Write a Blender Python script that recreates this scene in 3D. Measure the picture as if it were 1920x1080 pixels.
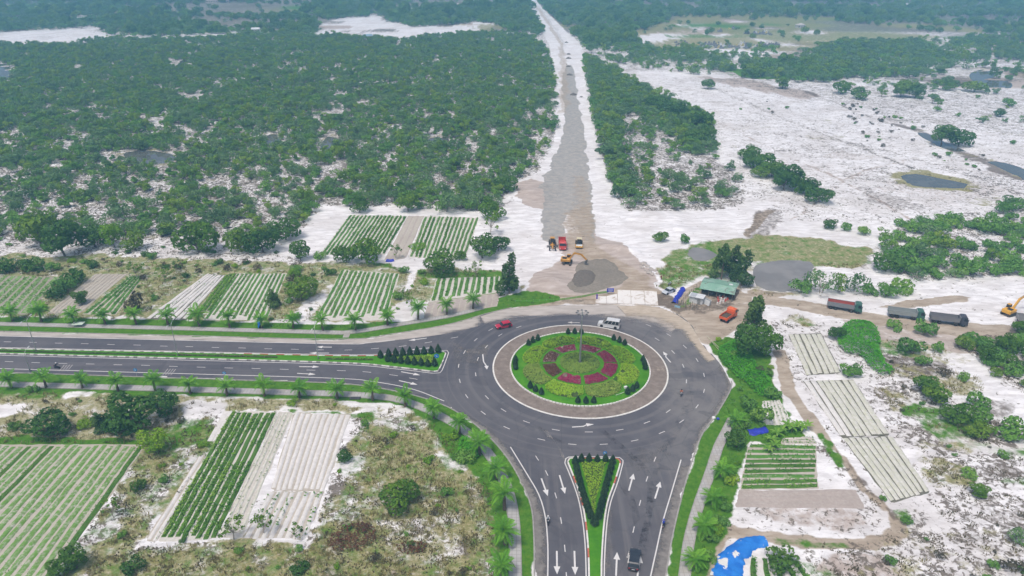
import bpy, bmesh, math, random
import numpy as np
from mathutils import Vector, Matrix, Euler

R = math.radians
for _o in list(bpy.data.objects):
    bpy.data.objects.remove(_o, do_unlink=True)
scene = bpy.context.scene
COL = scene.collection

# ------------------------------------------------------------------ camera
CAM_H, PITCH, FPX = 95.0, R(25.7), 1340.0
cam_data = bpy.data.cameras.new('camera')
cam_data.sensor_width = 36.0
cam_data.lens = 36.0 * FPX / 1920.0
cam_data.clip_start = 1.0
cam_data.clip_end = 9000.0
cam = bpy.data.objects.new('camera', cam_data)
COL.objects.link(cam)
cam.location = (0, 0, CAM_H)
cam.rotation_euler = (R(90) - PITCH, 0, 0)
scene.camera = cam

# ------------------------------------------------------------------ light
SUN_EL, SUN_AZ = R(66), R(215)        # compass style: 0 = +Y, clockwise
world = bpy.data.worlds.new('World')
scene.world = world
world.use_nodes = True
_nt = world.node_tree
_nt.nodes.clear()
_sky = _nt.nodes.new('ShaderNodeTexSky')
_sky.sky_type = 'NISHITA'
_sky.sun_disc = False
_sky.sun_elevation = SUN_EL
_sky.sun_rotation = SUN_AZ
_sky.altitude = 0
_sky.air_density = 1.0
_sky.dust_density = 6.0
_sky.ozone_density = 1.0
_bg = _nt.nodes.new('ShaderNodeBackground')
_bg.inputs['Strength'].default_value = 0.09
_out = _nt.nodes.new('ShaderNodeOutputWorld')
_nt.links.new(_sky.outputs[0], _bg.inputs[0])
_nt.links.new(_bg.outputs[0], _out.inputs[0])
sun_data = bpy.data.lights.new('sun', 'SUN')
sun_data.energy = 1.5
sun_data.angle = R(13)
sun_data.color = (1.0, 0.94, 0.85)
sun = bpy.data.objects.new('sun', sun_data)
COL.objects.link(sun)
_sd = Vector((math.sin(SUN_AZ) * math.cos(SUN_EL), math.cos(SUN_AZ) * math.cos(SUN_EL), math.sin(SUN_EL)))
sun.rotation_euler = (-_sd).to_track_quat('-Z', 'Y').to_euler()
sun.location = (0, 0, 300)
scene.view_settings.view_transform = 'Standard'
scene.view_settings.look = 'None'
scene.view_settings.gamma = 1.0
scene.view_settings.exposure = 0.36
scene.cycles.max_bounces = 6
scene.cycles.diffuse_bounces = 3
scene.cycles.transparent_max_bounces = 6
scene.cycles.volume_bounces = 1
scene.cycles.use_denoising = True

# ------------------------------------------------------------------ helpers
RNG = np.random.default_rng(7)
random.seed(7)
_c, _s = math.cos(PITCH), math.sin(PITCH)


def G(px, py, z=0.0):
    """a pixel of the 1920x1080 photograph -> the point of the plane at height z that it shows"""
    u = (px - 960.0) / FPX
    v = -(py - 540.0) / FPX
    dy = _c + v * _s
    dz = -_s + v * _c
    t = (z - CAM_H) / dz
    return (u * t, dy * t)


def GV(px, py, z=0.0):
    x, y = G(px, py, z)
    return Vector((x, y, z))


def mpp(px, py):
    """metres per photograph pixel (across) at the ground point under a pixel"""
    x, y = G(px, py)
    return (y * _c + CAM_H * _s) / FPX


def W(pts):
    return [G(a, b) for a, b in pts]


def spl(pts, step=1.5, closed=False):
    """Catmull-Rom through world points"""
    P = [np.array(p, float) for p in pts]
    n = len(P)
    out = []
    segs = n if closed else n - 1
    for i in range(segs):
        p0 = P[(i - 1) % n] if (closed or i > 0) else 2 * P[0] - P[1]
        p1 = P[i]
        p2 = P[(i + 1) % n]
        p3 = P[(i + 2) % n] if (closed or i + 2 < n) else 2 * P[n - 1] - P[n - 2]
        m = max(1, min(60, int(np.linalg.norm(p2 - p1) / step)))
        for k in range(m):
            t = k / m
            out.append(0.5 * ((2 * p1) + (-p0 + p2) * t + (2 * p0 - 5 * p1 + 4 * p2 - p3) * t * t
                              + (-p0 + 3 * p1 - 3 * p2 + p3) * t ** 3))
    if not closed:
        out.append(P[-1])
    return [tuple(p) for p in out]


def SP(pxpts, step=1.5, closed=False):
    return spl(W(pxpts), step, closed)


def offset(path, d):
    """shift an open 2D path sideways (left positive)"""
    P = np.array(path, float)
    T = np.gradient(P, axis=0)
    T /= np.linalg.norm(T, axis=1)[:, None] + 1e-9
    N = np.stack([-T[:, 1], T[:, 0]], 1)
    d = np.asarray(d, float)
    return P + N * (d[:, None] if d.ndim else d)


def inside(x, y, poly):
    poly = np.asarray(poly, float)
    x = np.asarray(x, float)
    y = np.asarray(y, float)
    res = np.zeros(x.shape, bool)
    sel = (x >= poly[:, 0].min()) & (x <= poly[:, 0].max()) & (y >= poly[:, 1].min()) & (y <= poly[:, 1].max())
    if not sel.any():
        return res
    xx, yy = x[sel], y[sel]
    c = np.zeros(xx.shape, bool)
    n = len(poly)
    j = n - 1
    for i in range(n):
        xi, yi = poly[i]
        xj, yj = poly[j]
        if yi != yj:
            cr = ((yi > yy) != (yj > yy)) & (xx < (xj - xi) * (yy - yi) / (yj - yi) + xi)
            c ^= cr
        j = i
    res[sel] = c
    return res


def _hash(ix, iy, seed):
    h = (ix.astype(np.int64) * 374761393 + iy.astype(np.int64) * 668265263 + seed * 974711) & 0x7fffffff
    h = ((h ^ (h >> 13)) * 1274126177) & 0x7fffffff
    return ((h ^ (h >> 16)) & 0xffff) / 65535.0


def vnoise(x, y, scale, seed=0, octaves=3):
    """value noise, about 0..1, feature size = scale metres"""
    x = np.asarray(x, float)
    y = np.asarray(y, float)
    tot = np.zeros(x.shape)
    amp, s, den = 1.0, scale, 0.0
    for o in range(octaves):
        fx, fy = x / s, y / s
        ix, iy = np.floor(fx), np.floor(fy)
        tx, ty = fx - ix, fy - iy
        tx = tx * tx * (3 - 2 * tx)
        ty = ty * ty * (3 - 2 * ty)
        a = _hash(ix, iy, seed + o)
        b = _hash(ix + 1, iy, seed + o)
        c = _hash(ix, iy + 1, seed + o)
        d = _hash(ix + 1, iy + 1, seed + o)
        tot += amp * ((a * (1 - tx) + b * tx) * (1 - ty) + (c * (1 - tx) + d * tx) * ty)
        den += amp
        amp *= 0.5
        s *= 0.5
    return tot / den


# ---- node materials
class NT:
    def __init__(self, name):
        self.m = bpy.data.materials.new(name)
        self.m.use_nodes = True
        self.t = self.m.node_tree
        self.t.nodes.clear()
        self.out = self.t.nodes.new('ShaderNodeOutputMaterial')

    def n(self, typ, props=None, **ins):
        nd = self.t.nodes.new('ShaderNode' + typ)
        for k, v in (props or {}).items():
            setattr(nd, k, v)
        for k, v in ins.items():
            self.set(nd, k, v)
        return nd

    def set(self, nd, k, v):
        key = int(k[1:]) if (k[0] == 'i' and k[1:].isdigit()) else k.replace('_', ' ')
        sock = nd.inputs[key]
        if isinstance(v, bpy.types.NodeSocket):
            self.t.links.new(v, sock)
        elif isinstance(v, bpy.types.Node):
            self.t.links.new(v.outputs[0], sock)
        elif isinstance(v, (tuple, list)) and len(v) == 3 and sock.type == 'RGBA':
            sock.default_value = (*v, 1.0)
        else:
            sock.default_value = v

    def pos(self):
        return self.n('NewGeometry').outputs['Position']

    def noise(self, scale, vec=None, detail=4.0, rough=0.55, dist=0.0):
        nd = self.n('TexNoise', Scale=scale, Detail=detail, Roughness=rough, Distortion=dist)
        if vec is not None:
            self.set(nd, 'Vector', vec)
        return nd.outputs[0]

    def ramp(self, fac, stops, interp='LINEAR'):
        nd = self.n('ValToRGB')
        nd.color_ramp.interpolation = interp
        els = nd.color_ramp.elements
        while len(els) < len(stops):
            els.new(0.5)
        for e, (p, c) in zip(els, stops):
            e.position = p
            e.color = (*c, 1) if len(c) == 3 else c
        self.set(nd, 'Fac', fac)
        return nd.outputs[0]

    def mix(self, fac, a, b, blend='MIX'):
        nd = self.n('Mix', dict(data_type='RGBA', blend_type=blend, clamp_factor=True))
        self.set(nd, 'i0', fac)
        self.set(nd, 'i6', a)
        self.set(nd, 'i7', b)
        return nd.outputs[2]

    def math(self, op, a, b=0.0, clamp=False):
        nd = self.n('Math', dict(operation=op, use_clamp=clamp))
        self.set(nd, 'i0', a)
        self.set(nd, 'i1', b)
        return nd.outputs[0]

    def rng(self, v, a, b, c=0.0, d=1.0):
        nd = self.n('MapRange', dict(clamp=True, interpolation_type='SMOOTHSTEP'))
        for k, x in zip(('i0', 'i1', 'i2', 'i3', 'i4'), (v, a, b, c, d)):
            self.set(nd, k, x)
        return nd.outputs[0]

    def bump(self, h, strength=0.3, dist=0.1):
        return self.n('Bump', Height=h, Strength=strength, Distance=dist).outputs[0]

    def done(self, color, rough=0.9, normal=None, spec=0.3, metal=0.0, extra=None):
        b = self.n('BsdfPrincipled', Base_Color=color, Roughness=rough, Metallic=metal)
        b.inputs['Specular IOR Level'].default_value = spec
        if normal is not None:
            self.set(b, 'Normal', normal)
        for k, v in (extra or {}).items():
            self.set(b, k, v)
        self.t.links.new(b.outputs[0], self.out.inputs[0])
        self.bsdf = b
        return self.m


MATS = {}


def simple(name, color, rough=0.8, var=0.25, scale=2.0, metal=0.0, spec=0.3, bump=0.0, dirt=None):
    """one colour with procedural wear"""
    if name in MATS:
        return MATS[name]
    t = NT(name)
    tc = t.n('TexCoord').outputs['Object']
    f = t.noise(scale, tc, 5.0, 0.6)
    lo = tuple(c * (1 - var) for c in color)
    hi = tuple(min(1, c * (1 + var)) for c in color)
    col = t.ramp(f, [(0.3, lo), (0.7, hi)])
    if dirt is not None:
        g = t.rng(t.noise(scale * 0.7, tc, 6.0, 0.7), 0.5, 0.75, 0.0, 0.75)
        col = t.mix(g, col, dirt)
    nm = t.bump(f, bump, 0.05) if bump else None
    MATS[name] = t.done(col, rough, nm, spec, metal)
    return MATS[name]


# ---- meshes
def tag(o, label=None, cat=None, group=None, kind=None):
    if label:
        o['label'] = label
    if cat:
        o['category'] = cat
    if group:
        o['group'] = group
    if kind:
        o['kind'] = kind
    return o


def link(name, me, parent=None, loc=None, rot=None):
    o = bpy.data.objects.new(name, me)
    COL.objects.link(o)
    if parent is not None:
        o.parent = parent
    if loc is not None:
        o.location = loc
    if rot is not None:
        o.rotation_euler = rot
    return o


def empty(name, loc, rz=0.0, scale=1.0):
    o = link(name, None, None, loc, (0, 0, rz))
    o.empty_display_size = 0.5
    if isinstance(scale, (int, float)):
        scale = (scale,) * 3
    o.scale = scale
    return o


def mesh(name, verts, faces, mat=None, smooth=False):
    me = bpy.data.meshes.new(name)
    me.from_pydata([tuple(v) for v in verts], [], [tuple(f) for f in faces])
    if mat is not None:
        me.materials.append(mat)
    if smooth:
        me.polygons.foreach_set('use_smooth', [True] * len(me.polygons))
    me.update()
    return me


def quads_mesh(name, V, mat, attrs=None, smooth=False):
    """V: (n,4,3) quads, fast"""
    V = np.asarray(V, np.float32)
    n = len(V)
    me = bpy.data.meshes.new(name)
    me.vertices.add(n * 4)
    me.vertices.foreach_set('co', V.reshape(-1))
    me.loops.add(n * 4)
    me.loops.foreach_set('vertex_index', np.arange(n * 4, dtype=np.int32))
    me.polygons.add(n)
    me.polygons.foreach_set('loop_start', np.arange(0, n * 4, 4, dtype=np.int32))
    me.update(calc_edges=True)
    if mat is not None:
        me.materials.append(mat)
    for k, a in (attrs or {}).items():
        at = me.attributes.new(k, 'FLOAT', 'POINT')
        at.data.foreach_set('value', np.repeat(np.asarray(a, np.float32), 4))
    return me


class MB:
    def __init__(self):
        self.v = []
        self.f = []

    def add(self, verts, faces):
        b = len(self.v)
        self.v += [tuple(map(float, p)) for p in verts]
        self.f += [tuple(b + i for i in q) for q in faces]
        return self

    def box(self, c, s, rz=0.0, top=(1.0, 1.0), shift=(0.0, 0.0), bev=0.0):
        """box, centre c, size s; top scales the top face, shift moves it; bev chamfers the vertical and top edges"""
        hx, hy, hz = s[0] / 2, s[1] / 2, s[2] / 2
        ca, sa = math.cos(rz), math.sin(rz)

        def ring(z, kx, ky, dx, dy, b):
            x, y = hx * kx, hy * ky
            if b > 0:
                p = [(-x + b, -y), (x - b, -y), (x, -y + b), (x, y - b), (x - b, y), (-x + b, y), (-x, y - b), (-x, -y + b)]
            else:
                p = [(-x, -y), (x, -y), (x, y), (-x, y)]
            return [(c[0] + (a + dx) * ca - (q + dy) * sa, c[1] + (a + dx) * sa + (q + dy) * ca, c[2] + z) for a, q in p]
        if bev > 0:
            b = min(bev, hx * 0.45, hy * 0.45, hz * 0.9)
            kx, ky = top
            k2x, k2y = kx - b / hx, ky - b / hy
            f = 1 - b / s[2]
            m = (1 + (kx - 1) * f, 1 + (ky - 1) * f)
            rings = [ring(-hz, 1, 1, 0, 0, b), ring(hz - b, m[0], m[1], shift[0] * f, shift[1] * f, b),
                     ring(hz, max(k2x, .05), max(k2y, .05), shift[0], shift[1], b)]
        else:
            rings = [ring(-hz, 1, 1, 0, 0, 0), ring(hz, top[0], top[1], shift[0], shift[1], 0)]
        n = len(rings[0])
        vs = [p for r in rings for p in r]
        fs = [tuple(range(n - 1, -1, -1)), tuple((len(rings) - 1) * n + i for i in range(n))]
        for r in range(len(rings) - 1):
            for i in range(n):
                j = (i + 1) % n
                fs.append((r * n + i, r * n + j, (r + 1) * n + j, (r + 1) * n + i))
        return self.add(vs, fs)

    def tube(self, path, rad, n=8, cap=True):
        P = [Vector(p) for p in path]
        if not isinstance(rad, (list, tuple)):
            rad = [rad] * len(P)
        vs, fs = [], []
        for i, p in enumerate(P):
            t = (P[min(i + 1, len(P) - 1)] - P[max(i - 1, 0)])
            t.normalize()
            a = Vector((0, 0, 1)) if abs(t.z) < 0.9 else Vector((1, 0, 0))
            u = t.cross(a).normalized()
            w = t.cross(u)
            for k in range(n):
                an = 2 * math.pi * k / n
                vs.append(p + (u * math.cos(an) + w * math.sin(an)) * rad[i])
        for i in range(len(P) - 1):
            for k in range(n):
                j = (k + 1) % n
                fs.append((i * n + k, i * n + j, (i + 1) * n + j, (i + 1) * n + k))
        if cap:
            fs.append(tuple(range(n - 1, -1, -1)))
            fs.append(tuple((len(P) - 1) * n + k for k in range(n)))
        return self.add(vs, fs)

    def cyl(self, a, b, r, n=14):
        return self.tube([a, b], r, n)

    def lathe(self, prof, n=14, c=(0, 0, 0), axis='z'):
        vs, fs = [], []
        for (r, z) in prof:
            for k in range(n):
                an = 2 * math.pi * k / n
                p = (r * math.cos(an), r * math.sin(an), z)
                if axis == 'y':
                    p = (p[0], p[2], p[1])
                vs.append((p[0] + c[0], p[1] + c[1], p[2] + c[2]))
        for i in range(len(prof) - 1):
            for k in range(n):
                j = (k + 1) % n
                fs.append((i * n + k, i * n + j, (i + 1) * n + j, (i + 1) * n + k))
        fs.append(tuple(range(n - 1, -1, -1)))
        fs.append(tuple((len(prof) - 1) * n + k for k in range(n)))
        return self.add(vs, fs)

    def prism(self, prof, hw, inset=None):
        """side profile [(x, z)] closed, extruded across y; half-width hw or a function of (x, z)"""
        h = hw if callable(hw) else (lambda x, z: hw)
        n = len(prof)
        vs = [(x, -h(x, z), z) for x, z in prof] + [(x, h(x, z), z) for x, z in prof]
        fs = [tuple(range(n)), tuple(range(2 * n - 1, n - 1, -1))]
        for i in range(n):
            j = (i + 1) % n
            fs.append((j, i, n + i, n + j))
        return self.add(vs, fs)

    def quad(self, a, b, c, d):
        return self.add([a, b, c, d], [(0, 1, 2, 3)])

    def slab(self, poly, z1, z0):
        """2D polygon -> solid top with side walls"""
        n = len(poly)
        area = sum(poly[i][0] * poly[(i + 1) % n][1] - poly[(i + 1) % n][0] * poly[i][1] for i in range(n))
        if area < 0:
            poly = poly[::-1]
        vs = [(p[0], p[1], z1) for p in poly] + [(p[0], p[1], z0) for p in poly]
        fs = [tuple(range(n))]
        for i in range(n):
            j = (i + 1) % n
            fs.append((i, n + i, n + j, j))
        return self.add(vs, fs)

    def ribbon(self, path, w, z, z0=None):
        """flat strip along a 2D path; with z0 a kerb-like solid strip"""
        L = offset(path, w / 2)
        Q = offset(path, -w / 2)
        n = len(L)
        if z0 is None:
            vs = [(p[0], p[1], z) for p in L] + [(p[0], p[1], z) for p in Q]
            fs = [(n + i, n + i + 1, i + 1, i) for i in range(n - 1)]
        else:
            vs = ([(p[0], p[1], z) for p in L] + [(p[0], p[1], z) for p in Q]
                  + [(p[0], p[1], z0) for p in L] + [(p[0], p[1], z0) for p in Q])
            fs = []
            for i in range(n - 1):
                fs += [(n + i, n + i + 1, i + 1, i), (i, i + 1, 2 * n + i + 1, 2 * n + i), (n + i + 1, n + i, 3 * n + i, 3 * n + i + 1)]
            fs += [(0, 2 * n, 3 * n, n), (n - 1, 2 * n - 1, 4 * n - 1, 3 * n - 1)]
        return self.add(vs, fs)

    def me(self, name, mat, smooth=False):
        m = mesh(name, self.v, self.f, mat, smooth)
        return m

    def build(self, name, mat, parent=None, smooth=False):
        return link(name, self.me(name, mat, smooth), parent)


def copy_tree(o, parent=None):
    c = o.copy()
    COL.objects.link(c)
    c.parent = parent
    for ch in o.children:
        copy_tree(ch, c)
    return c


ORD = ['first', 'second', 'third', 'fourth', 'fifth', 'sixth', 'seventh', 'eighth', 'ninth', 'tenth', 'eleventh',
       'twelfth', 'thirteenth', 'fourteenth', 'fifteenth', 'sixteenth', 'seventeenth', 'eighteenth', 'nineteenth',
       'twentieth', 'twenty-first', 'twenty-second']

# ================================================================== the lie of the land (photograph pixels -> ground)
RC = (16.88, 152.0)            # roundabout centre
R_APRON, R_KERB = 21.6, 17.25

P_ROAD_TOP = SP([(-420, 612), (0, 621.7), (320, 629.2), (640, 636.7), (740, 626), (840, 609), (907, 590), (960, 577)], 2.0)
P_ROAD_FAR = SP([(960, 577), (1040, 573), (1117, 571), (1233, 575), (1290, 603), (1318, 645)], 2.0)
P_ROAD_EAST = SP([(1318, 645), (1347, 678), (1367, 708), (1370, 728), (1347, 770), (1317, 812), (1297, 863), (1281, 917), (1267, 973),
                  (1257, 1020), (1247, 1080), (1238, 1140), (1232, 1200)], 1.5)
P_ROAD_SW = SP([(1003, 1200), (1003, 1140), (1003, 1080), (1002, 1003), (996, 947), (973, 893), (940, 843), (893, 797), (840, 763), (773, 740),
                (700, 726), (620, 718), (400, 711), (0, 698), (-420, 684)], 1.5)
ROAD_POLY = P_ROAD_TOP + P_ROAD_FAR[1:] + P_ROAD_EAST[1:] + P_ROAD_SW

WALK_FAR = SP([(-420, 597.5), (0, 607.5), (320, 615.5), (600, 623), (650, 623.5), (700, 617), (740, 610), (800, 600), (840, 593), (875, 585), (905, 577)], 1.5)
WALK_NEAR = SP([(-420, 707), (0, 720.5), (300, 729), (560, 736.5), (660, 740), (740, 748), (800, 768), (865, 803), (905, 838), (935, 880), (955, 930),
                (964, 985), (966, 1060), (966, 1130), (966, 1200)], 1.5)
WALK_EAST = SP([(1374, 784), (1360, 812), (1347, 838), (1330, 890), (1314, 935), (1301, 977), (1291, 1020), (1284, 1075), (1276, 1140), (1270, 1200)], 1.5)
MED_W = SP([(-420, 642), (0, 653.5), (320, 660), (640, 667), (740, 664.5), (832, 659), (838, 662), (830, 684), (822, 697.5), (812, 698.5), (740, 690), (640, 682),
            (320, 673), (0, 664.5), (-420, 651)], 1.0)
MED_S = SP([(1062, 866), (1066, 859), (1110, 858.5), (1160, 860), (1166, 866), (1157, 900), (1143, 940), (1136, 980), (1132, 1037), (1131, 1080), (1131, 1200),
            (1101, 1200), (1101, 1080), (1099, 1020), (1094, 973), (1086, 933), (1072, 893)], 0.8, True)
ISLE = [(RC[0] + R_APRON * math.cos(a), RC[1] + R_APRON * math.sin(a)) for a in np.linspace(0, 2 * math.pi, 97)[:-1]]

# crop fields: corner pixels  far-left, far-right, near-right, near-left ; beds run from the far edge to the near edge
FIELDS = {
    'far_a': [(655, 403), (764, 405), (722, 478), (600, 478)],
    'far_bare': [(765, 405), (795, 405), (760, 486), (721, 487)],
    'far_b': [(796, 405), (899, 408), (872, 486), (766, 484)],
    'mid_left': [(640, 505), (749, 513), (722, 600), (588, 602)],
    'mid_right': [(818, 522), (938, 518), (936, 548), (806, 566)],
    'mid_bare': [(803, 567), (937, 549), (933, 574), (793, 600)],
    'west_white': [(388, 513), (423, 516), (348, 601), (272, 598)],
    'west_strip': [(424, 516), (444, 512), (395, 585), (368, 585)],
    'west_green': [(445, 512), (538, 513), (500, 602), (378, 602)],
    'west_pale': [(178, 513), (240, 513), (150, 588), (88, 588)],
    'west_thin': [(244, 517), (268, 520), (218, 590), (153, 590)],
    'west_edge': [(-60, 514), (112, 520), (50, 590), (-160, 588)],
    'south_west': [(-200, 833), (274, 834), (86, 1100), (-560, 1090)],
    'south_green': [(434, 771), (520, 772), (405, 1012), (295, 1016)],
    'south_thin': [(521, 772), (551, 773), (452, 1010), (406, 1012)],
    'south_white': [(552, 773), (659, 776), (608, 922), (506, 920)],
    'south_mixed': [(505, 921), (607, 923), (575, 1014), (455, 1011)],
    'south_slim': [(374, 852), (397, 853), (294, 1016), (271, 1015)],
    'east_top': [(1478, 627), (1540, 625), (1578, 700), (1512, 704)],
    'east_mid': [(1506, 714), (1600, 712), (1671, 817), (1577, 820.5)],
    'east_low': [(1579, 821.5), (1673, 818), (1745, 922), (1672, 944)],
    'east_rows': [(1404, 833), (1387, 919), (1533, 916), (1530, 835)],
    'east_bare': [(1386, 920), (1378, 951), (1622, 953), (1605, 918)],
    'east_small': [(1430, 752), (1462, 750), (1486, 796), (1430, 800)],
    'east_strip': [(1468, 821), (1464, 833), (1531, 833), (1524, 819)],
    'corner': [(1404, 1045), (1500, 1050), (1560, 1130), (1400, 1130)],
}
FW = {k: W(v) for k, v in FIELDS.items()}

# water
PONDS = {
    'grey': SP([(1412, 505), (1425, 494), (1450, 489), (1490, 487), (1520, 490), (1527, 500), (1513, 525), (1500, 541), (1470, 548), (1440, 545), (1418, 535)], 3, True),
    'small': SP([(1288, 470), (1300, 462), (1320, 466), (1345, 478), (1322, 490), (1300, 488), (1290, 480)], 3, True),
    'plain': SP([(1688, 330), (1720, 326), (1760, 334), (1815, 345), (1808, 353), (1760, 352), (1712, 348)], 4, True),
    'edge': SP([(1848, 300), (1880, 304), (1935, 322), (1960, 345), (1915, 336), (1875, 318)], 4, True),
    'tree': SP([(1716, 246), (1740, 250), (1775, 268), (1812, 284), (1790, 284), (1745, 268)], 4, True),
    'wood_a': SP([(497, 262), (505, 252), (520, 250), (525, 265), (518, 276), (500, 274)], 4, True),
    'wood_b': SP([(602, 268), (615, 256), (640, 262), (648, 272), (625, 276), (612, 288), (602, 280)], 4, True),
    'wood_c': SP([(235, 286), (280, 282), (325, 290), (322, 304), (270, 308), (240, 300)], 4, True),
    'far_left': SP([(-30, 128), (10, 120), (22, 138), (5, 152), (-30, 152)], 5, True),
    'wood_d': SP([(335, 112), (350, 113), (362, 126), (345, 126)], 5, True),
    'wood_e': SP([(800, 262), (820, 256), (842, 262), (835, 270), (808, 272)], 4, True),
    'far_right': SP([(1822, 136), (1850, 130), (1870, 142), (1845, 150), (1890, 152), (1895, 165), (1850, 164), (1820, 148)], 6, True),
}

# woodland outlines
WOOD_WEST = [(-120, 95), (0, 84), (110, 86), (205, 74), (330, 75), (520, 66), (640, 68), (760, 76), (830, 66), (960, 62), (1000, 72), (1028, 95), (1038, 130), (1044, 215),
             (1036, 262), (1004, 330), (962, 345), (940, 392), (900, 398), (700, 388), (600, 384), (560, 430), (470, 462), (330, 448), (200, 452), (-120, 450)]
WOOD_EAST = [(1089, 98), (1120, 115), (1160, 150), (1215, 168), (1268, 196), (1335, 225), (1340, 275), (1320, 285), (1385, 330), (1405, 365), (1395, 385), (1330, 392),
             (1250, 396), (1180, 398), (1150, 360), (1128, 300), (1108, 190), (1092, 130)]
SCRUB_EAST = [(1640, 470), (1680, 420), (1780, 405), (1850, 400), (1920, 380), (2050, 365), (2050, 512), (1920, 515), (1800, 525), (1700, 530), (1660, 500)]
SCRUB_LOW = [(1793, 650), (1840, 640), (1900, 625), (2000, 600), (2000, 790), (1905, 735), (1850, 700), (1810, 672)]
FAR_RIGHT = [(1390, 120), (1440, 100), (1500, 105), (1560, 80), (1700, 78), (1920, 70), (2100, 66), (2100, 130), (1920, 128), (1800, 130), (1700, 140), (1600, 150), (1520, 152), (1440, 146), (1390, 138)]
FAR_MID = [(1090, 88), (1100, 76), (1180, 84), (1290, 95), (1380, 115), (1380, 135), (1300, 132), (1200, 130), (1150, 118)]

# ---- ground grid: even near the junction, coarser towards the horizon
def axis(lo, hi, step, end_lo, end_hi, g):
    a = list(np.arange(lo, hi + step / 2, step))
    s = step
    while a[-1] < end_hi:
        s *= g
        a.append(a[-1] + s)
    s = step
    b = [a[0]]
    while b[-1] > end_lo:
        s *= g
        b.append(b[-1] - s)
    return np.array(b[:0:-1] + a)


GX = axis(-185, 185, 0.85, -3600, 3600, 1.06)
GY = axis(80, 330, 0.85, -200, 5200, 1.03)
XX, YY = np.meshgrid(GX, GY)
LAY = {k: np.zeros(XX.shape) for k in ('veg', 'dry', 'dirt', 'litter', 'gray', 'pink', 'mud', 'soil')}
HARD = np.zeros(XX.shape)
_n1, _n2 = vnoise(XX, YY, 9, 11) - .5, vnoise(XX, YY, 9, 23) - .5
_m1, _m2 = vnoise(XX, YY, 2.6, 31, 2) - .5, vnoise(XX, YY, 2.6, 43, 2) - .5


def zone(layer, pts, w=1.0, jit=1.5, mode='max', world=False):
    poly = pts if world else W(pts)
    x = XX + (_n1 * 2.2 + _m1) * jit
    y = YY + (_n2 * 2.2 + _m2) * jit
    m = inside(x, y, poly)
    for l in (layer if isinstance(layer, (list, tuple)) else [layer]):
        A = LAY[l]
        if mode == 'max':
            A[m] = np.maximum(A[m], w)
        else:
            A[m] = w


def sand(pts, keep=0.0, jit=1.5):
    poly = W(pts)
    x = XX + (_n1 * 2.2 + _m1) * jit
    y = YY + (_n2 * 2.2 + _m2) * jit
    m = inside(x, y, poly)
    for A in LAY.values():
        A[m] *= keep


def strip(layer, pxpath, w, wt=1.0, jit=1.0):
    p = SP(pxpath, 3)
    L, Q = offset(p, w / 2), offset(p, -w / 2)
    zone(layer, list(map(tuple, L)) + list(map(tuple, Q[::-1])), wt, jit, world=True)


def patches(poly_px, n, layers, rmin, rmax, seed, wmin=.4, wmax=.9):
    rng = np.random.default_rng(seed)
    poly = np.array(W(poly_px))
    lo, hi = poly.min(0), poly.max(0)
    k = 0
    while k < n:
        p = rng.uniform(lo, hi)
        if not inside(np.array([p[0]]), np.array([p[1]]), poly)[0]:
            continue
        k += 1
        r = rng.uniform(rmin, rmax)
        a = np.linspace(0, 6.283, 14)[:-1]
        q = [(p[0] + r * rng.uniform(.7, 1.2) * math.cos(t) * 1.8, p[1] + r * rng.uniform(.7, 1.2) * math.sin(t)) for t in a]
        zone(layers[rng.integers(len(layers))], q, rng.uniform(wmin, wmax), r * .35, world=True)


# far plain: low green cover beyond about 600 m
m = YY > 560
LAY['litter'][m] = 0.42
LAY['dry'][m] = 0.25
LAY['litter'][YY > 900] = 0.7
LAY['veg'][YY > 900] = 0.35
LAY['litter'][:] = np.maximum(LAY['litter'], 0.16)
zone('litter', WOOD_WEST, 0.50, 6)
zone('dry', WOOD_WEST, 0.22, 6)
zone('litter', WOOD_EAST, 0.5, 5)
zone('veg', WOOD_WEST, 0.30, 6)
zone('veg', WOOD_EAST, 0.28, 6)
zone('litter', SCRUB_EAST, 0.42, 4)
zone('litter', SCRUB_LOW, 0.45, 4)
zone('litter', [(1590, 640), (1640, 660), (1760, 720), (1800, 800), (1700, 790), (1640, 730)], 0.36, 3)
zone('litter', [(1610, 720), (1700, 760), (1790, 840), (1960, 880), (1960, 1200), (1480, 1200), (1520, 1030), (1690, 1010), (1720, 960), (1770, 920), (1690, 820)], 0.42, 3)
zone('dry', [(1690, 1010), (1960, 940), (1960, 1200), (1600, 1200), (1640, 1040)], 0.32, 4)
zone('dry', [(1640, 830), (1690, 820), (1790, 915), (1740, 930)], 0.35, 3)
# far right: meadows and graves
zone('dry', [(1180, 60), (1300, 20), (1480, 22), (1560, 60), (1760, 66), (1760, 82), (1560, 86), (1420, 108), (1290, 104), (1200, 90)], 0.62, 10)
zone('veg', [(1330, 40), (1480, 26), (1700, 58), (1740, 76), (1520, 80), (1380, 78)], 0.4, 10)
sand([(1180, 70), (1330, 52), (1330, 62), (1190, 84)], 0.25, 4)
sand([(1250, 100), (1340, 92), (1470, 96), (1400, 112), (1290, 110)], 0.3, 4)
sand([(-60, 70), (60, 58), (180, 55), (210, 72), (110, 82), (-60, 86)], 0.15, 8)
sand([(20, 60), (200, 15), (215, 40), (190, 56), (60, 72)], 0.5, 8)
patches([(-100, 55), (200, 50), (200, 84), (-100, 88)], 22, ['litter', 'pink', 'dry', 'mud'], 5, 16, 9, .35, .6)
patches([(600, 36), (920, 36), (920, 68), (600, 60)], 16, ['litter', 'pink', 'dry', 'veg'], 5, 16, 10, .35, .6)
zone('veg', [(100, 46), (200, 20), (212, 38), (140, 52)], 0.6, 4)
sand([(600, 40), (700, 25), (730, 42), (840, 52), (900, 40), (930, 46), (900, 56), (780, 70), (720, 66), (600, 52)], 0.12, 6)
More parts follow.
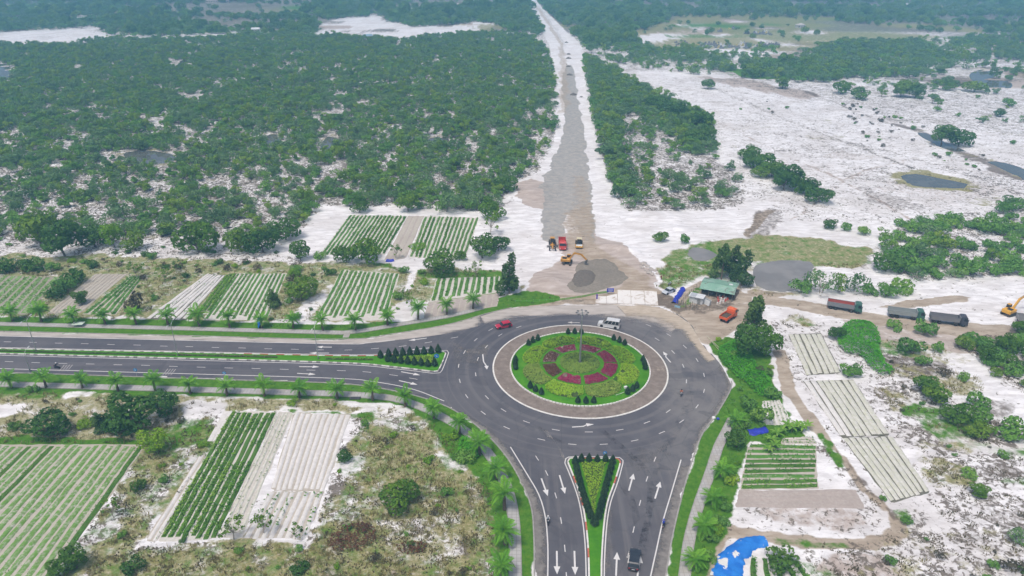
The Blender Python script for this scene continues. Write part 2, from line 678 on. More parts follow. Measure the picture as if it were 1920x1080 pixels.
sand([(290, 60), (640, 55), (640, 66), (290, 70)], 0.5, 6)
for _x, _y, _w in [(1215, 76, 40), (1262, 62, 30), (1300, 48, 36), (1350, 66, 26), (1405, 76, 44), (1440, 52, 30), (1480, 84, 30), (1520, 60, 40), (1590, 92, 30), (1660, 100, 40), (1740, 118, 36), (1840, 104, 44), (1880, 88, 30), (1790, 74, 40), (1560, 118, 30), (1380, 40, 30)]:
    sand([(_x - _w, _y), (_x - _w * .4, _y - 2.2), (_x + _w * .6, _y - 1.8), (_x + _w, _y + .6), (_x + _w * .2, _y + 2.6), (_x - _w * .6, _y + 2)], 0.12, 8)
patches([(1180, 20), (1960, 10), (2100, 130), (1960, 165), (1600, 155), (1290, 130), (1190, 100)], 90, ['dry', 'mud', 'pink', 'dry', 'veg', 'litter', 'dirt'], 8, 34, 5)
patches([(-100, 5), (980, 5), (1000, 60), (-100, 75)], 60, ['dry', 'pink', 'veg', 'litter'], 12, 45, 6)
# big white plain on the right
sand([(1170, 136), (1290, 134), (1420, 150), (1600, 160), (1960, 170), (2200, 190), (2200, 372), (1920, 384), (1700, 415), (1600, 432), (1480, 436), (1400, 400),
      (1400, 330), (1340, 270), (1330, 222), (1250, 180)], 0.0, 3)
zone('litter', [(1170, 136), (1420, 150), (1600, 160), (1960, 170), (2200, 190), (2200, 372), (1700, 415), (1480, 436), (1340, 270), (1250, 180)], 0.30, 4)
zone('litter', [(1280, 140), (1400, 148), (1600, 158), (1960, 170), (1960, 260), (1740, 230), (1560, 190), (1420, 165)], 0.42, 8)
zone('pink', [(1280, 140), (1400, 148), (1560, 180), (1500, 186), (1380, 164)], 0.6, 6)
patches([(1290, 140), (1600, 160), (1960, 175), (2000, 360), (1700, 400), (1480, 420), (1400, 320), (1360, 230)], 46, ['litter', 'litter', 'pink', 'mud', 'dry'], 5, 18, 7, .25, .42)
for _k, _p in enumerate([[(1180, 145), (1300, 205), (1450, 280), (1600, 350), (1720, 420)], [(1330, 160), (1450, 215), (1620, 280), (1800, 350), (1940, 400)], [(1480, 420), (1600, 330), (1700, 300), (1860, 250)], [(1400, 250), (1560, 262), (1760, 310), (1930, 372)], [(1250, 400), (1330, 420), (1420, 395), (1520, 400)]]):
    for _d in (-1.1, 1.1):
        strip(['pink', 'litter'][_k % 2], [(a, b + _d) for a, b in _p], 0.9, 0.6, 1.2)
strip('mud', [(1500, 168), (1560, 190), (1640, 222), (1720, 245), (1800, 285), (1900, 330), (1990, 360)], 5, 0.75, 5)
zone('dry', [(1680, 325), (1730, 318), (1825, 340), (1815, 358), (1700, 352)], 0.8, 4)
zone('mud', [(1620, 345), (1660, 360), (1730, 378), (1720, 396), (1650, 385), (1615, 362)], 0.45, 6)
# bank, pond meadow, tracks east of the junction
zone('mud', [(1410, 400), (1450, 385), (1480, 400), (1450, 440), (1420, 470), (1380, 460)], 0.5, 3)
zone('dirt', [(1390, 440), (1420, 405), (1440, 392), (1455, 396), (1430, 420), (1405, 445)], 0.8, 1.5)
zone('veg', [(1255, 482), (1300, 455), (1420, 440), (1560, 450), (1640, 468), (1640, 500), (1540, 502), (1420, 500), (1400, 545), (1330, 520), (1290, 540), (1240, 548), (1225, 515)], 0.42, 3)
zone('veg', [(1255, 482), (1300, 458), (1340, 455), (1400, 500), (1330, 520), (1250, 545), (1225, 515)], 0.5, 4)
zone('dry', [(1245, 488), (1300, 458), (1340, 455), (1400, 500), (1330, 520), (1250, 548), (1220, 515)], 0.6, 4)
zone('dry', [(1300, 460), (1420, 440), (1560, 450), (1640, 468), (1630, 500), (1540, 500), (1420, 490)], 0.75, 4)
zone('mud', [(1560, 455), (1650, 470), (1640, 510), (1560, 500), (1500, 480)], 0.45, 3)
sand([(1470, 415), (1580, 425), (1640, 440), (1640, 455), (1560, 446), (1480, 438)], 0.1, 2)
zone('dirt', [(1408, 540), (1440, 545), (1500, 552), (1440, 565), (1405, 560)], 0.7, 1.5)
zone('dirt', [(1200, 520), (1240, 545), (1262, 560), (1300, 585), (1345, 592), (1390, 575), (1430, 558), (1550, 572), (1640, 590), (1750, 603), (1920, 612), (2100, 620),
              (2100, 655), (1920, 640), (1800, 632), (1650, 612), (1560, 592), (1440, 572), (1410, 600), (1345, 640), (1318, 648), (1290, 606), (1240, 572), (1190, 560)], 1.0, 0.9)
zone('dirt', [(1640, 577), (1700, 566), (1780, 556), (1825, 558), (1812, 568), (1740, 574), (1690, 580)], 1.0, 0.8)
zone('pink', [(1560, 592), (1660, 612), (1800, 632), (1920, 640), (1920, 665), (1750, 660), (1640, 640), (1580, 612)], 0.6, 3)
zone('litter', [(1440, 548), (1900, 520), (1900, 545), (1500, 566)], 0.2, 3)
zone('mud', [(1190, 545), (1245, 545), (1290, 580), (1270, 592), (1235, 575), (1185, 562)], 0.6, 1.5)
zone('dirt', [(1262, 572), (1275, 548), (1310, 530), (1390, 530), (1410, 560), (1380, 585), (1310, 596)], 0.85, 2)
zone('mud', [(1280, 575), (1320, 545), (1385, 550), (1380, 575), (1310, 592)], 0.5, 2)
zone('veg', [(1262, 578), (1300, 540), (1320, 530), (1318, 545), (1290, 575)], 0.55, 2)
patches([(1600, 640), (1760, 650), (1920, 760), (1960, 1100), (1500, 1090), (1700, 1000), (1760, 920), (1640, 740)], 46, ['litter', 'dry', 'mud', 'pink', 'litter', 'veg'], 2.0, 6.0, 8, .35, .6)
# lush bank right of the ring and down the east side
LUSH = [(1322, 645), (1360, 630), (1395, 640), (1445, 668), (1452, 720), (1470, 770), (1500, 800), (1510, 830), (1405, 835), (1385, 920), (1365, 985), (1330, 1080), (1300, 1200),
        (1270, 1200), (1290, 1020), (1345, 838), (1385, 765), (1372, 722), (1352, 685)]
zone('veg', LUSH, 0.85, 1.2)
zone('veg', [(1372, 722), (1347, 770), (1317, 812), (1297, 863), (1281, 917), (1267, 973), (1247, 1080), (1238, 1140), (1232, 1200), (1268, 1200), (1284, 1075), (1301, 977), (1330, 890), (1374, 784), (1400, 740)], 0.95, 0.5)
zone('dry', [(1297, 863), (1281, 917), (1267, 973), (1262, 1000), (1290, 985), (1312, 915), (1325, 880)], 0.5, 1)
sand([(1452, 690), (1470, 660), (1455, 600), (1440, 580), (1560, 596), (1580, 640), (1700, 830), (1745, 925), (1680, 950), (1560, 815), (1500, 740), (1490, 790), (1460, 740)], 0.1, 1.5)
zone('veg', [(1490, 596), (1510, 594), (1535, 612), (1528, 618), (1500, 608)], 0.45, 2)
zone('dry', [(1475, 592), (1520, 592), (1540, 615), (1528, 622), (1480, 612)], 0.5, 2)
strip('dirt', [(1462, 655), (1470, 700), (1480, 735), (1505, 770), (1530, 800), (1545, 820)], 3.2, 0.95, 0.6)
strip('dirt', [(1545, 820), (1580, 862), (1610, 905), (1650, 945), (1678, 975)], 1.6, 0.9, 0.5)
strip('dirt', [(1678, 975), (1690, 995), (1670, 1014), (1620, 1022), (1540, 1020), (1460, 1010), (1380, 1000), (1350, 1003), (1338, 1030), (1335, 1100)], 3.2, 0.95, 0.6)
zone('pink', [(1378, 950), (1470, 952), (1600, 950), (1640, 985), (1600, 995), (1500, 985), (1440, 975), (1400, 965)], 0.5, 3)
zone('litter', [(1376, 950), (1640, 955), (1660, 1000), (1380, 995)], 0.3, 2)
zone('litter', [(1450, 600), (1580, 600), (1700, 830), (1745, 925), (1680, 950), (1560, 815), (1470, 700)], 0.32, 2)
strip('veg', [(1450, 1012), (1520, 1024), (1600, 1028)], 2.2, 0.6, 1.2)
strip('veg', [(1535, 812), (1560, 850), (1575, 880)], 2.2, 0.75, 1.0)
strip('mud', [(1560, 838), (1600, 885), (1660, 950), (1685, 980)], 1.1, 0.7, 0.5)
strip('litter', [(1530, 835), (1620, 930), (1640, 990)], 4, 0.35, 1)
zone('veg', [(1660, 955), (1710, 960), (1715, 985), (1690, 990)], 0.55, 1.5)
for _p in PONDS.values():
    _c0 = np.mean(_p, 0)
    zone(['mud'], [tuple(_c0 + (np.array(q) - _c0) * 1.25) for q in _p], 0.42, 3, world=True)
    zone(['dry'], [tuple(_c0 + (np.array(q) - _c0) * 1.45) for q in _p], 0.38, 4, world=True)
# the highway verges
zone('veg', [(-420, 587), (0, 596), (300, 601), (640, 610), (720, 602), (760, 598), (840, 580), (930, 560), (985, 546), (1045, 548), (1050, 565), (960, 578), (907, 591), (840, 610), (740, 627), (640, 638), (0, 623), (-420, 613)], 0.95, 0.6)
zone('dry', [(700, 606), (800, 592), (880, 572), (880, 584), (780, 606), (700, 616)], 0.5, 1)
zone('veg', [(-420, 684), (0, 698), (400, 711), (620, 718), (700, 726), (773, 740), (840, 763), (893, 797), (940, 843), (973, 893), (996, 947), (1002, 1003), (1003, 1200), (945, 1200),
             (942, 1060), (925, 960), (905, 900), (880, 850), (850, 815), (800, 782), (740, 758), (640, 750), (300, 740), (0, 734), (-420, 722)], 0.95, 0.7)
zone('veg', [(815, 775), (870, 810), (905, 850), (910, 880), (885, 885), (850, 850), (800, 800)], 0.9, 2)
zone('dry', [(-420, 722), (0, 730), (300, 738), (640, 750), (700, 760), (655, 776), (430, 770), (340, 752), (338, 830), (278, 836), (0, 838), (-420, 836)], 0.62, 3)
zone('veg', [(-200, 726), (0, 732), (330, 745), (300, 760), (150, 752), (-200, 748)], 0.5, 2)
zone('veg', [(430, 768), (660, 775), (720, 765), (700, 790), (660, 782)], 0.75, 1.2)
sand([(335, 752), (390, 752), (432, 758), (420, 780), (372, 805), (345, 790)], 0.45, 4)
zone('litter', [(335, 752), (432, 758), (372, 805)], 0.36, 3)
sand([(-40, 758), (25, 762), (22, 782), (-40, 792)], 0.3, 3)
sand([(105, 740), (152, 740), (146, 750), (112, 748)], 0.35, 3.5)
zone('veg', [(-200, 815), (50, 818), (270, 822), (276, 834), (50, 836), (-200, 836)], 0.95, 1)
zone('veg', [(278, 820), (340, 780), (395, 790), (420, 830), (395, 850), (330, 860), (280, 860)], 0.55, 2)
zone('dry', [(278, 835), (420, 772), (398, 850), (270, 1016), (575, 1016), (640, 870), (663, 778), (720, 762), (790, 778), (850, 820), (880, 860), (900, 940), (910, 1200), (80, 1200),
             (95, 1085), (180, 990)], 0.60, 5)
zone('litter', [(278, 835), (420, 772), (398, 850), (270, 1016), (575, 1016), (640, 870), (663, 778), (790, 778), (880, 860), (910, 1200), (80, 1200), (95, 1085)], 0.48, 2)
sand([(330, 845), (372, 828), (370, 855), (330, 905), (282, 950), (265, 960), (240, 945), (290, 905)], 0.65, 3)
zone('litter', [(330, 845), (372, 828), (370, 855), (330, 905), (282, 950), (240, 945)], 0.5, 2)
sand([(690, 760), (770, 775), (820, 815), (860, 860), (875, 890), (845, 885), (800, 830), (730, 790), (690, 790)], 0.55, 3)
zone('litter', [(690, 760), (770, 775), (860, 860), (875, 890), (845, 885), (730, 790)], 0.45, 2)
sand([(640, 865), (690, 850), (680, 880), (640, 890)], 0.1, 1)
sand([(620, 900), (720, 930), (800, 945), (800, 960), (700, 970), (640, 1000), (610, 960)], 0.75, 4)
zone('veg', [(278, 835), (420, 772), (398, 850), (270, 1016), (575, 1016), (640, 870), (663, 778), (790, 778), (880, 860), (910, 1200), (80, 1200), (95, 1085)], 0.40, 3)
zone('litter', [(610, 880), (720, 900), (880, 900), (880, 1080), (610, 1080)], 0.55, 3)
sand([(700, 990), (880, 960), (890, 1060), (760, 1050)], 0.85, 4)
zone(['dry', 'litter'], [(870, 890), (940, 890), (950, 1200), (880, 1200)], 0.55, 2)
zone('veg', [(885, 880), (945, 890), (950, 1200), (900, 1200)], 0.42, 2)
zone('mud', [(625, 1000), (690, 985), (706, 1010), (700, 1030), (640, 1035), (610, 1028)], 0.75, 1.5)
zone('mud', [(740, 1022), (800, 1018), (805, 1038), (745, 1040)], 0.6, 1.5)
zone('pink', [(560, 1060), (600, 1050), (640, 1060), (640, 1100), (560, 1100)], 0.9, 1.5)
zone('pink', [(650, 1060), (760, 1050), (800, 1090), (660, 1110)], 0.7, 2)
zone('dry', [(720, 800), (790, 800), (840, 850), (845, 890), (790, 905), (725, 870)], 0.8, 5)
strip('mud', [(880, 915), (875, 960), (873, 1020), (872, 1100)], 2.0, 0.75, 0.5)
# west: between the woodland and the highway
zone('dry', [(-120, 476), (300, 482), (560, 492), (700, 496), (780, 500), (950, 505), (985, 540), (940, 552), (770, 590), (730, 606), (600, 606), (560, 600), (530, 600), (500, 606), (-120, 594)], 0.62, 3)
zone('veg', [(-120, 476), (300, 482), (560, 492), (700, 496), (780, 500), (950, 505), (985, 540), (940, 552), (770, 590), (600, 606), (-120, 594)], 0.40, 3)
zone('litter', [(-120, 470), (560, 490), (780, 500), (740, 600), (560, 604), (-120, 592)], 0.35, 2)
zone('veg', [(650, 490), (740, 496), (820, 512), (940, 505), (960, 545), (800, 520), (752, 508)], 0.6, 2)
sand([(-120, 445), (180, 452), (330, 448), (540, 470), (560, 492), (420, 488), (250, 474), (90, 478), (-120, 486)], 0.45, 4)
zone('litter', [(-120, 445), (330, 448), (560, 480), (560, 496), (-120, 488)], 0.4, 3)
sand([(570, 440), (600, 388), (660, 388), (655, 402), (598, 476), (580, 470)], 0.0, 1.2)
sand([(600, 386), (700, 390), (900, 400), (940, 396), (900, 407), (655, 403)], 0.1, 1)
sand([(565, 570), (590, 555), (625, 530), (600, 575), (575, 600), (540, 602)], 0.45, 1.5)
sand([(740, 575), (770, 565), (800, 570), (795, 602), (750, 604), (725, 600)], 0.05, 1.5)
strip('soil', [(735, 490), (780, 498), (775, 520), (762, 560), (745, 590)], 2.0, 0.0)
sand([(735, 488), (785, 494), (778, 520), (768, 545), (758, 545), (768, 510), (735, 498)], 0.1, 1)
sand([(938, 535), (975, 528), (975, 545), (945, 552)], 0.1, 1)
# the road works
CORRIDOR = [(990, 332), (1010, 325), (1038, 262), (1045, 217), (1040, 160), (1036, 117), (1030, 83), (1010, 43), (988, 5), (984, -10), (1004, -10), (1008, 5), (1055, 53), (1090, 84), (1094, 127), (1108, 187),
            (1130, 300), (1152, 362), (1182, 402), (1240, 400), (1300, 398), (1390, 392), (1420, 395), (1400, 425), (1340, 440), (1300, 446), (1275, 450), (1258, 478), (1225, 492),
            (1240, 545), (1200, 565), (1080, 565), (985, 545), (988, 512), (968, 470), (944, 425), (955, 392), (985, 385)]
sand(CORRIDOR, 0.0, 1.5)
zone('litter', CORRIDOR, 0.05, 1)
zone('gray', [(1014, 345), (1036, 300), (1054, 262), (1058, 213), (1053, 173), (1055, 143), (1060, 120), (1072, 122), (1078, 143), (1084, 187), (1094, 233), (1101, 287), (1109, 360), (1120, 450),
              (1118, 462), (1090, 440), (1076, 410), (1062, 400), (1055, 440), (1040, 458), (1024, 452), (1017, 400)], 1.0, 1.8)
zone('dirt', [(1075, 330), (1098, 330), (1118, 450), (1130, 462), (1170, 490), (1210, 520), (1232, 545), (1205, 548), (1180, 520), (1140, 488), (1095, 470), (1080, 430)], 0.46, 3)
zone('dirt', [(1052, 200), (1058, 120), (1050, 90), (1060, 90), (1066, 120), (1070, 200)], 0.35, 3)
strip('dirt', [(1000, 5), (1028, 45), (1048, 80), (1054, 110), (1056, 160), (1054, 215)], 7, 0.5, 4)
strip('gray', [(1000, 0), (1030, 40), (1052, 75), (1060, 105)], 7, 0.45, 5)
strip('veg', [(1080, 80), (1086, 120), (1100, 185), (1112, 260), (1130, 330)], 2.0, 0.25, 2)
zone('pink', [(966, 345), (1000, 335), (1030, 348), (1040, 375), (1020, 392), (985, 386), (970, 370)], 0.95, 2)
zone('pink', [(1018, 440), (1120, 440), (1165, 455), (1215, 500), (1240, 560), (1180, 566), (1000, 560), (985, 545), (985, 528), (1040, 500), (1062, 480)], 0.72, 3)
zone('pink', [(985, 530), (1010, 514), (1050, 505), (1072, 500), (1085, 492), (1145, 486), (1185, 522), (1120, 552), (1060, 560), (1020, 558)], 1.0, 1.2)
zone('dirt', [(1030, 345), (1108, 340), (1120, 450), (1180, 500), (1130, 480), (1040, 455), (1022, 400)], 0.36, 4)
zone('dirt', [(1062, 400), (1112, 380), (1125, 460), (1215, 525), (1235, 560), (1180, 562), (1160, 520), (1080, 480), (1060, 440)], 0.55, 3)
zone('pink', [(1130, 450), (1165, 455), (1190, 478), (1215, 520), (1185, 520), (1150, 488), (1125, 465)], 0.85, 1.5)
zone('dirt', [(1068, 470), (1140, 482), (1185, 522), (1150, 500), (1090, 486)], 0.6, 1.2)
zone('dirt', [(980, 556), (1120, 552), (1180, 530), (1240, 545), (1240, 575), (1120, 571), (1040, 573), (960, 578)], 0.7, 1)
zone('mud', [(980, 566), (1110, 558), (1120, 568), (1040, 572)], 0.45, 1)
# anything built on is level ground
for k, q in FW.items():
    HARD[inside(XX, YY, np.array(q))] = 1
HARD[inside(XX, YY, ROAD_POLY)] = 1
for wk in (WALK_FAR, WALK_NEAR, WALK_EAST):
    L, Q = offset(wk, 2.2), offset(wk, -2.2)
    HARD[inside(XX, YY, np.concatenate([L, Q[::-1]]))] = 1
for p in PONDS.values():
    HARD[inside(XX, YY, np.array(p))] = 1


def blur(A, n=1):
    for _ in range(n):
        B = np.pad(A, 1, mode='edge')
        A = (B[:-2, 1:-1] + B[2:, 1:-1] + B[1:-1, :-2] + B[1:-1, 2:] + 2 * B[1:-1, 1:-1]) / 6
    return A


HB = np.clip(blur(HARD, 2) * 1.6, 0, 1)
ZZ = (vnoise(XX, YY, 14, 3) - 0.35) * 0.55 + (vnoise(XX, YY, 2.4, 5, 2) - .5) * 0.22
ZZ *= np.where(YY > 420, 0.4, 1.0)


def mound(px, py, rx, ry, h, rz=0.0, p=1.3):
    global ZZ
    x, y = G(px, py)
    dx, dy = XX - x, YY - y
    a = dx * math.cos(rz) + dy * math.sin(rz)
    b = -dx * math.sin(rz) + dy * math.cos(rz)
    d = np.sqrt((a / rx) ** 2 + (b / ry) ** 2) + (vnoise(XX, YY, 3, 77) - .5) * 0.25
    ZZ += h * np.clip(1 - d, 0, 1) ** p


mound(1030, 532, 9, 9, 1.6)
mound(1165, 468, 10, 5, 1.8, -0.6)
mound(1225, 405, 14, 10, 1.6)
mound(1000, 362, 12, 9, 1.2)
mound(1260, 430, 12, 8, 1.0)
mound(1120, 520, 14, 7, 0.5, 0.2)
mound(600, 1075, 5, 4, 1.8)
mound(720, 1085, 7, 5, 1.2)
mound(355, 770, 7, 5, 0.9)
mound(1250, 470, 8, 4, 0.9)
ZZ = ZZ * (1 - HB) - 0.025 * HB
for k in LAY:
    LAY[k] = blur(LAY[k], 1)


def gz(x, y):
    """height of the ground sheet"""
    i = int(np.clip(np.searchsorted(GX, x) - 1, 0, len(GX) - 2))
    j = int(np.clip(np.searchsorted(GY, y) - 1, 0, len(GY) - 2))
    a = (x - GX[i]) / (GX[i + 1] - GX[i])
    b = (y - GY[j]) / (GY[j + 1] - GY[j])
    return float((ZZ[j, i] * (1 - a) + ZZ[j, i + 1] * a) * (1 - b) + (ZZ[j + 1, i] * (1 - a) + ZZ[j + 1, i + 1] * a) * b)


def lay_at(layer, x, y):
    i = np.clip(np.searchsorted(GX, x), 0, len(GX) - 1)
    j = np.clip(np.searchsorted(GY, y), 0, len(GY) - 1)
    return LAY[layer][j, i]


def hard_at(x, y):
    i = np.clip(np.searchsorted(GX, x), 0, len(GX) - 1)
    j = np.clip(np.searchsorted(GY, y), 0, len(GY) - 1)
    return HB[j, i] > 0.2


# ------------------------------------------------------------------ ground material
def ground_material():
    t = NT('sandy_ground')
    P = t.pos()
    za = t.n('Attribute', dict(attribute_name='zone_a'))
    zb = t.n('Attribute', dict(attribute_name='zone_b'))
    sa = t.n('SeparateColor', Color=za.outputs['Color'])
    sb = t.n('SeparateColor', Color=zb.outputs['Color'])
    veg, dry, dirt = sa.outputs[0], sa.outputs[1], sa.outputs[2]
    gray, pink, mud = sb.outputs[0], sb.outputs[1], sb.outputs[2]
    lit = za.outputs['Alpha']
    mp = t.n('Mapping', Vector=P, Scale=(0.35, 1.0, 1.0), Rotation=(0, 0, R(-28)))
    big = t.noise(0.045, P, 4)
    mid = t.noise(0.55, P, 6, 0.65)
    fine = t.noise(2.6, P, 5, 0.7)
    streak = t.noise(0.5, mp.outputs[0], 6, 0.65)
    spk = t.noise(0.85, P, 6, 0.72, 0.6)
    spk2 = t.noise(0.16, P, 4, 0.6)
    # white sand
    c = t.mix(t.rng(streak, 0.38, 0.62), (0.66, 0.645, 0.66), (0.85, 0.84, 0.86))
    c = t.mix(t.math('MULTIPLY', t.rng(big, 0.46, 0.68), 0.5), c, (0.54, 0.505, 0.49))
    c = t.mix(t.math('MULTIPLY', t.rng(t.noise(0.016, P, 5, 0.6), 0.50, 0.64), 0.35), c, (0.58, 0.55, 0.55))
    c = t.mix(t.rng(t.noise(0.22, mp.outputs[0], 7, 0.7), 0.57, 0.70, 0, 0.5), c, (0.44, 0.405, 0.40))
    c = t.mix(t.rng(fine, 0.62, 0.8, 0, 0.35), c, (0.45, 0.41, 0.40))

    def soft(w, n, k=0.8):
        return t.rng(t.math('ADD', w, t.math('MULTIPLY', t.math('SUBTRACT', n, 0.5), k)), 0.32, 0.62)
    # bare earth tones
    c = t.mix(t.math('MULTIPLY', soft(pink, mid), 0.95), c, t.ramp(streak, [(0.3, (0.36, 0.295, 0.26)), (0.55, (0.47, 0.40, 0.36)), (0.72, (0.58, 0.52, 0.49))]))
    c = t.mix(t.math('MULTIPLY', soft(gray, mid, 0.4), 0.95), c, t.ramp(t.noise(0.35, P, 7, 0.7), [(0.3, (0.26, 0.26, 0.25)), (0.5, (0.34, 0.33, 0.315)), (0.62, (0.40, 0.375, 0.345)), (0.78, (0.52, 0.50, 0.48))]))
    c = t.mix(t.math('MULTIPLY', soft(dirt, mid, 0.6), 0.92), c, t.ramp(streak, [(0.28, (0.27, 0.215, 0.155)), (0.5, (0.38, 0.31, 0.235)), (0.75, (0.52, 0.45, 0.37))]))
    c = t.mix(t.math('MULTIPLY', soft(mud, mid, 0.9), 0.85), c, t.ramp(fine, [(0.3, (0.085, 0.066, 0.05)), (0.7, (0.19, 0.15, 0.12))]))
    # leaf litter and low dead scrub, patchy
    lw = t.math('ADD', t.math('MULTIPLY', spk, 0.72), t.math('MULTIPLY', spk2, 0.28))
    thr = t.math('SUBTRACT', 0.655, t.math('MULTIPLY', lit, 0.34))
    lm = t.rng(t.math('SUBTRACT', lw, thr), -0.015, 0.035)
    lcol = t.ramp(fine, [(0.3, (0.075, 0.06, 0.05)), (0.5, (0.14, 0.115, 0.09)), (0.72, (0.22, 0.185, 0.15))])
    c = t.mix(t.math('MULTIPLY', lm, 0.9), c, lcol)
    # small dark tussocks and twigs
    vo = t.n('TexVoronoi', dict(feature='F1'), Vector=P, Scale=0.42, Randomness=1.0)
    tus = t.rng(t.math('ADD', vo.outputs[0], t.math('MULTIPLY', t.math('SUBTRACT', fine, 0.5), 0.9)), t.math('ADD', 0.08, t.math('MULTIPLY', lit, 0.42)), t.math('ADD', 0.0, t.math('MULTIPLY', lit, 0.34)))
    tus = t.math('MULTIPLY', tus, t.rng(spk2, 0.36, 0.52))
    c = t.mix(t.math('MULTIPLY', tus, 0.85), c, t.mix(big, (0.12, 0.105, 0.07), (0.19, 0.165, 0.13)))
    # dry grass
    dcol = t.ramp(t.noise(1.3, P, 6, 0.75), [(0.28, (0.11, 0.14, 0.03)), (0.42, (0.20, 0.205, 0.065)), (0.55, (0.33, 0.30, 0.14)), (0.68, (0.52, 0.48, 0.37)), (0.8, (0.66, 0.63, 0.57))])
    c = t.mix(t.math('MULTIPLY', soft(dry, t.noise(0.22, P, 8, 0.72), 1.7), 0.9), c, dcol)
    # green grass
    gcol = t.ramp(t.noise(0.9, P, 6, 0.72), [(0.25, (0.045, 0.13, 0.010)), (0.5, (0.078, 0.20, 0.016)), (0.68, (0.13, 0.225, 0.03)), (0.76, (0.24, 0.225, 0.085))])
    c = t.mix(t.math('MULTIPLY', soft(veg, t.noise(0.4, P, 6, 0.7), 0.9), 1.0), c, gcol)
    h = t.math('ADD', t.math('MULTIPLY', mid, 0.6), t.math('MULTIPLY', fine, 0.4))
    return t.done(c, 0.95, t.bump(h, 0.55, 0.35), 0.04)


MAT_GROUND = ground_material()
ny, nx = XX.shape
_v = np.stack([XX, YY, ZZ], -1).reshape(-1, 3).astype(np.float32)
_i = np.arange(ny * nx).reshape(ny, nx)
_q = np.stack([_i[:-1, :-1], _i[:-1, 1:], _i[1:, 1:], _i[1:, :-1]], -1).reshape(-1, 4).astype(np.int32)
gme = bpy.data.meshes.new('ground')
gme.vertices.add(len(_v))
gme.vertices.foreach_set('co', _v.ravel())
gme.loops.add(len(_q) * 4)
gme.loops.foreach_set('vertex_index', _q.ravel())
gme.polygons.add(len(_q))
gme.polygons.foreach_set('loop_start', np.arange(0, len(_q) * 4, 4, dtype=np.int32))
gme.polygons.foreach_set('use_smooth', np.ones(len(_q), bool))
gme.update(calc_edges=True)
for nm, ks in (('zone_a', ('veg', 'dry', 'dirt', 'litter')), ('zone_b', ('gray', 'pink', 'mud', 'soil'))):
    at = gme.attributes.new(nm, 'FLOAT_COLOR', 'POINT')
    at.data.foreach_set('color', np.stack([LAY[k] for k in ks], -1).reshape(-1).astype(np.float32))
gme.materials.append(MAT_GROUND)
tag(link('ground', gme), kind='structure')


# ------------------------------------------------------------------ water
def water_material(name, deep):
    t = NT(name)
    P = t.pos()
    c = t.mix(t.rng(t.noise(0.12, P, 3), 0.4, 0.65), deep, tuple(min(1, x * 1.25) for x in deep))
    return t.done(c, 0.05, t.bump(t.noise(1.2, P, 4), 0.05, 0.05), 0.5)


MAT_WATER = water_material('muddy_water', (0.215, 0.205, 0.195))
MAT_WATER2 = water_material('still_water', (0.10, 0.105, 0.10))
for k, p in PONDS.items():
    o = MB().slab(p, 0.0, -0.4).build('pond', MAT_WATER if k in ('grey', 'small') else MAT_WATER2)
    tag(o, kind='structure')

# ------------------------------------------------------------------ asphalt
def asphalt_material():
    t = NT('worn_asphalt')
    P = t.pos()
    d = t.n('VectorMath', dict(operation='SUBTRACT'), i0=P, i1=(RC[0], RC[1], 0))
    rad = t.n('VectorMath', dict(operation='LENGTH'), i0=d.outputs[0]).outputs['Value']
    big = t.noise(0.05, P, 5, 0.6)
    mid = t.noise(0.4, P, 6, 0.65)
    fine = t.noise(7.0, P, 4, 0.7)
    c = t.mix(t.rng(big, 0.35, 0.65), (0.090, 0.088, 0.104), (0.122, 0.118, 0.130))
    c = t.mix(t.rng(mid, 0.5, 0.75, 0, 0.5), c, (0.145, 0.139, 0.155))
    # rubbed wheel paths run round the island
    wv = t.n('TexNoise', dict(noise_dimensions='1D'), W=rad, Scale=0.55, Detail=3.0, Roughness=0.6).outputs[0]
    ring = t.rng(rad, 46.0, 30.0)
    c = t.mix(t.math('MULTIPLY', t.math('MULTIPLY', t.rng(wv, 0.5, 0.68), ring), 0.32), c, (0.20, 0.192, 0.195))
    # long wheel paths: along the highway in the west, along the lower road in the south
    sx = t.n('SeparateXYZ', Vector=P)
    hw = t.noise(0.55, t.n('Mapping', Vector=P, Scale=(0.02, 1.0, 1.0), Rotation=(0, 0, R(1.5))).outputs[0], 4, 0.6)
    c = t.mix(t.math('MULTIPLY', t.math('MULTIPLY', t.rng(hw, 0.48, 0.66), t.rng(sx.outputs[0], -8.0, -22.0)), 0.55), c, (0.150, 0.143, 0.155))
    sw = t.noise(0.6, t.n('Mapping', Vector=P, Scale=(1.0, 0.03, 1.0), Rotation=(0, 0, R(-4))).outputs[0], 4, 0.6)
    c = t.mix(t.math('MULTIPLY', t.math('MULTIPLY', t.rng(sw, 0.48, 0.64), t.rng(sx.outputs[1], 124.0, 112.0)), 0.6), c, (0.165, 0.158, 0.165))
    # dust ground into the east half of the ring, darker patches where it was relaid
    c = t.mix(t.math('MULTIPLY', t.rng(sx.outputs[0], 18.0, 44.0), t.rng(t.noise(0.11, P, 6, 0.65), 0.36, 0.6, 0.15, 0.75)), c, (0.215, 0.205, 0.20))
    c = t.mix(t.rng(t.noise(0.085, P, 3, 0.5, 1.5), 0.60, 0.63, 0, 0.35), c, (0.066, 0.065, 0.078))
    cr = t.n('TexVoronoi', dict(feature='DISTANCE_TO_EDGE'), Vector=P, Scale=0.09)
    c = t.mix(t.rng(cr.outputs[0], 0.010, 0.003, 0, 0.22), c, (0.05, 0.05, 0.055))
    c = t.mix(t.rng(fine, 0.55, 0.8, 0, 0.3), c, (0.055, 0.055, 0.065))
    return t.done(c, 0.85, t.bump(fine, 0.25, 0.02), 0.3)


MAT_ASPHALT = asphalt_material()
ROAD = MB().slab(ROAD_POLY, 0.0, -0.5).build('road', MAT_ASPHALT)
tag(ROAD, kind='structure')


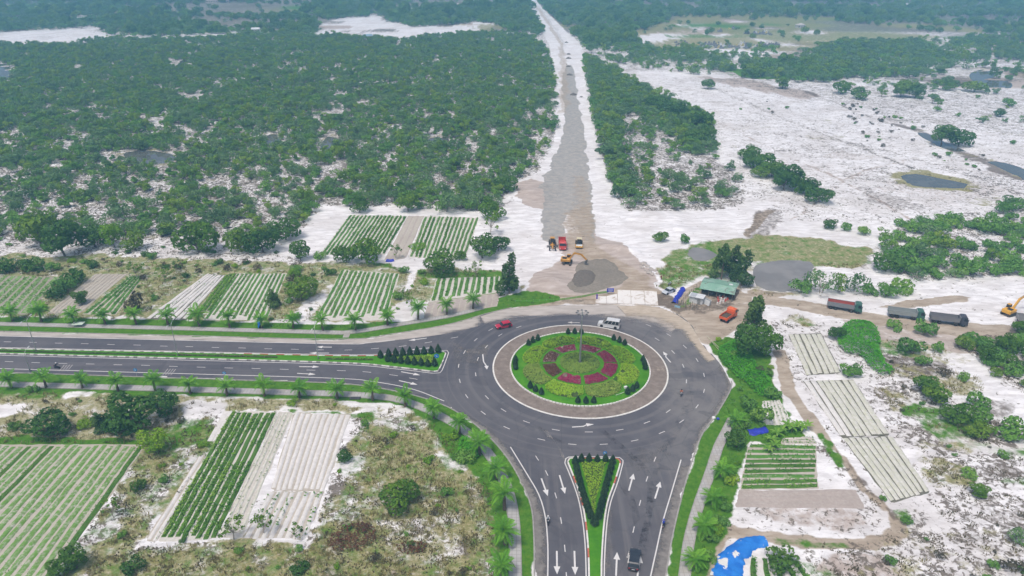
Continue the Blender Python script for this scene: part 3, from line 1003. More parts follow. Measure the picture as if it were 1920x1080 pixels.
def fade_material(name, stops, lo, hi, scale, aniso=None, rough=0.95):
    """dust lying on the asphalt: thins out over the strip by its own edge weight and noise"""
    t = NT(name)
    P = t.pos()
    w = t.n('Attribute', dict(attribute_name='w')).outputs['Fac']
    vec = P
    if aniso is not None:
        vec = t.n('Mapping', Vector=P, Scale=aniso[:3], Rotation=(0, 0, aniso[3])).outputs[0]
    n = t.noise(scale, vec, 6, 0.68)
    a = t.rng(t.math('ADD', w, t.math('MULTIPLY', t.math('SUBTRACT', n, 0.5), 1.1)), lo, hi)
    c = t.ramp(t.noise(scale * 1.7, vec, 5, 0.65), stops)
    t.done(c, rough, None, 0.1)
    tr = t.n('BsdfTransparent')
    mx = t.n('MixShader', i0=a, i1=tr.outputs[0], i2=t.bsdf.outputs[0])
    t.t.links.new(mx.outputs[0], t.out.inputs[0])
    return t.m


def weighted_strip(name, edge_a, edge_b, wa, wb, z, mat, parent, cols=5):
    """sheet between two paths (same count after resampling) with weights across it"""
    def rs(p, n):
        p = np.array(p, float)
        s = np.concatenate([[0], np.cumsum(np.linalg.norm(np.diff(p, axis=0), axis=1))])
        q = np.linspace(0, s[-1], n)
        return np.stack([np.interp(q, s, p[:, 0]), np.interp(q, s, p[:, 1])], 1)
    n = 80
    A, B = rs(edge_a, n), rs(edge_b, n)
    vs, ws = [], []
    for k in range(cols):
        f = k / (cols - 1)
        for i in range(n):
            p = A[i] * (1 - f) + B[i] * f
            vs.append((p[0], p[1], z))
            e = min(1, i / 4, (n - 1 - i) / 4)
            ws.append((wa * (1 - f) + wb * f) * e + (e - 1) * 0.5)
    fs = [(k * n + i, k * n + i + 1, (k + 1) * n + i + 1, (k + 1) * n + i) for k in range(cols - 1) for i in range(n - 1)]
    me = mesh(name, vs, fs, mat)
    at = me.attributes.new('w', 'FLOAT', 'POINT')
    at.data.foreach_set('value', np.array(ws, np.float32))
    o = link(name, me, parent)
    return o


MAT_DUST = fade_material('road_dust', [(0.3, (0.36, 0.325, 0.30)), (0.55, (0.48, 0.44, 0.41)), (0.75, (0.58, 0.54, 0.51))], 0.25, 0.75, 0.35, (0.3, 1.2, 1, R(-5)))
MAT_TAN = fade_material('road_sand', [(0.3, (0.38, 0.31, 0.235)), (0.55, (0.50, 0.43, 0.35)), (0.75, (0.60, 0.54, 0.47))], 0.2, 0.8, 0.55, (0.4, 1.1, 1, R(20)))
MAT_GRIME = fade_material('shoulder_grime', [(0.3, (0.17, 0.16, 0.155)), (0.7, (0.27, 0.25, 0.235))], 0.2, 0.8, 0.5)
# concrete-pale shoulder along the far side, then the tracked-out sand before the works
weighted_strip('dust', P_ROAD_TOP[:-2], SP([(-420, 621), (0, 630), (320, 637), (640, 645), (740, 638), (840, 625), (907, 609), (950, 598)], 2), 1.25, 0.55, 0.004, MAT_DUST, ROAD)
weighted_strip('dust', SP([(890, 596), (960, 577.6), (1040, 573.6), (1117, 571.6), (1233, 575.6), (1288, 604)], 2), SP([(890, 616), (962, 602), (1067, 595), (1160, 603), (1212, 615), (1270, 640)], 2), 1.35, 0.15, 0.005, MAT_DUST, ROAD, 7)
weighted_strip('dust', SP([(1150, 574), (1233, 575.8), (1289, 604), (1316, 645), (1346, 679)], 2), SP([(1170, 600), (1220, 612), (1270, 632), (1300, 660), (1325, 690)], 2), 1.3, -0.1, 0.009, MAT_TAN, ROAD, 7)
weighted_strip('dust', SP([(1346, 679), (1366, 708), (1369, 728), (1346, 770), (1316, 812), (1297, 863)], 2), SP([(1335, 685), (1350, 710), (1352, 728), (1330, 765), (1302, 806), (1283, 858)], 2), 0.75, 0.0, 0.005, MAT_GRIME, ROAD)
weighted_strip('dust', SP([(1297, 864), (1281, 917), (1267, 973), (1257, 1020), (1247, 1080), (1238, 1140)], 2), SP([(1277, 864), (1262, 917), (1246, 973), (1234, 1020), (1221, 1080), (1210, 1140)], 2), 0.9, 0.45, 0.005, MAT_GRIME, ROAD)
weighted_strip('dust', SP([(1004, 1140), (1004, 1080), (1003, 1003), (997, 947), (974, 893), (941, 843), (894, 797), (841, 763)], 2), SP([(1026, 1140), (1026, 1080), (1026, 1020), (1020, 960), (994, 903), (962, 852), (915, 803), (858, 765)], 2), 0.9, 0.35, 0.005, MAT_GRIME, ROAD)
weighted_strip('dust', SP([(-420, 644), (0, 653), (320, 659), (640, 666)], 2), SP([(-420, 640), (0, 650), (320, 656), (640, 663)], 2), 0.8, 0.2, 0.005, MAT_GRIME, ROAD)
weighted_strip('dust', SP([(1000, 796), (1030, 830), (1055, 870), (1078, 930), (1090, 980)], 1), SP([(1018, 800), (1045, 832), (1062, 866), (1086, 930), (1097, 985)], 1), 0.15, 0.42, 0.005, MAT_DUST, ROAD)
weighted_strip('dust', SP([(1140, 950), (1134, 1000), (1131, 1080)], 1), SP([(1160, 950), (1165, 1000), (1166, 1080)], 1), 0.55, -0.05, 0.005, MAT_GRIME, ROAD)
weighted_strip('dust', SP([(1165, 850), (1195, 838), (1225, 845), (1250, 830)], 1), SP([(1185, 885), (1210, 880), (1235, 868), (1262, 850)], 1), 0.30, 0.35, 0.005, MAT_GRIME, ROAD)
weighted_strip('dust', SP([(846, 640), (880, 655), (920, 640)], 1), SP([(850, 690), (885, 690), (915, 690)], 1), 0.45, 0.3, 0.005, MAT_GRIME, ROAD)

MAT_TYRE = fade_material('tyre_marks', [(0.3, (0.07, 0.069, 0.08)), (0.7, (0.10, 0.098, 0.11))], 0.45, 1.05, 0.5)


def tyre(pxs, w, wt):
    p = SP(pxs, 1)
    weighted_strip('tyre_mark', offset(p, w / 2), offset(p, -w / 2), wt, wt, 0.012, MAT_TYRE, ROAD, 3)


tyre([(990, 790), (1050, 830), (1085, 845), (1140, 880), (1180, 930), (1200, 1000)], 1.4, 0.55)
tyre([(1120, 800), (1180, 850), (1215, 890), (1218, 950), (1200, 1040)], 1.2, 0.6)
tyre([(1300, 720), (1280, 780), (1245, 850), (1225, 920), (1210, 1000), (1196, 1080)], 1.8, 0.5)
tyre([(1255, 820), (1235, 880), (1228, 930), (1205, 1010), (1190, 1100)], 0.5, 0.5)
tyre([(925, 790), (975, 830), (1015, 880), (1040, 950), (1050, 1020), (1052, 1100)], 2.2, 0.40)
tyre([(860, 720), (900, 770), (960, 815), (1020, 850)], 2.0, 0.40)
tyre([(870, 600), (940, 600), (1040, 592), (1140, 596), (1220, 622), (1270, 670), (1285, 740)], 2.0, 0.35)

# ------------------------------------------------------------------ painted markings (children of the road)
def paint_material(name, col, thr):
    t = NT(name)
    P = t.pos()
    a = t.rng(t.noise(3.0, P, 6, 0.7), thr, thr + 0.12)
    c = t.mix(t.noise(0.9, P, 5), tuple(x * 0.8 for x in col), col)
    c = t.mix(a, c, (0.17, 0.165, 0.17))
    return t.done(c, 0.7, None, 0.3)


MAT_PAINT = paint_material('road_paint', (0.74, 0.73, 0.73), 0.60)
MAT_PAINT_OLD = paint_material('worn_road_paint', (0.62, 0.60, 0.58), 0.52)
ZP = 0.016


def line(pxs, w=0.18, name='edge_line', mat=None):
    MB().ribbon(SP(pxs, 1.5), w, ZP).build(name, mat or MAT_PAINT, ROAD)


line([(-420, 620.5), (0, 630), (320, 637.5), (640, 645), (690, 642.5), (740, 637.5)], 0.22)
line([(-420, 641), (0, 651.5), (320, 658.5), (640, 665), (740, 662.5), (828, 657.3)], 0.2)
line([(-420, 653), (0, 666), (320, 674.5), (640, 683.5), (740, 691.5), (812, 700)], 0.2)
line([(-420, 677), (0, 691), (320, 700), (620, 709), (700, 715.5), (773, 729.5), (833, 752)], 0.22)
line([(957, 838), (987, 887), (1010, 927), (1022, 967), (1027, 1020), (1027, 1080), (1026, 1140)], 0.22)
line([(1277, 862), (1260, 920), (1243, 977), (1231, 1030), (1220, 1080), (1208, 1140)], 0.22)
line([(1059, 868), (1061, 860), (1066, 857), (1110, 856), (1162, 858), (1168, 863), (1168, 868), (1159, 902), (1145, 942), (1138, 982), (1134, 1037), (1133, 1080), (1133, 1140)], 0.2)
line([(1059, 868), (1070, 894), (1084, 934), (1092, 974), (1097, 1020), (1099, 1080), (1099, 1140)], 0.2)
line([(828, 657.3), (838, 657), (841, 661), (832, 687), (825, 699), (812, 700)], 0.18)

RING_DASH = [(920, 618), (973, 613), (938, 628), (892, 637), (912, 650), (871, 660), (896, 673), (860, 686), (892, 702), (862, 714), (875, 743), (913, 745), (944, 769),
             (906, 774), (987, 791), (950, 802), (1042, 806), (1015, 824), (1073, 833), (1104, 810), (1132, 833), (1162, 806), (1190, 826), (1213, 792), (1241, 811), (1253, 771),
             (1278, 790), (1216, 610), (1254, 628), (1232, 636), (1284, 650), (1262, 660), (1281, 686), (1287, 715), (1307, 675), (1320, 703), (1320, 733), (1307, 762)]


def dash_at(x, y, dx, dy, L=2.0, w=0.16):
    d = Vector((dx, dy)).normalized()
    a, b = (x - d.x * L / 2, y - d.y * L / 2), (x + d.x * L / 2, y + d.y * L / 2)
    MB().ribbon([a, b], w, ZP).build('lane_dash', MAT_PAINT, ROAD)


for px, py in RING_DASH:
    x, y = G(px, py)
    dash_at(x, y, -(y - RC[1]), x - RC[0], 1.7, 0.17)


def dashes(pxs, L=2.0, w=0.16):
    q = W(pxs)
    for i, (x, y) in enumerate(q):
        a, b = q[max(0, i - 1)], q[min(len(q) - 1, i + 1)]
        dash_at(x, y, b[0] - a[0], b[1] - a[1], L, w)


dashes([(-84, 638.3), (-35, 639.6), (14, 641), (62, 642), (110, 643.5), (159, 644.5), (208, 646), (257, 647), (307, 649), (355, 650), (404, 651.5), (454, 652.5), (503, 654), (553, 655), (600, 656), (653, 656.3), (703, 653.5), (755, 649), (803, 642), (852, 633)])
dashes([(-84, 674.5), (-35, 676.4), (17, 678), (67, 680), (118, 681.5), (169, 682.5), (221, 684), (273, 685), (325, 687), (377, 688.5), (429, 690), (480, 691), (533, 692.5), (583, 694), (640, 695), (688, 697.5), (738, 703.5), (775, 710)], 2.2)
dashes([(1007, 859), (1025, 887), (1042, 929), (1052, 976), (1059, 1028), (1062, 1080)], 1.6)
dashes([(1228, 861), (1213, 898), (1200, 943), (1188, 993), (1178, 1040)], 1.6)


def arrow(tail, tip, bend=0.0, w=0.22, mat=None, name='lane_arrow'):
    a, b = Vector(G(*tail)), Vector(G(*tip))
    d = b - a
    L = d.length
    d.normalize()
    n = Vector((-d.y, d.x))
    h = min(1.7, L * 0.38)

    def P(s, o):
        p = a + d * s + n * o
        return (p.x, p.y, ZP)
    m = MB()
    if abs(bend) < 0.01:
        m.add([P(0, -w / 2), P(L - h, -w / 2), P(L - h, -w * 1.9), P(L, 0), P(L - h, w * 1.9), P(L - h, w / 2), P(0, w / 2)], [(0, 1, 2, 3, 4, 5, 6)])
    else:
        o1 = bend
        m.add([P(0, -w / 2 - o1), P(L * .5, -w / 2 - o1), P(L - h, -w / 2), P(L - h, -w * 1.9), P(L, 0), P(L - h, w * 1.9), P(L - h, w / 2), P(L * .5, w / 2 - o1), P(0, w / 2 - o1)],
              [(0, 1, 7, 8), (1, 2, 6, 7), (2, 3, 4, 5, 6)])
    m.build(name, mat or MAT_PAINT, ROAD)


for tl, tp in [((1015, 897), (1027, 930)), ((1049, 891), (1059.5, 926)), ((1044, 1033), (1044.5, 1077)), ((1077, 1033), (1078.5, 1078)),
               ((1179, 920), (1188, 888)), ((1228, 935), (1238, 903)), ((1155, 1080), (1157, 1035)), ((1195, 1082), (1201, 1041)), ((1178, 1056), (1181, 1040)),
               ((808, 652), (771, 656)), ((800, 634), (766, 638.5)), ((622, 651), (594, 650.5)), ((617, 662), (580, 662)), ((561, 687.5), (599, 688)), ((557, 700), (592, 702)),
               ((752, 697), (788, 703.5)), ((748, 713.5), (783, 721.5))]:
    arrow(tl, tp, 0.0, 0.30)
arrow((909, 664), (913, 693), 0.55, 0.3)
arrow((1261, 679), (1243, 659), -0.5, 0.3)
arrow((1072, 798.5), (1114, 795.5), 0.45, 0.3)
arrow((1087, 605), (1064, 604.5), 0.0, 0.3, MAT_PAINT_OLD)
# worn rumble hatching before the junction
for cx, cy in ((123, 690), (317, 697.5)):
    for k in range(4):
        MB().ribbon(W([(cx - 12 + k * 5, cy + 6), (cx - 2 + k * 5, cy - 6)]), 0.14, ZP).build('worn_hatching', MAT_PAINT_OLD, ROAD)

# ------------------------------------------------------------------ kerbs, footpaths
MAT_CONC = simple('concrete', (0.44, 0.42, 0.40), 0.9, 0.18, 0.8, dirt=(0.30, 0.27, 0.22))
MAT_KERB = simple('kerb_concrete', (0.34, 0.325, 0.31), 0.9, 0.2, 1.0, dirt=(0.16, 0.145, 0.12))
MAT_KERB_W = simple('white_kerb_paint', (0.74, 0.73, 0.70), 0.8, 0.12, 1.5, dirt=(0.42, 0.38, 0.32))
MAT_KERB_R = simple('red_kerb_paint', (0.50, 0.14, 0.09), 0.8, 0.2, 1.5, dirt=(0.45, 0.38, 0.33))


def paver_material():
    t = NT('paving_slabs')
    P = t.pos()
    br = t.n('TexBrick', dict(offset=0.0), Vector=P, Scale=1.0, Color1=(0.47, 0.46, 0.46), Color2=(0.40, 0.39, 0.39), Mortar=(0.27, 0.26, 0.25), Mortar_Size=0.035, Brick_Width=0.8, Row_Height=0.8)
    c = t.mix(t.rng(t.noise(0.3, P, 5), 0.45, 0.7, 0, 0.6), br.outputs[0], (0.36, 0.33, 0.28))
    return t.done(c, 0.9, t.bump(br.outputs[1], -0.3, 0.02), 0.2)


MAT_PAVER = paver_material()
for nm, wk, wd in (('footpath', WALK_FAR, 1.7), ('footpath', WALK_NEAR, 1.9), ('footpath', WALK_EAST, 1.7)):
    o = MB().ribbon(wk, wd, 0.10, -0.3).build(nm, MAT_PAVER)
    tag(o, kind='structure')
    for sgn in (1, -1):
        MB().ribbon(offset(wk, sgn * (wd / 2 + 0.09)), 0.16, 0.13, -0.3).build('edging', MAT_KERB, o)
MB().ribbon(W([(652, 624), (648, 633)]), 1.6, 0.09, -0.3).build('ramp', MAT_PAVER, ROAD)
for pth, sg in ((P_ROAD_TOP, 1), (P_ROAD_EAST[10:], 1), (P_ROAD_SW, 1)):
    MB().ribbon(offset(pth, sg * 0.10), 0.26, 0.14, -0.4).build('kerb', MAT_KERB, ROAD)
MAT_GRASS_SLAB = None

# ================================================================== plants
def leaf_material(name, lo, mid, hi, inst=0.5, trans=0.25, rough=0.7):
    t = NT(name)
    v = t.n('Attribute', dict(attribute_name='var')).outputs['Fac']
    rnd = t.n('ObjectInfo').outputs['Random']
    f = t.math('ADD', t.math('MULTIPLY', v, 1 - inst), t.math('MULTIPLY', rnd, inst))
    c = t.ramp(f, [(0.12, lo), (0.5, mid), (0.9, hi)])
    t.done(c, rough, None, 0.25)
    tl = t.n('BsdfTranslucent', Color=t.mix(0.5, c, hi))
    mx = t.n('MixShader', i0=trans, i1=t.bsdf.outputs[0], i2=tl.outputs[0])
    t.t.links.new(mx.outputs[0], t.out.inputs[0])
    return t.m


LEAF = {
    'broad': leaf_material('leaf_broad', (0.058, 0.15, 0.014), (0.11, 0.24, 0.022), (0.22, 0.34, 0.03)),
    'wood': leaf_material('leaf_woodland', (0.095, 0.235, 0.042), (0.155, 0.345, 0.054), (0.25, 0.43, 0.07), 0.55),
    'wood_grey': leaf_material('leaf_grey_green', (0.09, 0.19, 0.07), (0.15, 0.28, 0.1), (0.23, 0.36, 0.14), 0.5),
    'wood_yellow': leaf_material('leaf_yellow_green', (0.11, 0.24, 0.025), (0.19, 0.34, 0.035), (0.3, 0.43, 0.05), 0.5),
    'dark': leaf_material('leaf_dark', (0.042, 0.12, 0.018), (0.072, 0.18, 0.026), (0.13, 0.25, 0.034)),
    'casu': leaf_material('leaf_casuarina', (0.055, 0.125, 0.035), (0.095, 0.185, 0.045), (0.17, 0.27, 0.06)),
    'lime': leaf_material('leaf_lime', (0.115, 0.27, 0.012), (0.205, 0.39, 0.018), (0.33, 0.48, 0.03)),
    'hedge': leaf_material('leaf_hedge', (0.13, 0.29, 0.012), (0.23, 0.42, 0.018), (0.36, 0.50, 0.03), 0.12, 0.08),
    'vine': leaf_material('leaf_vine', (0.05, 0.24, 0.006), (0.085, 0.36, 0.01), (0.16, 0.46, 0.02), 0.1),
    'palm': leaf_material('leaf_palm', (0.085, 0.26, 0.018), (0.15, 0.39, 0.03), (0.26, 0.5, 0.055)),
    'cone': leaf_material('leaf_topiary', (0.0175, 0.05, 0.02), (0.0325, 0.0775, 0.0275), (0.05625, 0.1125, 0.0375), 0.3),
    'dry': leaf_material('leaf_dry', (0.0715, 0.066, 0.0385), (0.121, 0.11, 0.0605), (0.209, 0.176, 0.099)),
    'straw': leaf_material('grass_straw', (0.15, 0.155, 0.05), (0.28, 0.24, 0.1), (0.44, 0.37, 0.2)),
    'blade': leaf_material('grass_green', (0.05, 0.15, 0.012), (0.09, 0.23, 0.02), (0.17, 0.3, 0.04)),
    'crop': leaf_material('crop_green', (0.062, 0.18, 0.022), (0.11, 0.275, 0.035), (0.19, 0.36, 0.055)),
    'crop_light': leaf_material('crop_light', (0.1, 0.26, 0.03), (0.17, 0.36, 0.04), (0.27, 0.44, 0.07)),
    'crop_pale': leaf_material('crop_pale', (0.12, 0.22, 0.07), (0.19, 0.3, 0.1), (0.3, 0.38, 0.16)),
    'red': leaf_material('leaf_crimson', (0.14, 0.01, 0.04), (0.26, 0.018, 0.075), (0.38, 0.05, 0.12), 0.12, 0.1),
    'rust': leaf_material('leaf_rust', (0.07, 0.028, 0.02), (0.14, 0.055, 0.03), (0.2, 0.13, 0.06), 0.1),
    'olive_light': leaf_material('leaf_light_olive', (0.11, 0.21, 0.025), (0.19, 0.3, 0.04), (0.3, 0.37, 0.08), 0.2, 0.08),
    'olive': leaf_material('leaf_olive', (0.054, 0.108, 0.024), (0.108, 0.162, 0.036), (0.204, 0.204, 0.072)),
}
BARK = simple('bark', (0.17, 0.14, 0.115), 0.95, 0.35, 3.0, bump=0.4)
BARK_PALE = simple('pale_bark', (0.32, 0.29, 0.25), 0.95, 0.3, 3.0)
BARK_PALM = simple('palm_bark', (0.14, 0.105, 0.075), 0.95, 0.4, 5.0, bump=0.6)


def leaf_quads(C, N, size, rng, spread=0.7, aspect=0.7):
    n = len(C)
    N = N + rng.normal(0, spread, (n, 3))
    N /= np.linalg.norm(N, axis=1)[:, None] + 1e-9
    A = rng.normal(0, 1, (n, 3))
    U = np.cross(N, A)
    U /= np.linalg.norm(U, axis=1)[:, None] + 1e-9
    V = np.cross(N, U)
    s = (size * rng.uniform(0.55, 1.35, n))[:, None]
    U = U * s
    V = V * s * aspect
    b = N * s * 0.15
    return np.stack([C - U, C - V * 0.9 + b * rng.uniform(-1, 1, (n, 1)), C + U, C + V], 1)


def lobes_leaves(lobes, n, size, rng, shell=0.86, spread=0.38):
    """leaf cards through the outer part of several ellipsoid clumps"""
    L = np.array(lobes, float)          # x y z rx ry rz
    wts = (L[:, 3] * L[:, 4] + L[:, 3] * L[:, 5]) ** 1.0
    k = rng.choice(len(L), int(n * 1.6), p=wts / wts.sum())
    d = rng.normal(0, 1, (len(k), 3))
    d /= np.linalg.norm(d, axis=1)[:, None]
    r = shell + (1.06 - shell) * rng.random(len(k)) ** 0.6
    C = L[k, :3] + d * L[k, 3:] * r[:, None]
    # drop those buried deep inside another clump
    keep = np.ones(len(k), bool)
    for j in range(len(L)):
        q = (C - L[j, :3]) / L[j, 3:]
        keep &= ~((np.linalg.norm(q, axis=1) < 0.72) & (k != j))
    low = (d[:, 2] < -0.55) & (rng.random(len(k)) < 0.6)
    keep &= ~low
    C, d, kk = C[keep][:n], d[keep][:n], k[keep][:n]
    Q = leaf_quads(C, d, size, rng, spread)
    lobe_tint = rng.random(len(L))
    var = np.clip(0.5 * rng.random(len(C)) + 0.5 * lobe_tint[kk], 0, 1)
    return Q, var


def limbs(lobes, base_r, fork_z, rng, pick=6, stems=1):
    m = MB()
    L = [l for l in lobes]
    rng.shuffle(L)
    for s in range(stems):
        a = rng.uniform(0, 6.28)
        off = 0.0 if stems == 1 else base_r * 1.6
        b = Vector((math.cos(a) * off, math.sin(a) * off, -0.4))
        f = Vector((b.x * 2.5 + rng.normal(0, .15), b.y * 2.5 + rng.normal(0, .15), fork_z))
        m.tube([b, b.lerp(f, .5) + Vector((rng.normal(0, .08), rng.normal(0, .08), 0)), f], [base_r * 1.25, base_r, base_r * .8], 7)
        for l in L[s::stems][:pick]:
            e = Vector(l[:3])
            mid = f.lerp(e, 0.5) + Vector((rng.normal(0, .2), rng.normal(0, .2), rng.normal(0, .2)))
            m.tube([f - Vector((0, 0, .1)), mid, e], [base_r * .6, base_r * .38, base_r * .12], 5)
    return m


def tree_round(seed, n=1900, width=8.0, height=7.0, leaf=0.30, nl=20, flat=0.8):
    """dense spreading broadleaf: many clumps over a low trunk"""
    rng = np.random.default_rng(seed)
    lobes = []
    rr = width / 2
    cz = height * 0.48
    for i in range(nl):
        a = rng.uniform(0, 6.283)
        rad = rr * 0.72 * math.sqrt(rng.random())
        up = math.sqrt(max(0, 1 - (rad / (rr * .9)) ** 2))
        z = cz + (height * 0.36) * up * rng.uniform(-0.75, 1.0)
        s = rr * rng.uniform(0.26, 0.44)
        lobes.append((rad * math.cos(a), rad * math.sin(a), z, s, s, s * flat))
    Q, var = lobes_leaves(lobes, n, leaf, rng)
    return Q, var, limbs(lobes, 0.2, height * 0.2, rng, 7)


def tree_wood(seed, n=560, width=6.0, height=5.0, leaf=0.27):
    """woodland acacia: thin stems, open flattish clumps with gaps"""
    rng = np.random.default_rng(seed)
    lobes = []
    nl = rng.integers(7, 15)
    n = int(n * rng.uniform(0.6, 1.25))
    width *= rng.uniform(0.8, 1.15)
    for i in range(nl):
        a = rng.uniform(0, 6.283)
        rad = width * 0.40 * math.sqrt(rng.random())
        z = height * rng.uniform(0.30, 0.84) - 0.14 * rad
        s = width * rng.uniform(0.10, 0.19)
        lobes.append((rad * math.cos(a), rad * math.sin(a), z, s * 1.2, s * 1.2, s * 0.8))
    Q, var = lobes_leaves(lobes, n, leaf, rng, 0.55, 0.5)
    return Q, var, limbs(lobes, 0.11, height * 0.24, rng, 5, 2)


def tree_casu(seed, n=1700, width=6.4, height=9.0, leaf=0.30):
    rng = np.random.default_rng(seed)
    lobes = []
    for i in range(22):
        z = height * rng.uniform(0.14, 0.96)
        w = width * 0.5 * (1 - (z / height)) ** 0.55 * 0.9 + 0.25
        a = rng.uniform(0, 6.283)
        rad = w * rng.uniform(0.2, 0.75)
        s = 0.35 + w * 0.30
        lobes.append((rad * math.cos(a), rad * math.sin(a), z, s, s, s * 1.25))
    Q, var = lobes_leaves(lobes, n, leaf, rng, 0.5, 0.6)
    m = MB().tube([(0, 0, -.4), (0.1, 0, height * .5), (0, 0, height * .95)], [.2, .13, .03], 7)
    for l in lobes[::2]:
        m.tube([(0, 0, max(.6, l[2] - 1.0)), (l[0] * .6, l[1] * .6, l[2] - .2), l[:3]], [.06, .04, .02], 4)
    return Q, var, m


def tree_sparse(seed, n=330, width=5.0, height=6.0, leaf=0.22):
    """thin sapling, branches showing between few leaves"""
    rng = np.random.default_rng(seed)
    lobes = []
    for i in range(13):
        a = rng.uniform(0, 6.283)
        rad = width * 0.42 * math.sqrt(rng.random())
        s = width * rng.uniform(0.07, 0.13)
        lobes.append((rad * math.cos(a), rad * math.sin(a), height * rng.uniform(0.45, 0.98) - 0.15 * rad, s, s, s))
    Q, var = lobes_leaves(lobes, n, leaf, rng, 0.2, 1.0)
    return Q, var, limbs(lobes, 0.09, height * 0.3, rng, 13, 1)


def bush(seed, n=620, width=4.0, height=2.3, leaf=0.2, nl=11):
    rng = np.random.default_rng(seed)
    lobes = []
    for i in range(nl):
        a = rng.uniform(0, 6.283)
        rad = width * 0.34 * math.sqrt(rng.random())
        s = width * rng.uniform(0.14, 0.22)
        lobes.append((rad * math.cos(a), rad * math.sin(a), height * rng.uniform(0.22, 0.68), s, s, s * 0.8))
    Q, var = lobes_leaves(lobes, n, leaf, rng, 0.7, 0.42)
    return Q, var, limbs(lobes, 0.06, 0.25, rng, 5, 2)


KINDS = {}


def kind(name, gens, leafmat, barkmat, nominal):
    """prototype meshes; nominal = crown width of the prototype"""
    out = []
    for i, (Q, var, tm) in enumerate(gens):
        out.append((quads_mesh('crown', Q, leafmat, {'var': var}), tm.me('trunk', barkmat)))
    KINDS[name] = (out, nominal)


kind('round', [tree_round(100 + i, width=8, height=h, nl=nl) for i, (h, nl) in enumerate([(7, 20), (6.4, 24), (7.6, 18), (6.8, 22)])], LEAF['broad'], BARK, 8.4)
kind('dark', [tree_round(130 + i, width=8, height=h, nl=20) for i, h in enumerate([7, 6.2, 7.6])], LEAF['dark'], BARK, 8.4)
kind('lime', [tree_round(150 + i, width=8, height=9, nl=18, n=1500) for i in range(2)], LEAF['lime'], BARK, 8.4)
kind('wood', [tree_wood(200 + i, height=3.9 + 0.45 * (i % 4)) for i in range(12)], LEAF['wood'], BARK_PALE, 6.0)
for _i, (_cm, _tm) in enumerate(KINDS['wood'][0]):       # mixed species
    if _i % 4 in (1, 2):
        _cm.materials[0] = LEAF['wood_grey']
    elif _i % 4 == 3:
        _cm.materials[0] = LEAF['wood_yellow']
kind('casu', [tree_casu(300 + i) for i in range(3)], LEAF['casu'], BARK, 6.2)
kind('sparse', [tree_sparse(400 + i) for i in range(4)], LEAF['broad'], BARK_PALE, 5.2)
kind('bush', [bush(500 + i) for i in range(5)], LEAF['wood'], BARK, 4.0)
kind('darkbush', [bush(540 + i) for i in range(3)], LEAF['dark'], BARK, 4.0)
kind('limebush', [bush(560 + i) for i in range(2)], LEAF['lime'], BARK, 4.0)
kind('drybush', [bush(580 + i, n=260, nl=8, leaf=0.2) for i in range(4)], LEAF['dry'], BARK, 4.0)

PLANT_NAME = {'round': 'broadleaf_tree', 'dark': 'broadleaf_tree', 'lime': 'young_tree', 'wood': 'woodland_tree', 'casu': 'casuarina_tree', 'sparse': 'sapling', 'bush': 'bush', 'darkbush': 'bush',
              'limebush': 'bush', 'drybush': 'dry_bush'}


def plant_at(kd, x, y, width, label, group=None, stretch=1.0, cat=None, rz=None, var=None):
    protos, nom = KINDS[kd]
    i = random.randrange(len(protos)) if var is None else var % len(protos)
    cr, tr = protos[i]
    s = width / nom
    e = empty(PLANT_NAME[kd], (x, y, gz(x, y) - 0.03), random.uniform(0, 6.28) if rz is None else rz, (s, s, s * stretch))
    link('trunk', tr, e)
    link('crown', cr, e)
    tag(e, label, cat or ('bush' if 'bush' in kd else 'tree'), group)
    return e


def T(kd, bx, by, wpx, label, stretch=1.0, group=None):
    """a plant standing at pixel (bx, by), crown wpx pixels wide"""
    x, y = G(bx, by)
    return plant_at(kd, x, y, wpx * mpp(bx, by), label, group, stretch)


# ---- woodland: scatter points, the 300 that show largest are trees of their own, the rest one mass
def scatter(poly_px, spacing, keep, seed, smin, smax, world=None, gap=0.0, gapscale=22, size_noise=True):
    rng = np.random.default_rng(seed)
    poly = np.array(world if world is not None else W(poly_px))
    x0, y0 = poly.min(0)
    x1, y1 = poly.max(0)
    gx, gy = np.meshgrid(np.arange(x0, x1, spacing), np.arange(y0, y1, spacing))
    gx = gx.ravel() + rng.uniform(-.55, .55, gx.size) * spacing
    gy = gy.ravel() + rng.uniform(-.55, .55, gy.size) * spacing
    m = inside(gx, gy, poly)
    nz = vnoise(gx, gy, gapscale, seed + 3, 3)
    m &= rng.random(gx.size) < keep * np.clip((nz - gap) * 5 + 0.5, 0.05, 1)
    m &= ~hard_at(gx, gy)
    gx, gy, nz = gx[m], gy[m], nz[m]
    s = (smin + (smax - smin) * rng.random(len(gx)) ** 1.4 * 1.25) * (0.8 + 0.5 * nz if size_noise else 1)
    return np.stack([gx, gy, s], 1)


def far_poly(y0, y1, x0=-120, x1=2040):
    return [(x0, y0), (x1, y0), (x1, y1), (x0, y1)]


_w = scatter(WOOD_WEST, 3.3, 0.88, 21, 0.46, 1.0, gap=0.385, gapscale=10)
_thin = np.interp(_w[:, 1], [190, 240, 300, 380], [0.42, 0.60, 0.80, 1.0])      # the wood opens up towards the highway
woods = [_w[np.random.default_rng(5).random(len(_w)) < _thin]]
woods.append(scatter([(1150, 130), (1215, 168), (1268, 196), (1335, 225), (1338, 290), (1345, 300), (1290, 285), (1220, 230), (1140, 190), (1110, 150)], 3.8, 0.9, 23, 0.7, 1.15, gap=0.2))
woods.append(scatter(WOOD_EAST, 4.2, 0.5, 22, 0.45, 0.9, gap=0.44, gapscale=12))
woods.append(scatter([(1094, 104), (1120, 118), (1160, 152), (1215, 172), (1165, 230), (1180, 330), (1200, 385), (1170, 392), (1140, 340), (1118, 260), (1104, 160)], 4.0, 0.85, 29, 0.85, 1.25, gap=0.2))
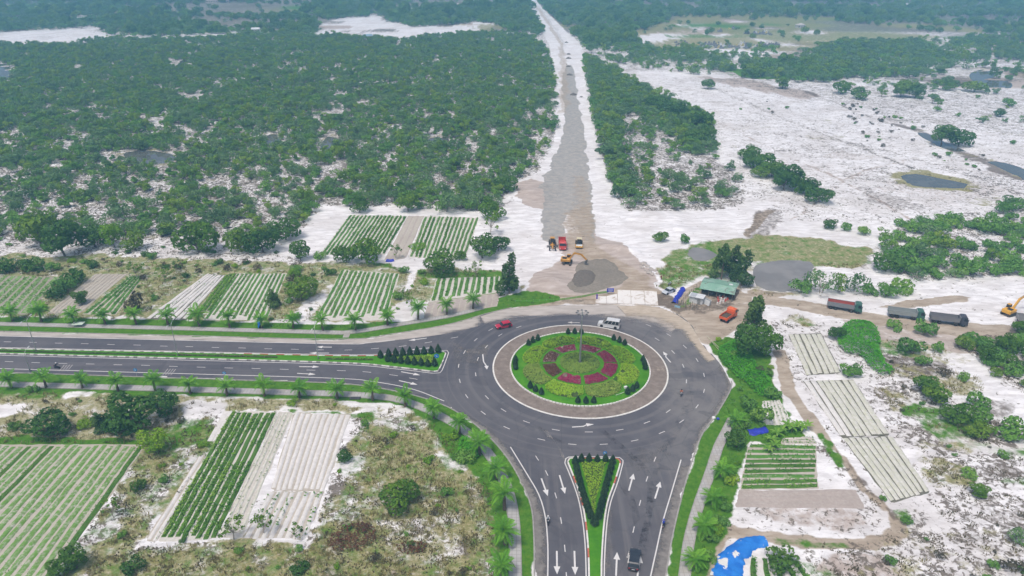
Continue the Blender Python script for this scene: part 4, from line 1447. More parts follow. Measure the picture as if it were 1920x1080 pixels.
woods.append(scatter(FAR_MID, 5.0, 0.8, 24, 0.8, 1.2, gap=0.42, gapscale=40))
woods.append(scatter(FAR_RIGHT, 5.5, 0.85, 25, 0.7, 1.35, gap=0.55, gapscale=34))
woods.append(scatter([(1570, 82), (1640, 78), (1745, 90), (1770, 140), (1640, 150), (1500, 152), (1400, 140), (1400, 120), (1560, 112)], 5.0, 0.85, 26, 0.8, 1.3, gap=0.47, gapscale=28))
woods.append(scatter([(1180, 92), (1560, 84), (1960, 62), (2100, 64), (2100, 172), (1900, 172), (1600, 160), (1420, 150), (1190, 132)], 8.0, 0.8, 27, 0.6, 1.3, gap=0.46, gapscale=28))
woods.append(scatter([(1560, 158), (1960, 172), (2050, 185), (2050, 250), (1880, 240), (1760, 222), (1620, 190)], 11.0, 0.5, 28, 0.5, 1.1, gap=0.46, gapscale=30))
# far belts
FAR = []
FAR.append(scatter(far_poly(-4, 33), 13.0, 0.85, 31, 1.5, 2.8, gap=0.46, gapscale=130))
FAR.append(scatter([(-140, 30), (60, 26), (190, 12), (215, 40), (190, 52), (60, 58), (-140, 66)], 8.5, 0.9, 32, 1.3, 2.2, gap=0.40, gapscale=60))
FAR.append(scatter([(190, 30), (560, 30), (600, 40), (600, 66), (340, 70), (200, 70), (185, 55)], 8.0, 0.9, 33, 1.3, 2.0, gap=0.38, gapscale=60))
FAR.append(scatter([(600, 28), (690, 24), (690, 32), (600, 40)], 8.0, 0.9, 34, 1.3, 2.0, gap=0.3))
FAR.append(scatter([(725, 22), (870, 24), (880, 44), (780, 52), (725, 40)], 7.5, 0.95, 35, 1.3, 2.0, gap=0.2))
FAR.append(scatter([(875, 26), (985, 10), (1012, 45), (1022, 68), (960, 60), (925, 46), (880, 40)], 7.5, 0.95, 36, 1.4, 2.1, gap=0.22))
FAR.append(scatter([(1020, 14), (1280, 22), (1250, 40), (1215, 55), (1180, 62), (1195, 84), (1100, 86), (1060, 52)], 7.5, 0.95, 37, 1.4, 2.2, gap=0.30, gapscale=70))
FAR.append(scatter([(1085, 66), (1190, 64), (1200, 84), (1130, 88), (1090, 80)], 6.5, 1.0, 38, 1.4, 2.1, gap=0.1))
FAR.append(scatter([(1290, 24), (1520, 20), (1540, 40), (1300, 44)], 14, 0.6, 39, 1.2, 2.0, gap=0.42, gapscale=80))
FAR.append(scatter([(1480, 8), (1920, 6), (2050, 6), (2050, 66), (1760, 64), (1640, 50), (1560, 40), (1500, 24)], 10, 0.8, 40, 1.2, 2.3, gap=0.50, gapscale=90))
FAR.append(scatter([(1200, 40), (1480, 44), (1560, 66), (1420, 100), (1210, 100)], 22, 0.5, 41, 1.0, 1.7, gap=0.40, gapscale=60))
wood_pts = np.concatenate(woods)
# clear the ponds' near edges and the works corridor
_cor = np.array(W(CORRIDOR))
wood_pts = wood_pts[~inside(wood_pts[:, 0], wood_pts[:, 1], _cor)]
far_pts = np.concatenate(FAR)
_open = np.array(W([(1190, 30), (1480, 30), (1560, 66), (1480, 97), (1290, 98), (1190, 92)]))      # meadows and graves stay open
_rk = np.random.default_rng(17)
wood_pts = wood_pts[~(inside(wood_pts[:, 0], wood_pts[:, 1], _open) & (_rk.random(len(wood_pts)) < .7))]
far_pts = far_pts[~(inside(far_pts[:, 0], far_pts[:, 1], _open) & (_rk.random(len(far_pts)) < .3))]
far_pts = far_pts[~inside(far_pts[:, 0], far_pts[:, 1], _cor)]
dist = np.sqrt(wood_pts[:, 0] ** 2 + wood_pts[:, 1] ** 2 + CAM_H ** 2)
vis = np.abs(wood_pts[:, 0]) < (wood_pts[:, 1] * _c + CAM_H * _s) * 0.70
app = np.where(vis, wood_pts[:, 2] / dist, 0)
order = np.argsort(-app)
NEAR_N = 296
WOOD_PROTO = []
RIM_W, RIM_E = [], []


def number_front(objs, text, n=22):
    """the nearest n of a crowd can be counted from the left"""
    near = sorted(objs, key=lambda o: o.location.y)[:n]
    for i, o in enumerate(sorted(near, key=lambda o: o.location.x / o.location.y)):
        o['label'] = ORD[i] + text


for r, k in enumerate(order[:NEAR_N]):
    x, y, s = wood_pts[k]
    west = x < 12 + (y - 150) * 0.12
    e = plant_at('wood', x, y, 6.0 * s * 1.05,
                 'one of the open-crowned trees in the woodland left of the gravel road' if west
                 else 'one of the open-crowned trees of the wood just right of the gravel road',
                 'near trees of the left woodland' if west else 'near trees of the wood right of the gravel road', stretch=random.uniform(0.85, 1.15), var=r)
    (RIM_W if west else RIM_E).append(e)
    if r < 12:
        WOOD_PROTO.append(e)


def mass(name, pts, protos, label, cat, seed, mul=1.0, zmin=0.8, zmax=1.2):
    rng = np.random.default_rng(seed)
    n = len(pts)
    me = bpy.data.meshes.new(name)
    z = np.array([gz(a, b) for a, b, _ in pts]) - 0.05
    me.vertices.add(n)
    me.vertices.foreach_set('co', np.stack([pts[:, 0], pts[:, 1], z], 1).astype(np.float32).ravel())
    for nm, ty, arr in (('size', 'FLOAT', pts[:, 2] * mul), ('turn', 'FLOAT', rng.uniform(0, 6.28, n)), ('tall', 'FLOAT', rng.uniform(zmin, zmax, n)), ('which', 'INT', rng.integers(0, len(protos), n))):
        at = me.attributes.new(nm, ty, 'POINT')
        at.data.foreach_set('value', arr.astype(np.float32 if ty == 'FLOAT' else np.int32))
    o = link(name, me)
    tag(o, label, cat, kind='stuff')
    ng = bpy.data.node_groups.new(name + '_nodes', 'GeometryNodeTree')
    ng.interface.new_socket('Geometry', in_out='INPUT', socket_type='NodeSocketGeometry')
    ng.interface.new_socket('Geometry', in_out='OUTPUT', socket_type='NodeSocketGeometry')
    N, Lk = ng.nodes, ng.links
    gi, go = N.new('NodeGroupInput'), N.new('NodeGroupOutput')
    jn = N.new('GeometryNodeJoinGeometry')
    for p in protos:
        pj = N.new('GeometryNodeJoinGeometry')
        for ch in p.children:
            oi = N.new('GeometryNodeObjectInfo')
            oi.transform_space = 'ORIGINAL'
            oi.inputs['Object'].default_value = ch
            Lk.new(oi.outputs['Geometry'], pj.inputs[0])
        g2i = N.new('GeometryNodeGeometryToInstance')
        Lk.new(pj.outputs[0], g2i.inputs[0])
        Lk.new(g2i.outputs[0], jn.inputs[0])

    def attr(nm, ty):
        a = N.new('GeometryNodeInputNamedAttribute')
        a.data_type = ty
        a.inputs['Name'].default_value = nm
        return a.outputs['Attribute']
    iop = N.new('GeometryNodeInstanceOnPoints')
    Lk.new(gi.outputs[0], iop.inputs['Points'])
    Lk.new(jn.outputs[0], iop.inputs['Instance'])
    iop.inputs['Pick Instance'].default_value = True
    Lk.new(attr('which', 'INT'), iop.inputs['Instance Index'])
    cx = N.new('ShaderNodeCombineXYZ')
    Lk.new(attr('turn', 'FLOAT'), cx.inputs[2])
    Lk.new(cx.outputs[0], iop.inputs['Rotation'])
    sc = N.new('ShaderNodeCombineXYZ')
    sz = attr('size', 'FLOAT')
    ml = N.new('ShaderNodeMath')
    ml.operation = 'MULTIPLY'
    Lk.new(sz, ml.inputs[0])
    Lk.new(attr('tall', 'FLOAT'), ml.inputs[1])
    Lk.new(sz, sc.inputs[0])
    Lk.new(sz, sc.inputs[1])
    Lk.new(ml.outputs[0], sc.inputs[2])
    Lk.new(sc.outputs[0], iop.inputs['Scale'])
    Lk.new(iop.outputs[0], go.inputs[0])
    md = o.modifiers.new('plants', 'NODES')
    md.node_group = ng
    return o


number_front(RIM_W, ' tree from the left along the front rim of the left woodland')
number_front(RIM_E, ' tree from the left in the front of the wood right of the gravel road')
rest = wood_pts[order[NEAR_N:]]
mass('woodland', rest, WOOD_PROTO, 'dense scrub woodland of small trees over pale sand', 'woodland', 61, 1.05)
# ---- trees one can tell apart, placed from the photograph
MIDROW = [('round', 77, 461, 80, 'wide yellow-green tree, leftmost in the row on the white sand strip'),
          ('dark', 122, 481, 80, 'dark round tree standing forward in the row on the white sand strip'),
          ('dark', 178, 463, 62, 'dark tall tree between the round tree and the paler ones on the sand strip'),
          ('lime', 214, 464, 50, 'lighter green tree fourth along the row on the white sand strip'),
          ('round', 256, 470, 50, 'small round tree ending the left row on the sand strip'),
          ('round', 373, 474, 86, 'big dome-shaped tree standing alone on the white sand strip'),
          ('round', 452, 470, 60, 'left one of the pair of big trees right of the lone dome-shaped tree'),
          ('dark', 494, 472, 70, 'right one of the pair of big trees right of the lone dome-shaped tree'),
          ('dark', 536, 450, 60, 'dark tree behind the pair at the left end of the white sand slope'),
          ('dark', 563, 487, 42, 'narrow dark tree at the foot of the white sand slope'),
          ('dark', 310, 441, 34, 'small dark tree behind the gap left of the lone dome-shaped tree')]
for kd, bx, by, w, lab in MIDROW:
    T(kd, bx, by, w, lab)
T('round', 675, 398, 40, 'small round tree on the sand above the striped far field')
T('round', 765, 396, 46, 'low tree on the sand midway above the far striped field')
T('wood', 838, 396, 60, 'broad woodland tree above the right half of the far striped field')
T('round', 923, 412, 56, 'round green tree at the far right corner of the striped field')
T('dark', 948, 360, 46, 'dark tree at the woodland edge beside the pink sand heap')
T('round', 690, 492, 66, 'dark spreading tree below the left half of the far striped field')
T('dark', 650, 492, 48, 'low dark tree left of the spreading one below the far field')
T('sparse', 743, 484, 26, 'thin sapling at the foot of the fallow strip in the far field')
T('dark', 825, 512, 66, 'big dark tree between the far and the nearer green plots')
T('round', 862, 488, 26, 'small tree touching the right of the big dark tree between plots')
T('dark', 905, 484, 62, 'tall dark tree at the right end of the far striped field')
T('sparse', 921, 440, 40, 'olive sapling rising behind the tall tree at the far field end')
T('dark', 935, 470, 46, 'tree crowding the right side of the tall tree beside the white sand')
T('casu', 955, 552, 50, 'leaning tall tree with a bare trunk beside the white sand area', 1.15)
T('sparse', 893, 520, 28, 'thin sapling just left of the leaning tall tree')
T('sparse', 878, 523, 20, 'small bare sapling beside the grass left of the leaning tree')
T('sparse', 772, 582, 24, 'slim sapling standing on the white patch beside the nearer plots', 1.4)
T('sparse', 762, 568, 18, 'slender stem behind the slim sapling on the white patch', 1.4)
T('round', 567, 565, 66, 'bright bushy tree standing between two green plots left of centre')
T('casu', 514, 576, 34, 'small cone-like tree at the right end of the green plot by the highway', 0.8)
for bx, by, w, kd, lab in [(17, 508, 46, 'darkbush', 'dark bush at the left edge above the leftmost plots'), (63, 508, 50, 'darkbush', 'wide dark bush second from left above the leftmost plots'),
                           (103, 508, 30, 'bush', 'small green bush third from left above the leftmost plots'), (138, 532, 52, 'darkbush', 'rounded bush at the upper end of the hedge between the left plots'),
                           (108, 558, 46, 'darkbush', 'bush at the lower end of the hedge between the left plots'), (126, 546, 46, 'bush', 'bush in the middle of the hedge between the left plots'),
                           (175, 502, 28, 'darkbush', 'compact bush alone above the pale plot on the left'), (223, 500, 18, 'drybush', 'small brown bush above the pale plot'),
                           (286, 486, 22, 'bush', 'small bush on the white sand below the lone dome tree'), (350, 520, 18, 'darkbush', 'tiny dark bush above the white striped plot'),
                           (424, 508, 22, 'drybush', 'brown bush above the green strip plot'), (485, 506, 24, 'drybush', 'dry bush above the right end of the green highway plot'),
                           (463, 494, 18, 'drybush', 'dry thin bush higher up above the green highway plot'), (600, 486, 28, 'bush', 'bush beside the narrow dark tree at the sand slope')]:
    T(kd, bx, by, w, lab)
T('sparse', 258, 520, 38, 'open sapling left of the dry grass gap between plots', 0.7)
T('sparse', 310, 528, 36, 'forked sapling on dry grass above the white striped plot', 0.8)
T('sparse', 332, 512, 26, 'slim sapling right of the forked one above the striped plot', 0.8)
T('round', 154, 570, 34, 'small tree on the pale plot by the highway')
T('drybush', 252, 586, 46, 'dark feathery bush between the green plot and the highway palms', 1.6)
# lower left
for kd, bx, by, w, st, lab in [('dark', 93, 818, 92, 0.7, 'big dark clump of trees left of the thicket above the large plot'), ('dark', 255, 805, 110, 0.95, 'largest dark tree of the thicket below the highway footpath'),
                               ('dark', 312, 780, 66, 0.9, 'dark tree at the right end of the thicket, against the white sand'), ('lime', 290, 850, 56, 0.95, 'bright yellow-green tree at the right corner of the large plot'),
                               ('casu', 192, 806, 44, 0.6, 'grey-green tree in the middle of the thicket above the large plot'), ('dark', 222, 808, 50, 0.7, 'dark tree wedged in the thicket left of the largest one'),
                               ('lime', 160, 800, 34, 0.6, 'pale green young tree left in the thicket above the large plot'), ('dark', 263, 918, 30, 1.1, 'small dark double tree on the edge of the large plot'),
                               ('sparse', 214, 972, 40, 0.9, 'thin sapling at the right edge of the large plot'), ('round', 145, 1066, 52, 1.1, 'upright green tree at the lower end of the large plot'),
                               ('round', 112, 1082, 46, 0.9, 'round tree beside the upright one at the lower picture edge'), ('darkbush', 252, 1072, 44, 1.1, 'dark bush in the dry grass at the lower left'),
                               ('sparse', 438, 1012, 62, 0.75, 'open bare-stemmed sapling at the foot of the green rows, left one'), ('sparse', 494, 1000, 48, 1.0, 'taller open sapling at the foot of the green rows, right one'),
                               ('sparse', 553, 1012, 36, 0.8, 'sparse small sapling at the foot of the white plot'), ('dark', 645, 864, 36, 0.8, 'small dark tree at the right edge of the white plot'),
                               ('round', 752, 952, 80, 0.9, 'lone round tree with a forked trunk in the dry clearing'), ('darkbush', 343, 1016, 16, 1.0, 'small dark shrub at the lower end of the green rows'),
                               ('darkbush', 563, 1074, 42, 0.9, 'dark green shrub beside the pale earth heap at the lower edge'), ('drybush', 727, 832, 18, 1.6, 'withered bush in the upper dry clearing'),
                               ('sparse', 688, 815, 14, 1.3, 'dead twiggy shrub at the right end of the white plot'), ('bush', 840, 930, 30, 1.0, 'grey-green bush in the dry clearing right of the lone tree'),
                               ('darkbush', 770, 1024, 16, 1.0, 'little dark bush below the lone tree'), ('limebush', 382, 838, 22, 0.9, 'green bush at the corner between the slim and the green plot'),
                               ('bush', 872, 862, 44, 0.7, 'low bush on the bank below the curving footpath'), ('limebush', 845, 822, 32, 0.6, 'bright low bush beside the upper curve of the footpath'),
                               ('bush', 62, 735, 26, 0.8, 'small bush below the left end of the footpath'), ('darkbush', 28, 805, 30, 0.8, 'dark bush at the left edge above the large plot')]:
    T(kd, bx, by, w, lab, st)
# right: shack, ring bank and plots
for kd, bx, by, w, st, lab in [('casu', 1352, 524, 48, 1.0, 'tall blue-green tree left behind the green-roofed shack'), ('casu', 1390, 536, 50, 1.05, 'tallest blue-green tree right behind the green-roofed shack'),
                               ('casu', 1372, 515, 44, 0.95, 'blue-green tree in the middle behind the shack'), ('casu', 1407, 640, 56, 1.15, 'tall feathery tree in front of the orange truck track'),
                               ('dark', 1400, 668, 66, 1.1, 'dark tree at the left foot of the roadside clump below the orange truck'), ('round', 1436, 668, 62, 1.1, 'yellow-tinged tree at the right of the roadside clump'),
                               ('casu', 1412, 605, 40, 0.9, 'feathery tree behind the roadside clump beside the dirt track'), ('bush', 1320, 545, 14, 1.2, 'small green bush touching the left of the shack roof'),
                               ('round', 1237, 452, 32, 0.8, 'round green tree on the bank above the small pond'), ('bush', 1283, 456, 26, 1.1, 'bush on the gully edge right of the round bank tree'),
                               ('dark', 1555, 428, 30, 0.9, 'solitary round dark tree on the white sand above the pond meadow'), ('bush', 1584, 432, 26, 1.0, 'bush next to the solitary tree on the white sand'),
                               ('bush', 1620, 441, 28, 1.0, 'green bush further right of the solitary tree on white sand'), ('wood', 1500, 550, 44, 1.0, 'leftmost tree of the row beside the grey pond'),
                               ('wood', 1538, 550, 54, 1.15, 'tallest tree of the row beside the grey pond'), ('wood', 1573, 548, 38, 1.1, 'third tree of the row beside the grey pond'),
                               ('wood', 1604, 547, 46, 1.1, 'fourth tree of the row right of the grey pond'), ('bush', 1630, 552, 34, 1.1, 'bush ending the pond row towards the sand road'),
                               ('bush', 1662, 556, 44, 1.0, 'wide bush above the first dump truck on the sand road'), ('bush', 1692, 548, 46, 1.0, 'bush right above the sand road behind the second dump truck'),
                               ('dark', 1660, 508, 58, 0.8, 'big dark tree at the left end of the scrub slope'), ('dark', 1566, 634, 34, 0.8, 'dark round shrub-tree at the corner of the pale bed plot'),
                               ('bush', 1592, 702, 44, 0.9, 'dark bush at the lower corner of the pale bed plot'), ('bush', 1677, 618, 32, 1.1, 'bush standing in front of the second dump truck'),
                               ('bush', 1732, 624, 46, 1.0, 'wide bush standing in front of the third dump truck'), ('bush', 1708, 664, 54, 1.0, 'large bush right of the bright vine mass'),
                               ('bush', 1728, 684, 34, 0.9, 'bush touching the lower right of the large one by the vines'), ('bush', 1757, 660, 30, 1.1, 'loose bush right of the large bush below the trucks'),
                               ('drybush', 1768, 704, 32, 1.1, 'thin greyish bush on the sand below the trucks'), ('round', 1736, 736, 56, 0.7, 'rounded dense tree left in the sand clearing on the right'),
                               ('round', 1752, 752, 62, 0.65, 'dense low tree just below the rounded one in the sand clearing'), ('round', 1788, 788, 66, 0.7, 'broad dark tree in the middle of the sand clearing on the right'),
                               ('bush', 1828, 764, 48, 1.0, 'bush above right of the broad dark tree'), ('round', 1834, 822, 52, 0.8, 'round tree lowest of the clump in the sand clearing'),
                               ('bush', 1835, 790, 46, 1.0, 'bush between the two lower trees of the sand clearing clump'), ('bush', 1892, 820, 66, 1.0, 'wide spreading bush near the right edge below the clearing'),
                               ('bush', 1803, 712, 26, 1.0, 'small loose bush alone on the bright sand'), ('bush', 1812, 892, 38, 0.5, 'flat green bush on the sand above the bright round bush'),
                               ('round', 1835, 930, 42, 0.7, 'bright round bush standing alone on the lower right sand'), ('wood', 1910, 1020, 46, 1.0, 'sparse tree at the lower right edge'),
                               ('drybush', 1893, 1066, 52, 0.9, 'grey sparse bush in the lower right corner'), ('bush', 1670, 1054, 28, 1.0, 'small bush below the dirt path bend'),
                               ('darkbush', 1468, 1062, 78, 0.8, 'low dark bush right of the blue tarpaulin'), ('bush', 1700, 982, 28, 0.9, 'scrubby bush at the outer bend of the dirt path'),
                               ('bush', 1655, 938, 16, 1.0, 'small bush on the path edge beside the lowest pale plot'), ('dark', 1380, 838, 50, 0.9, 'dark feathery tree on the bank by the road beside the dark blue tarpaulin'),
                               ('bush', 1424, 790, 50, 1.3, 'green bush on the bank above the dark blue tarpaulin'), ('bush', 1402, 768, 40, 1.1, 'bush at the top of the east footpath'),
                               ('bush', 1385, 800, 40, 0.9, 'bush between the footpath top and the dark feathery tree'), ('limebush', 1372, 905, 34, 0.8, 'bright bush between two palms on the east footpath'),
                               ('bush', 1358, 952, 34, 0.8, 'bush in the hedge bank between the second and third east palms'), ('limebush', 1345, 1000, 32, 0.8, 'bush in the hedge bank between the third and fourth east palms'),
                               ('bush', 1330, 1050, 34, 0.8, 'bush in the hedge bank near the lower edge, left of the blue tarpaulin'), ('bush', 1450, 745, 40, 0.8, 'bush at the upper end of the small planted patch'),
                               ('drybush', 1430, 700, 30, 0.7, 'low scrub on the bank left of the mud path'), ('vine', 0, 0, 0, 0, '')][:-1]:
    T(kd, bx, by, w, lab, st)
# big far trees on the white plain
for kd, bx, by, w, st, lab in [('dark', 1765, 272, 50, 0.9, 'left half of the big dark double tree on the white plain'), ('dark', 1796, 274, 50, 0.9, 'right half of the big dark double tree on the white plain'),
                               ('round', 1688, 182, 46, 0.8, 'left tree of the clump on the far side of the white plain'), ('dark', 1715, 184, 40, 0.8, 'right tree of the clump on the far side of the white plain'),
                               ('round', 1613, 186, 38, 0.8, 'tree left of the clump on the far side of the white plain'), ('round', 1577, 176, 38, 0.9, 'tree standing at the dark end of the plain track'),
                               ('round', 1467, 166, 32, 0.8, 'small tree alone on the upper white plain'), ('dark', 1327, 167, 28, 0.7, 'small dark tree at the upper left of the white plain'),
                               ('round', 1773, 169, 36, 0.7, 'round tree right of the plain clump, near the far ponds'), ('round', 1826, 172, 46, 0.6, 'wide low tree by the far right ponds'),
                               ('dark', 1875, 219, 25, 0.8, 'small dark tree near the right edge of the white plain'), ('bush', 1890, 199, 28, 0.9, 'bush near the right edge above the small dark tree'),
                               ('bush', 1899, 270, 14, 1.0, 'tiny bush at the right edge beside the double tree')]:
    T(kd, bx, by, w, lab, st)
ROW = [(1402, 300), (1412, 314), (1430, 318), (1446, 332), (1462, 340), (1480, 350), (1500, 362), (1515, 366), (1535, 380), (1425, 332), (1470, 356)]
for i, (bx, by) in enumerate(ROW):
    T('dark' if i % 3 else 'round', bx, by, 44 + (i % 3) * 5, ORD[i] + ' tree from the upper left in the diagonal row beside the plain', 0.85, 'diagonal tree row beside the white plain')
for i, (bx, by) in enumerate([(1228, 205), (1250, 215), (1270, 222), (1292, 232), (1315, 242), (1325, 262), (1305, 268)]):
    T('dark', bx, by, 44, ORD[i] + ' tree from the left atop the wood right of the gravel road', 0.85, 'tree line above the wood right of the gravel road')

# scrub on the right slopes: countable bushes
def bushes(poly_px, spacing, keep, seed, smin, smax, kinds, label, group, front, gap=0.3, limit=300, gapscale=14):
    p = scatter(poly_px, spacing, keep, seed, smin, smax, gap=gap, gapscale=gapscale)
    ok = np.abs(p[:, 0]) < (p[:, 1] * _c + CAM_H * _s) * 0.74
    p = p[ok]
    if len(p) > limit:
        p = p[np.argsort(p[:, 1])[:limit]]
    rng = np.random.default_rng(seed)
    obs = [plant_at(kinds[rng.integers(len(kinds))], x, y, s, label, group, rng.uniform(0.8, 1.1)) for x, y, s in p]
    number_front(obs, front, min(22, len(obs)))


bushes(SCRUB_EAST, 5.0, 0.85, 71, 4.0, 7.5, ['bush', 'bush', 'wood'], 'one of the loose green bushes crowding the sandy slope right of the pond', 'bushes on the scrub slope', ' bush from the left along the near edge of the scrub slope', 0.38, 240, 16)
bushes(SCRUB_LOW, 3.6, 0.95, 72, 3.5, 6.0, ['bush', 'round'], 'one of the bushes packed along the right edge below the sand road', 'bushes along the right edge', ' bush from the left at the front of the right-edge thicket', 0.30, 120)
bushes([(1560, 185), (1700, 215), (1860, 300), (1830, 335), (1700, 300), (1640, 290), (1600, 235)], 8.0, 0.85, 73, 1.3, 3.4, ['drybush', 'drybush', 'bush'], 'one of the small dark shrubs dotted over the white plain', 'shrubs dotted over the white plain', ' shrub from the left among the nearest on the white plain', 0.38, 150, 20)
bushes([(1360, 185), (1470, 190), (1480, 215), (1380, 210)], 10.0, 0.7, 74, 1.6, 3.0, ['drybush', 'bush'], 'one of the little dark shrubs at the upper left of the white plain', 'shrubs at the upper left of the plain', ' little shrub from the left at the upper left of the plain', 0.40, 40)
bushes([(1410, 108), (1560, 112), (1600, 150), (1500, 158), (1390, 148)], 11, 0.8, 75, 6, 10, ['round', 'wood'], 'one of the trees fringing the far side of the white plain', 'trees fringing the plain', ' tree from the left among the nearest fringing the plain', 0.3, 60, 30)
bushes([(1800, 1070), (1960, 930), (1960, 1100), (1800, 1130)], 4.0, 0.4, 76, 1.0, 2.0, ['drybush', 'bush'], 'one of the small scrubby tufts in the lower right corner', 'scrub tufts in the lower right', ' tuft from the left in the lower right corner scrub', 0.3, 40)
bushes([(-60, 440), (300, 450), (560, 470), (590, 480), (560, 500), (300, 492), (-60, 486)], 7.0, 0.55, 77, 1.6, 3.2, ['bush', 'drybush', 'darkbush'], 'one of the small shrubs along the sand strip beyond the left plots', 'shrubs along the sand strip', ' shrub from the left along the sand strip beyond the plots', 0.35, 60)
bushes(LUSH, 2.8, 0.55, 78, 1.1, 2.6, ['bush', 'limebush', 'bush'], 'one of the low green shrubs on the lush bank right of the ring road', 'shrubs on the lush bank', ' low shrub from the left at the front of the lush bank', 0.30, 160, 8)
bushes([(-60, 484), (300, 488), (560, 496), (780, 502), (960, 508), (975, 545), (770, 592), (560, 604), (500, 606), (-60, 592)], 5.2, 0.7, 79, 1.3, 3.4, ['bush', 'bush', 'drybush', 'limebush', 'darkbush'],
       'one of the small bushes scattered between the plots behind the highway', 'bushes between the plots behind the highway', ' bush from the left at the front between the highway plots', 0.34, 130, 10)
bushes([(1590, 650), (1700, 690), (1800, 790), (1940, 850), (1960, 1090), (1560, 1090), (1700, 1010), (1770, 920), (1650, 740)], 5.0, 0.5, 80, 0.9, 2.4, ['bush', 'drybush', 'drybush'],
       'one of the little shrubs dotting the sand on the lower right', 'shrubs dotting the lower right sand', ' little shrub from the left at the front of the lower right sand', 0.36, 120, 12)
bushes([(60, 742), (420, 748), (700, 760), (860, 840), (900, 930), (900, 1090), (110, 1090), (200, 980), (280, 850), (60, 820)], 5.0, 0.5, 85, 0.8, 2.2, ['bush', 'drybush', 'limebush'],
       'one of the small shrubs in the dry grass of the lower left', 'shrubs in the dry grass lower left', ' small shrub from the left at the front of the dry clearing', 0.36, 110, 12)
FARP = [plant_at('wood', *G(1110, 100), 12, 'round tree at the far end of the wood beside the gravel road'), plant_at('round', *G(1150, 84), 14, 'tall green tree in the far belt right of the gravel road'),
        plant_at('wood', *G(960, 58), 14, 'pale green tree in the far belt left of the gravel road'), plant_at('wood', *G(1005, 70), 10, 'open tree by the far bend of the gravel road')]
mass('far_forest', far_pts, FARP, 'hazy belt of distant forest along the top of the picture', 'forest', 62, 0.75)

# ---- bright vine thicket on the right
def thicket(name, pxpoly, label, mat, h, leaf, dens, seed, cat='thicket'):
    rng = np.random.default_rng(seed)
    poly = np.array(SP(pxpoly, 1.2, True))
    x0, y0 = poly.min(0)
    x1, y1 = poly.max(0)
    n = int((x1 - x0) * (y1 - y0) * dens)
    x, y = rng.uniform(x0, x1, n), rng.uniform(y0, y1, n)
    m = inside(x, y, poly)
    x, y = x[m], y[m]
    d = np.min(np.sqrt((x[:, None] - poly[None, :, 0]) ** 2 + (y[:, None] - poly[None, :, 1]) ** 2), 1)
    top = h * np.clip(d / (h * 1.1), 0, 1) ** 0.5 * (0.55 + 0.9 * vnoise(x, y, 2.6, seed))
    z = top * rng.uniform(0.75, 1.05, len(x)) + 0.05
    z += np.array([gz(a, b) for a, b in zip(x, y)])
    N = np.stack([rng.normal(0, .3, len(x)), rng.normal(0, .3, len(x)), np.ones(len(x))], 1)
    Q = leaf_quads(np.stack([x, y, z], 1), N, leaf, rng, 0.28)
    var = np.clip(0.55 * rng.random(len(x)) + 0.45 * vnoise(x, y, 1.5, seed + 4), 0, 1)
    o = link(name, quads_mesh(name, Q, mat, {'var': var}))
    return tag(o, label, cat)


thicket('vine_thicket', [(1572, 625), (1590, 608), (1618, 604), (1640, 615), (1650, 640), (1648, 660), (1665, 690), (1675, 700), (1655, 706), (1630, 690), (1612, 668), (1590, 665), (1572, 650)],
        'bright green mass of creepers between the bed plots and the trucks', LEAF['vine'], 2.2, 0.24, 26, 81)
thicket('vine_thicket', [(868, 818), (890, 830), (902, 848), (892, 862), (872, 860), (858, 842)], 'bright low creeper patch beside the curving footpath', LEAF['vine'], 0.5, 0.2, 26, 82)
thicket('vine_thicket', [(1345, 660), (1380, 640), (1402, 655), (1420, 690), (1440, 705), (1448, 740), (1425, 745), (1400, 722), (1372, 700)], 'lush green creeper bank between the ring road and the mud path', LEAF['vine'], 0.9, 0.22, 24, 83)
thicket('dead_fern_patch', [(612, 1028), (630, 1002), (668, 986), (700, 990), (706, 1012), (690, 1030), (645, 1036)], 'reddish brown dead fern patch in the dry clearing at the bottom', LEAF['rust'], 0.7, 0.2, 16, 86, 'fern patch')
thicket('dead_fern_patch', [(742, 1026), (775, 1018), (802, 1022), (796, 1038), (752, 1040)], 'smaller reddish brown fern patch right of the large one at the bottom', LEAF['rust'], 0.5, 0.2, 14, 87, 'fern patch')
thicket('vine_thicket', [(765, 462), (790, 455), (800, 464), (780, 472)], 'lime green creeper patch in the far striped field', LEAF['lime'], 0.5, 0.25, 14, 84)

# ---- grass that nobody could count
def grass(name, n, layer, mat, hmin, hmax, seed, label, thr, yr=(84, 215), w=0.05, blades=5, spread=0.22):
    rng = np.random.default_rng(seed)
    y = rng.uniform(yr[0], yr[1], n)
    x = rng.uniform(-1, 1, n) * (y * _c + CAM_H * _s) * 0.74
    p = lay_at(layer, x, y) + (vnoise(x, y, 2.5, seed, 3) - 0.5) * 1.0
    m = (p > thr) & ~hard_at(x, y)
    x, y = x[m], y[m]
    z = np.array([gz(a, b) for a, b in zip(x, y)])
    C = np.repeat(np.stack([x, y, z], 1), blades, 0)
    k = len(C)
    C[:, :2] += rng.normal(0, spread, (k, 2))
    a = rng.uniform(0, 6.28, k)
    h = rng.uniform(hmin, hmax, k)
    u = np.stack([np.cos(a), np.sin(a), np.zeros(k)], 1)
    lean = np.stack([rng.normal(0, .35, k), rng.normal(0, .35, k), np.ones(k)], 1) * h[:, None]
    wv = u * (w * rng.uniform(.7, 1.6, k))[:, None]
    Q = np.stack([C - wv, C + wv, C + lean + wv * .3, C + lean - wv * .3], 1)
    o = link(name, quads_mesh(name, Q, mat, {'var': np.clip(np.repeat(vnoise(x, y, 6, seed + 9), blades) * .6 + rng.random(k) * .45, 0, 1)}))
    return tag(o, label, 'grass', kind='stuff')


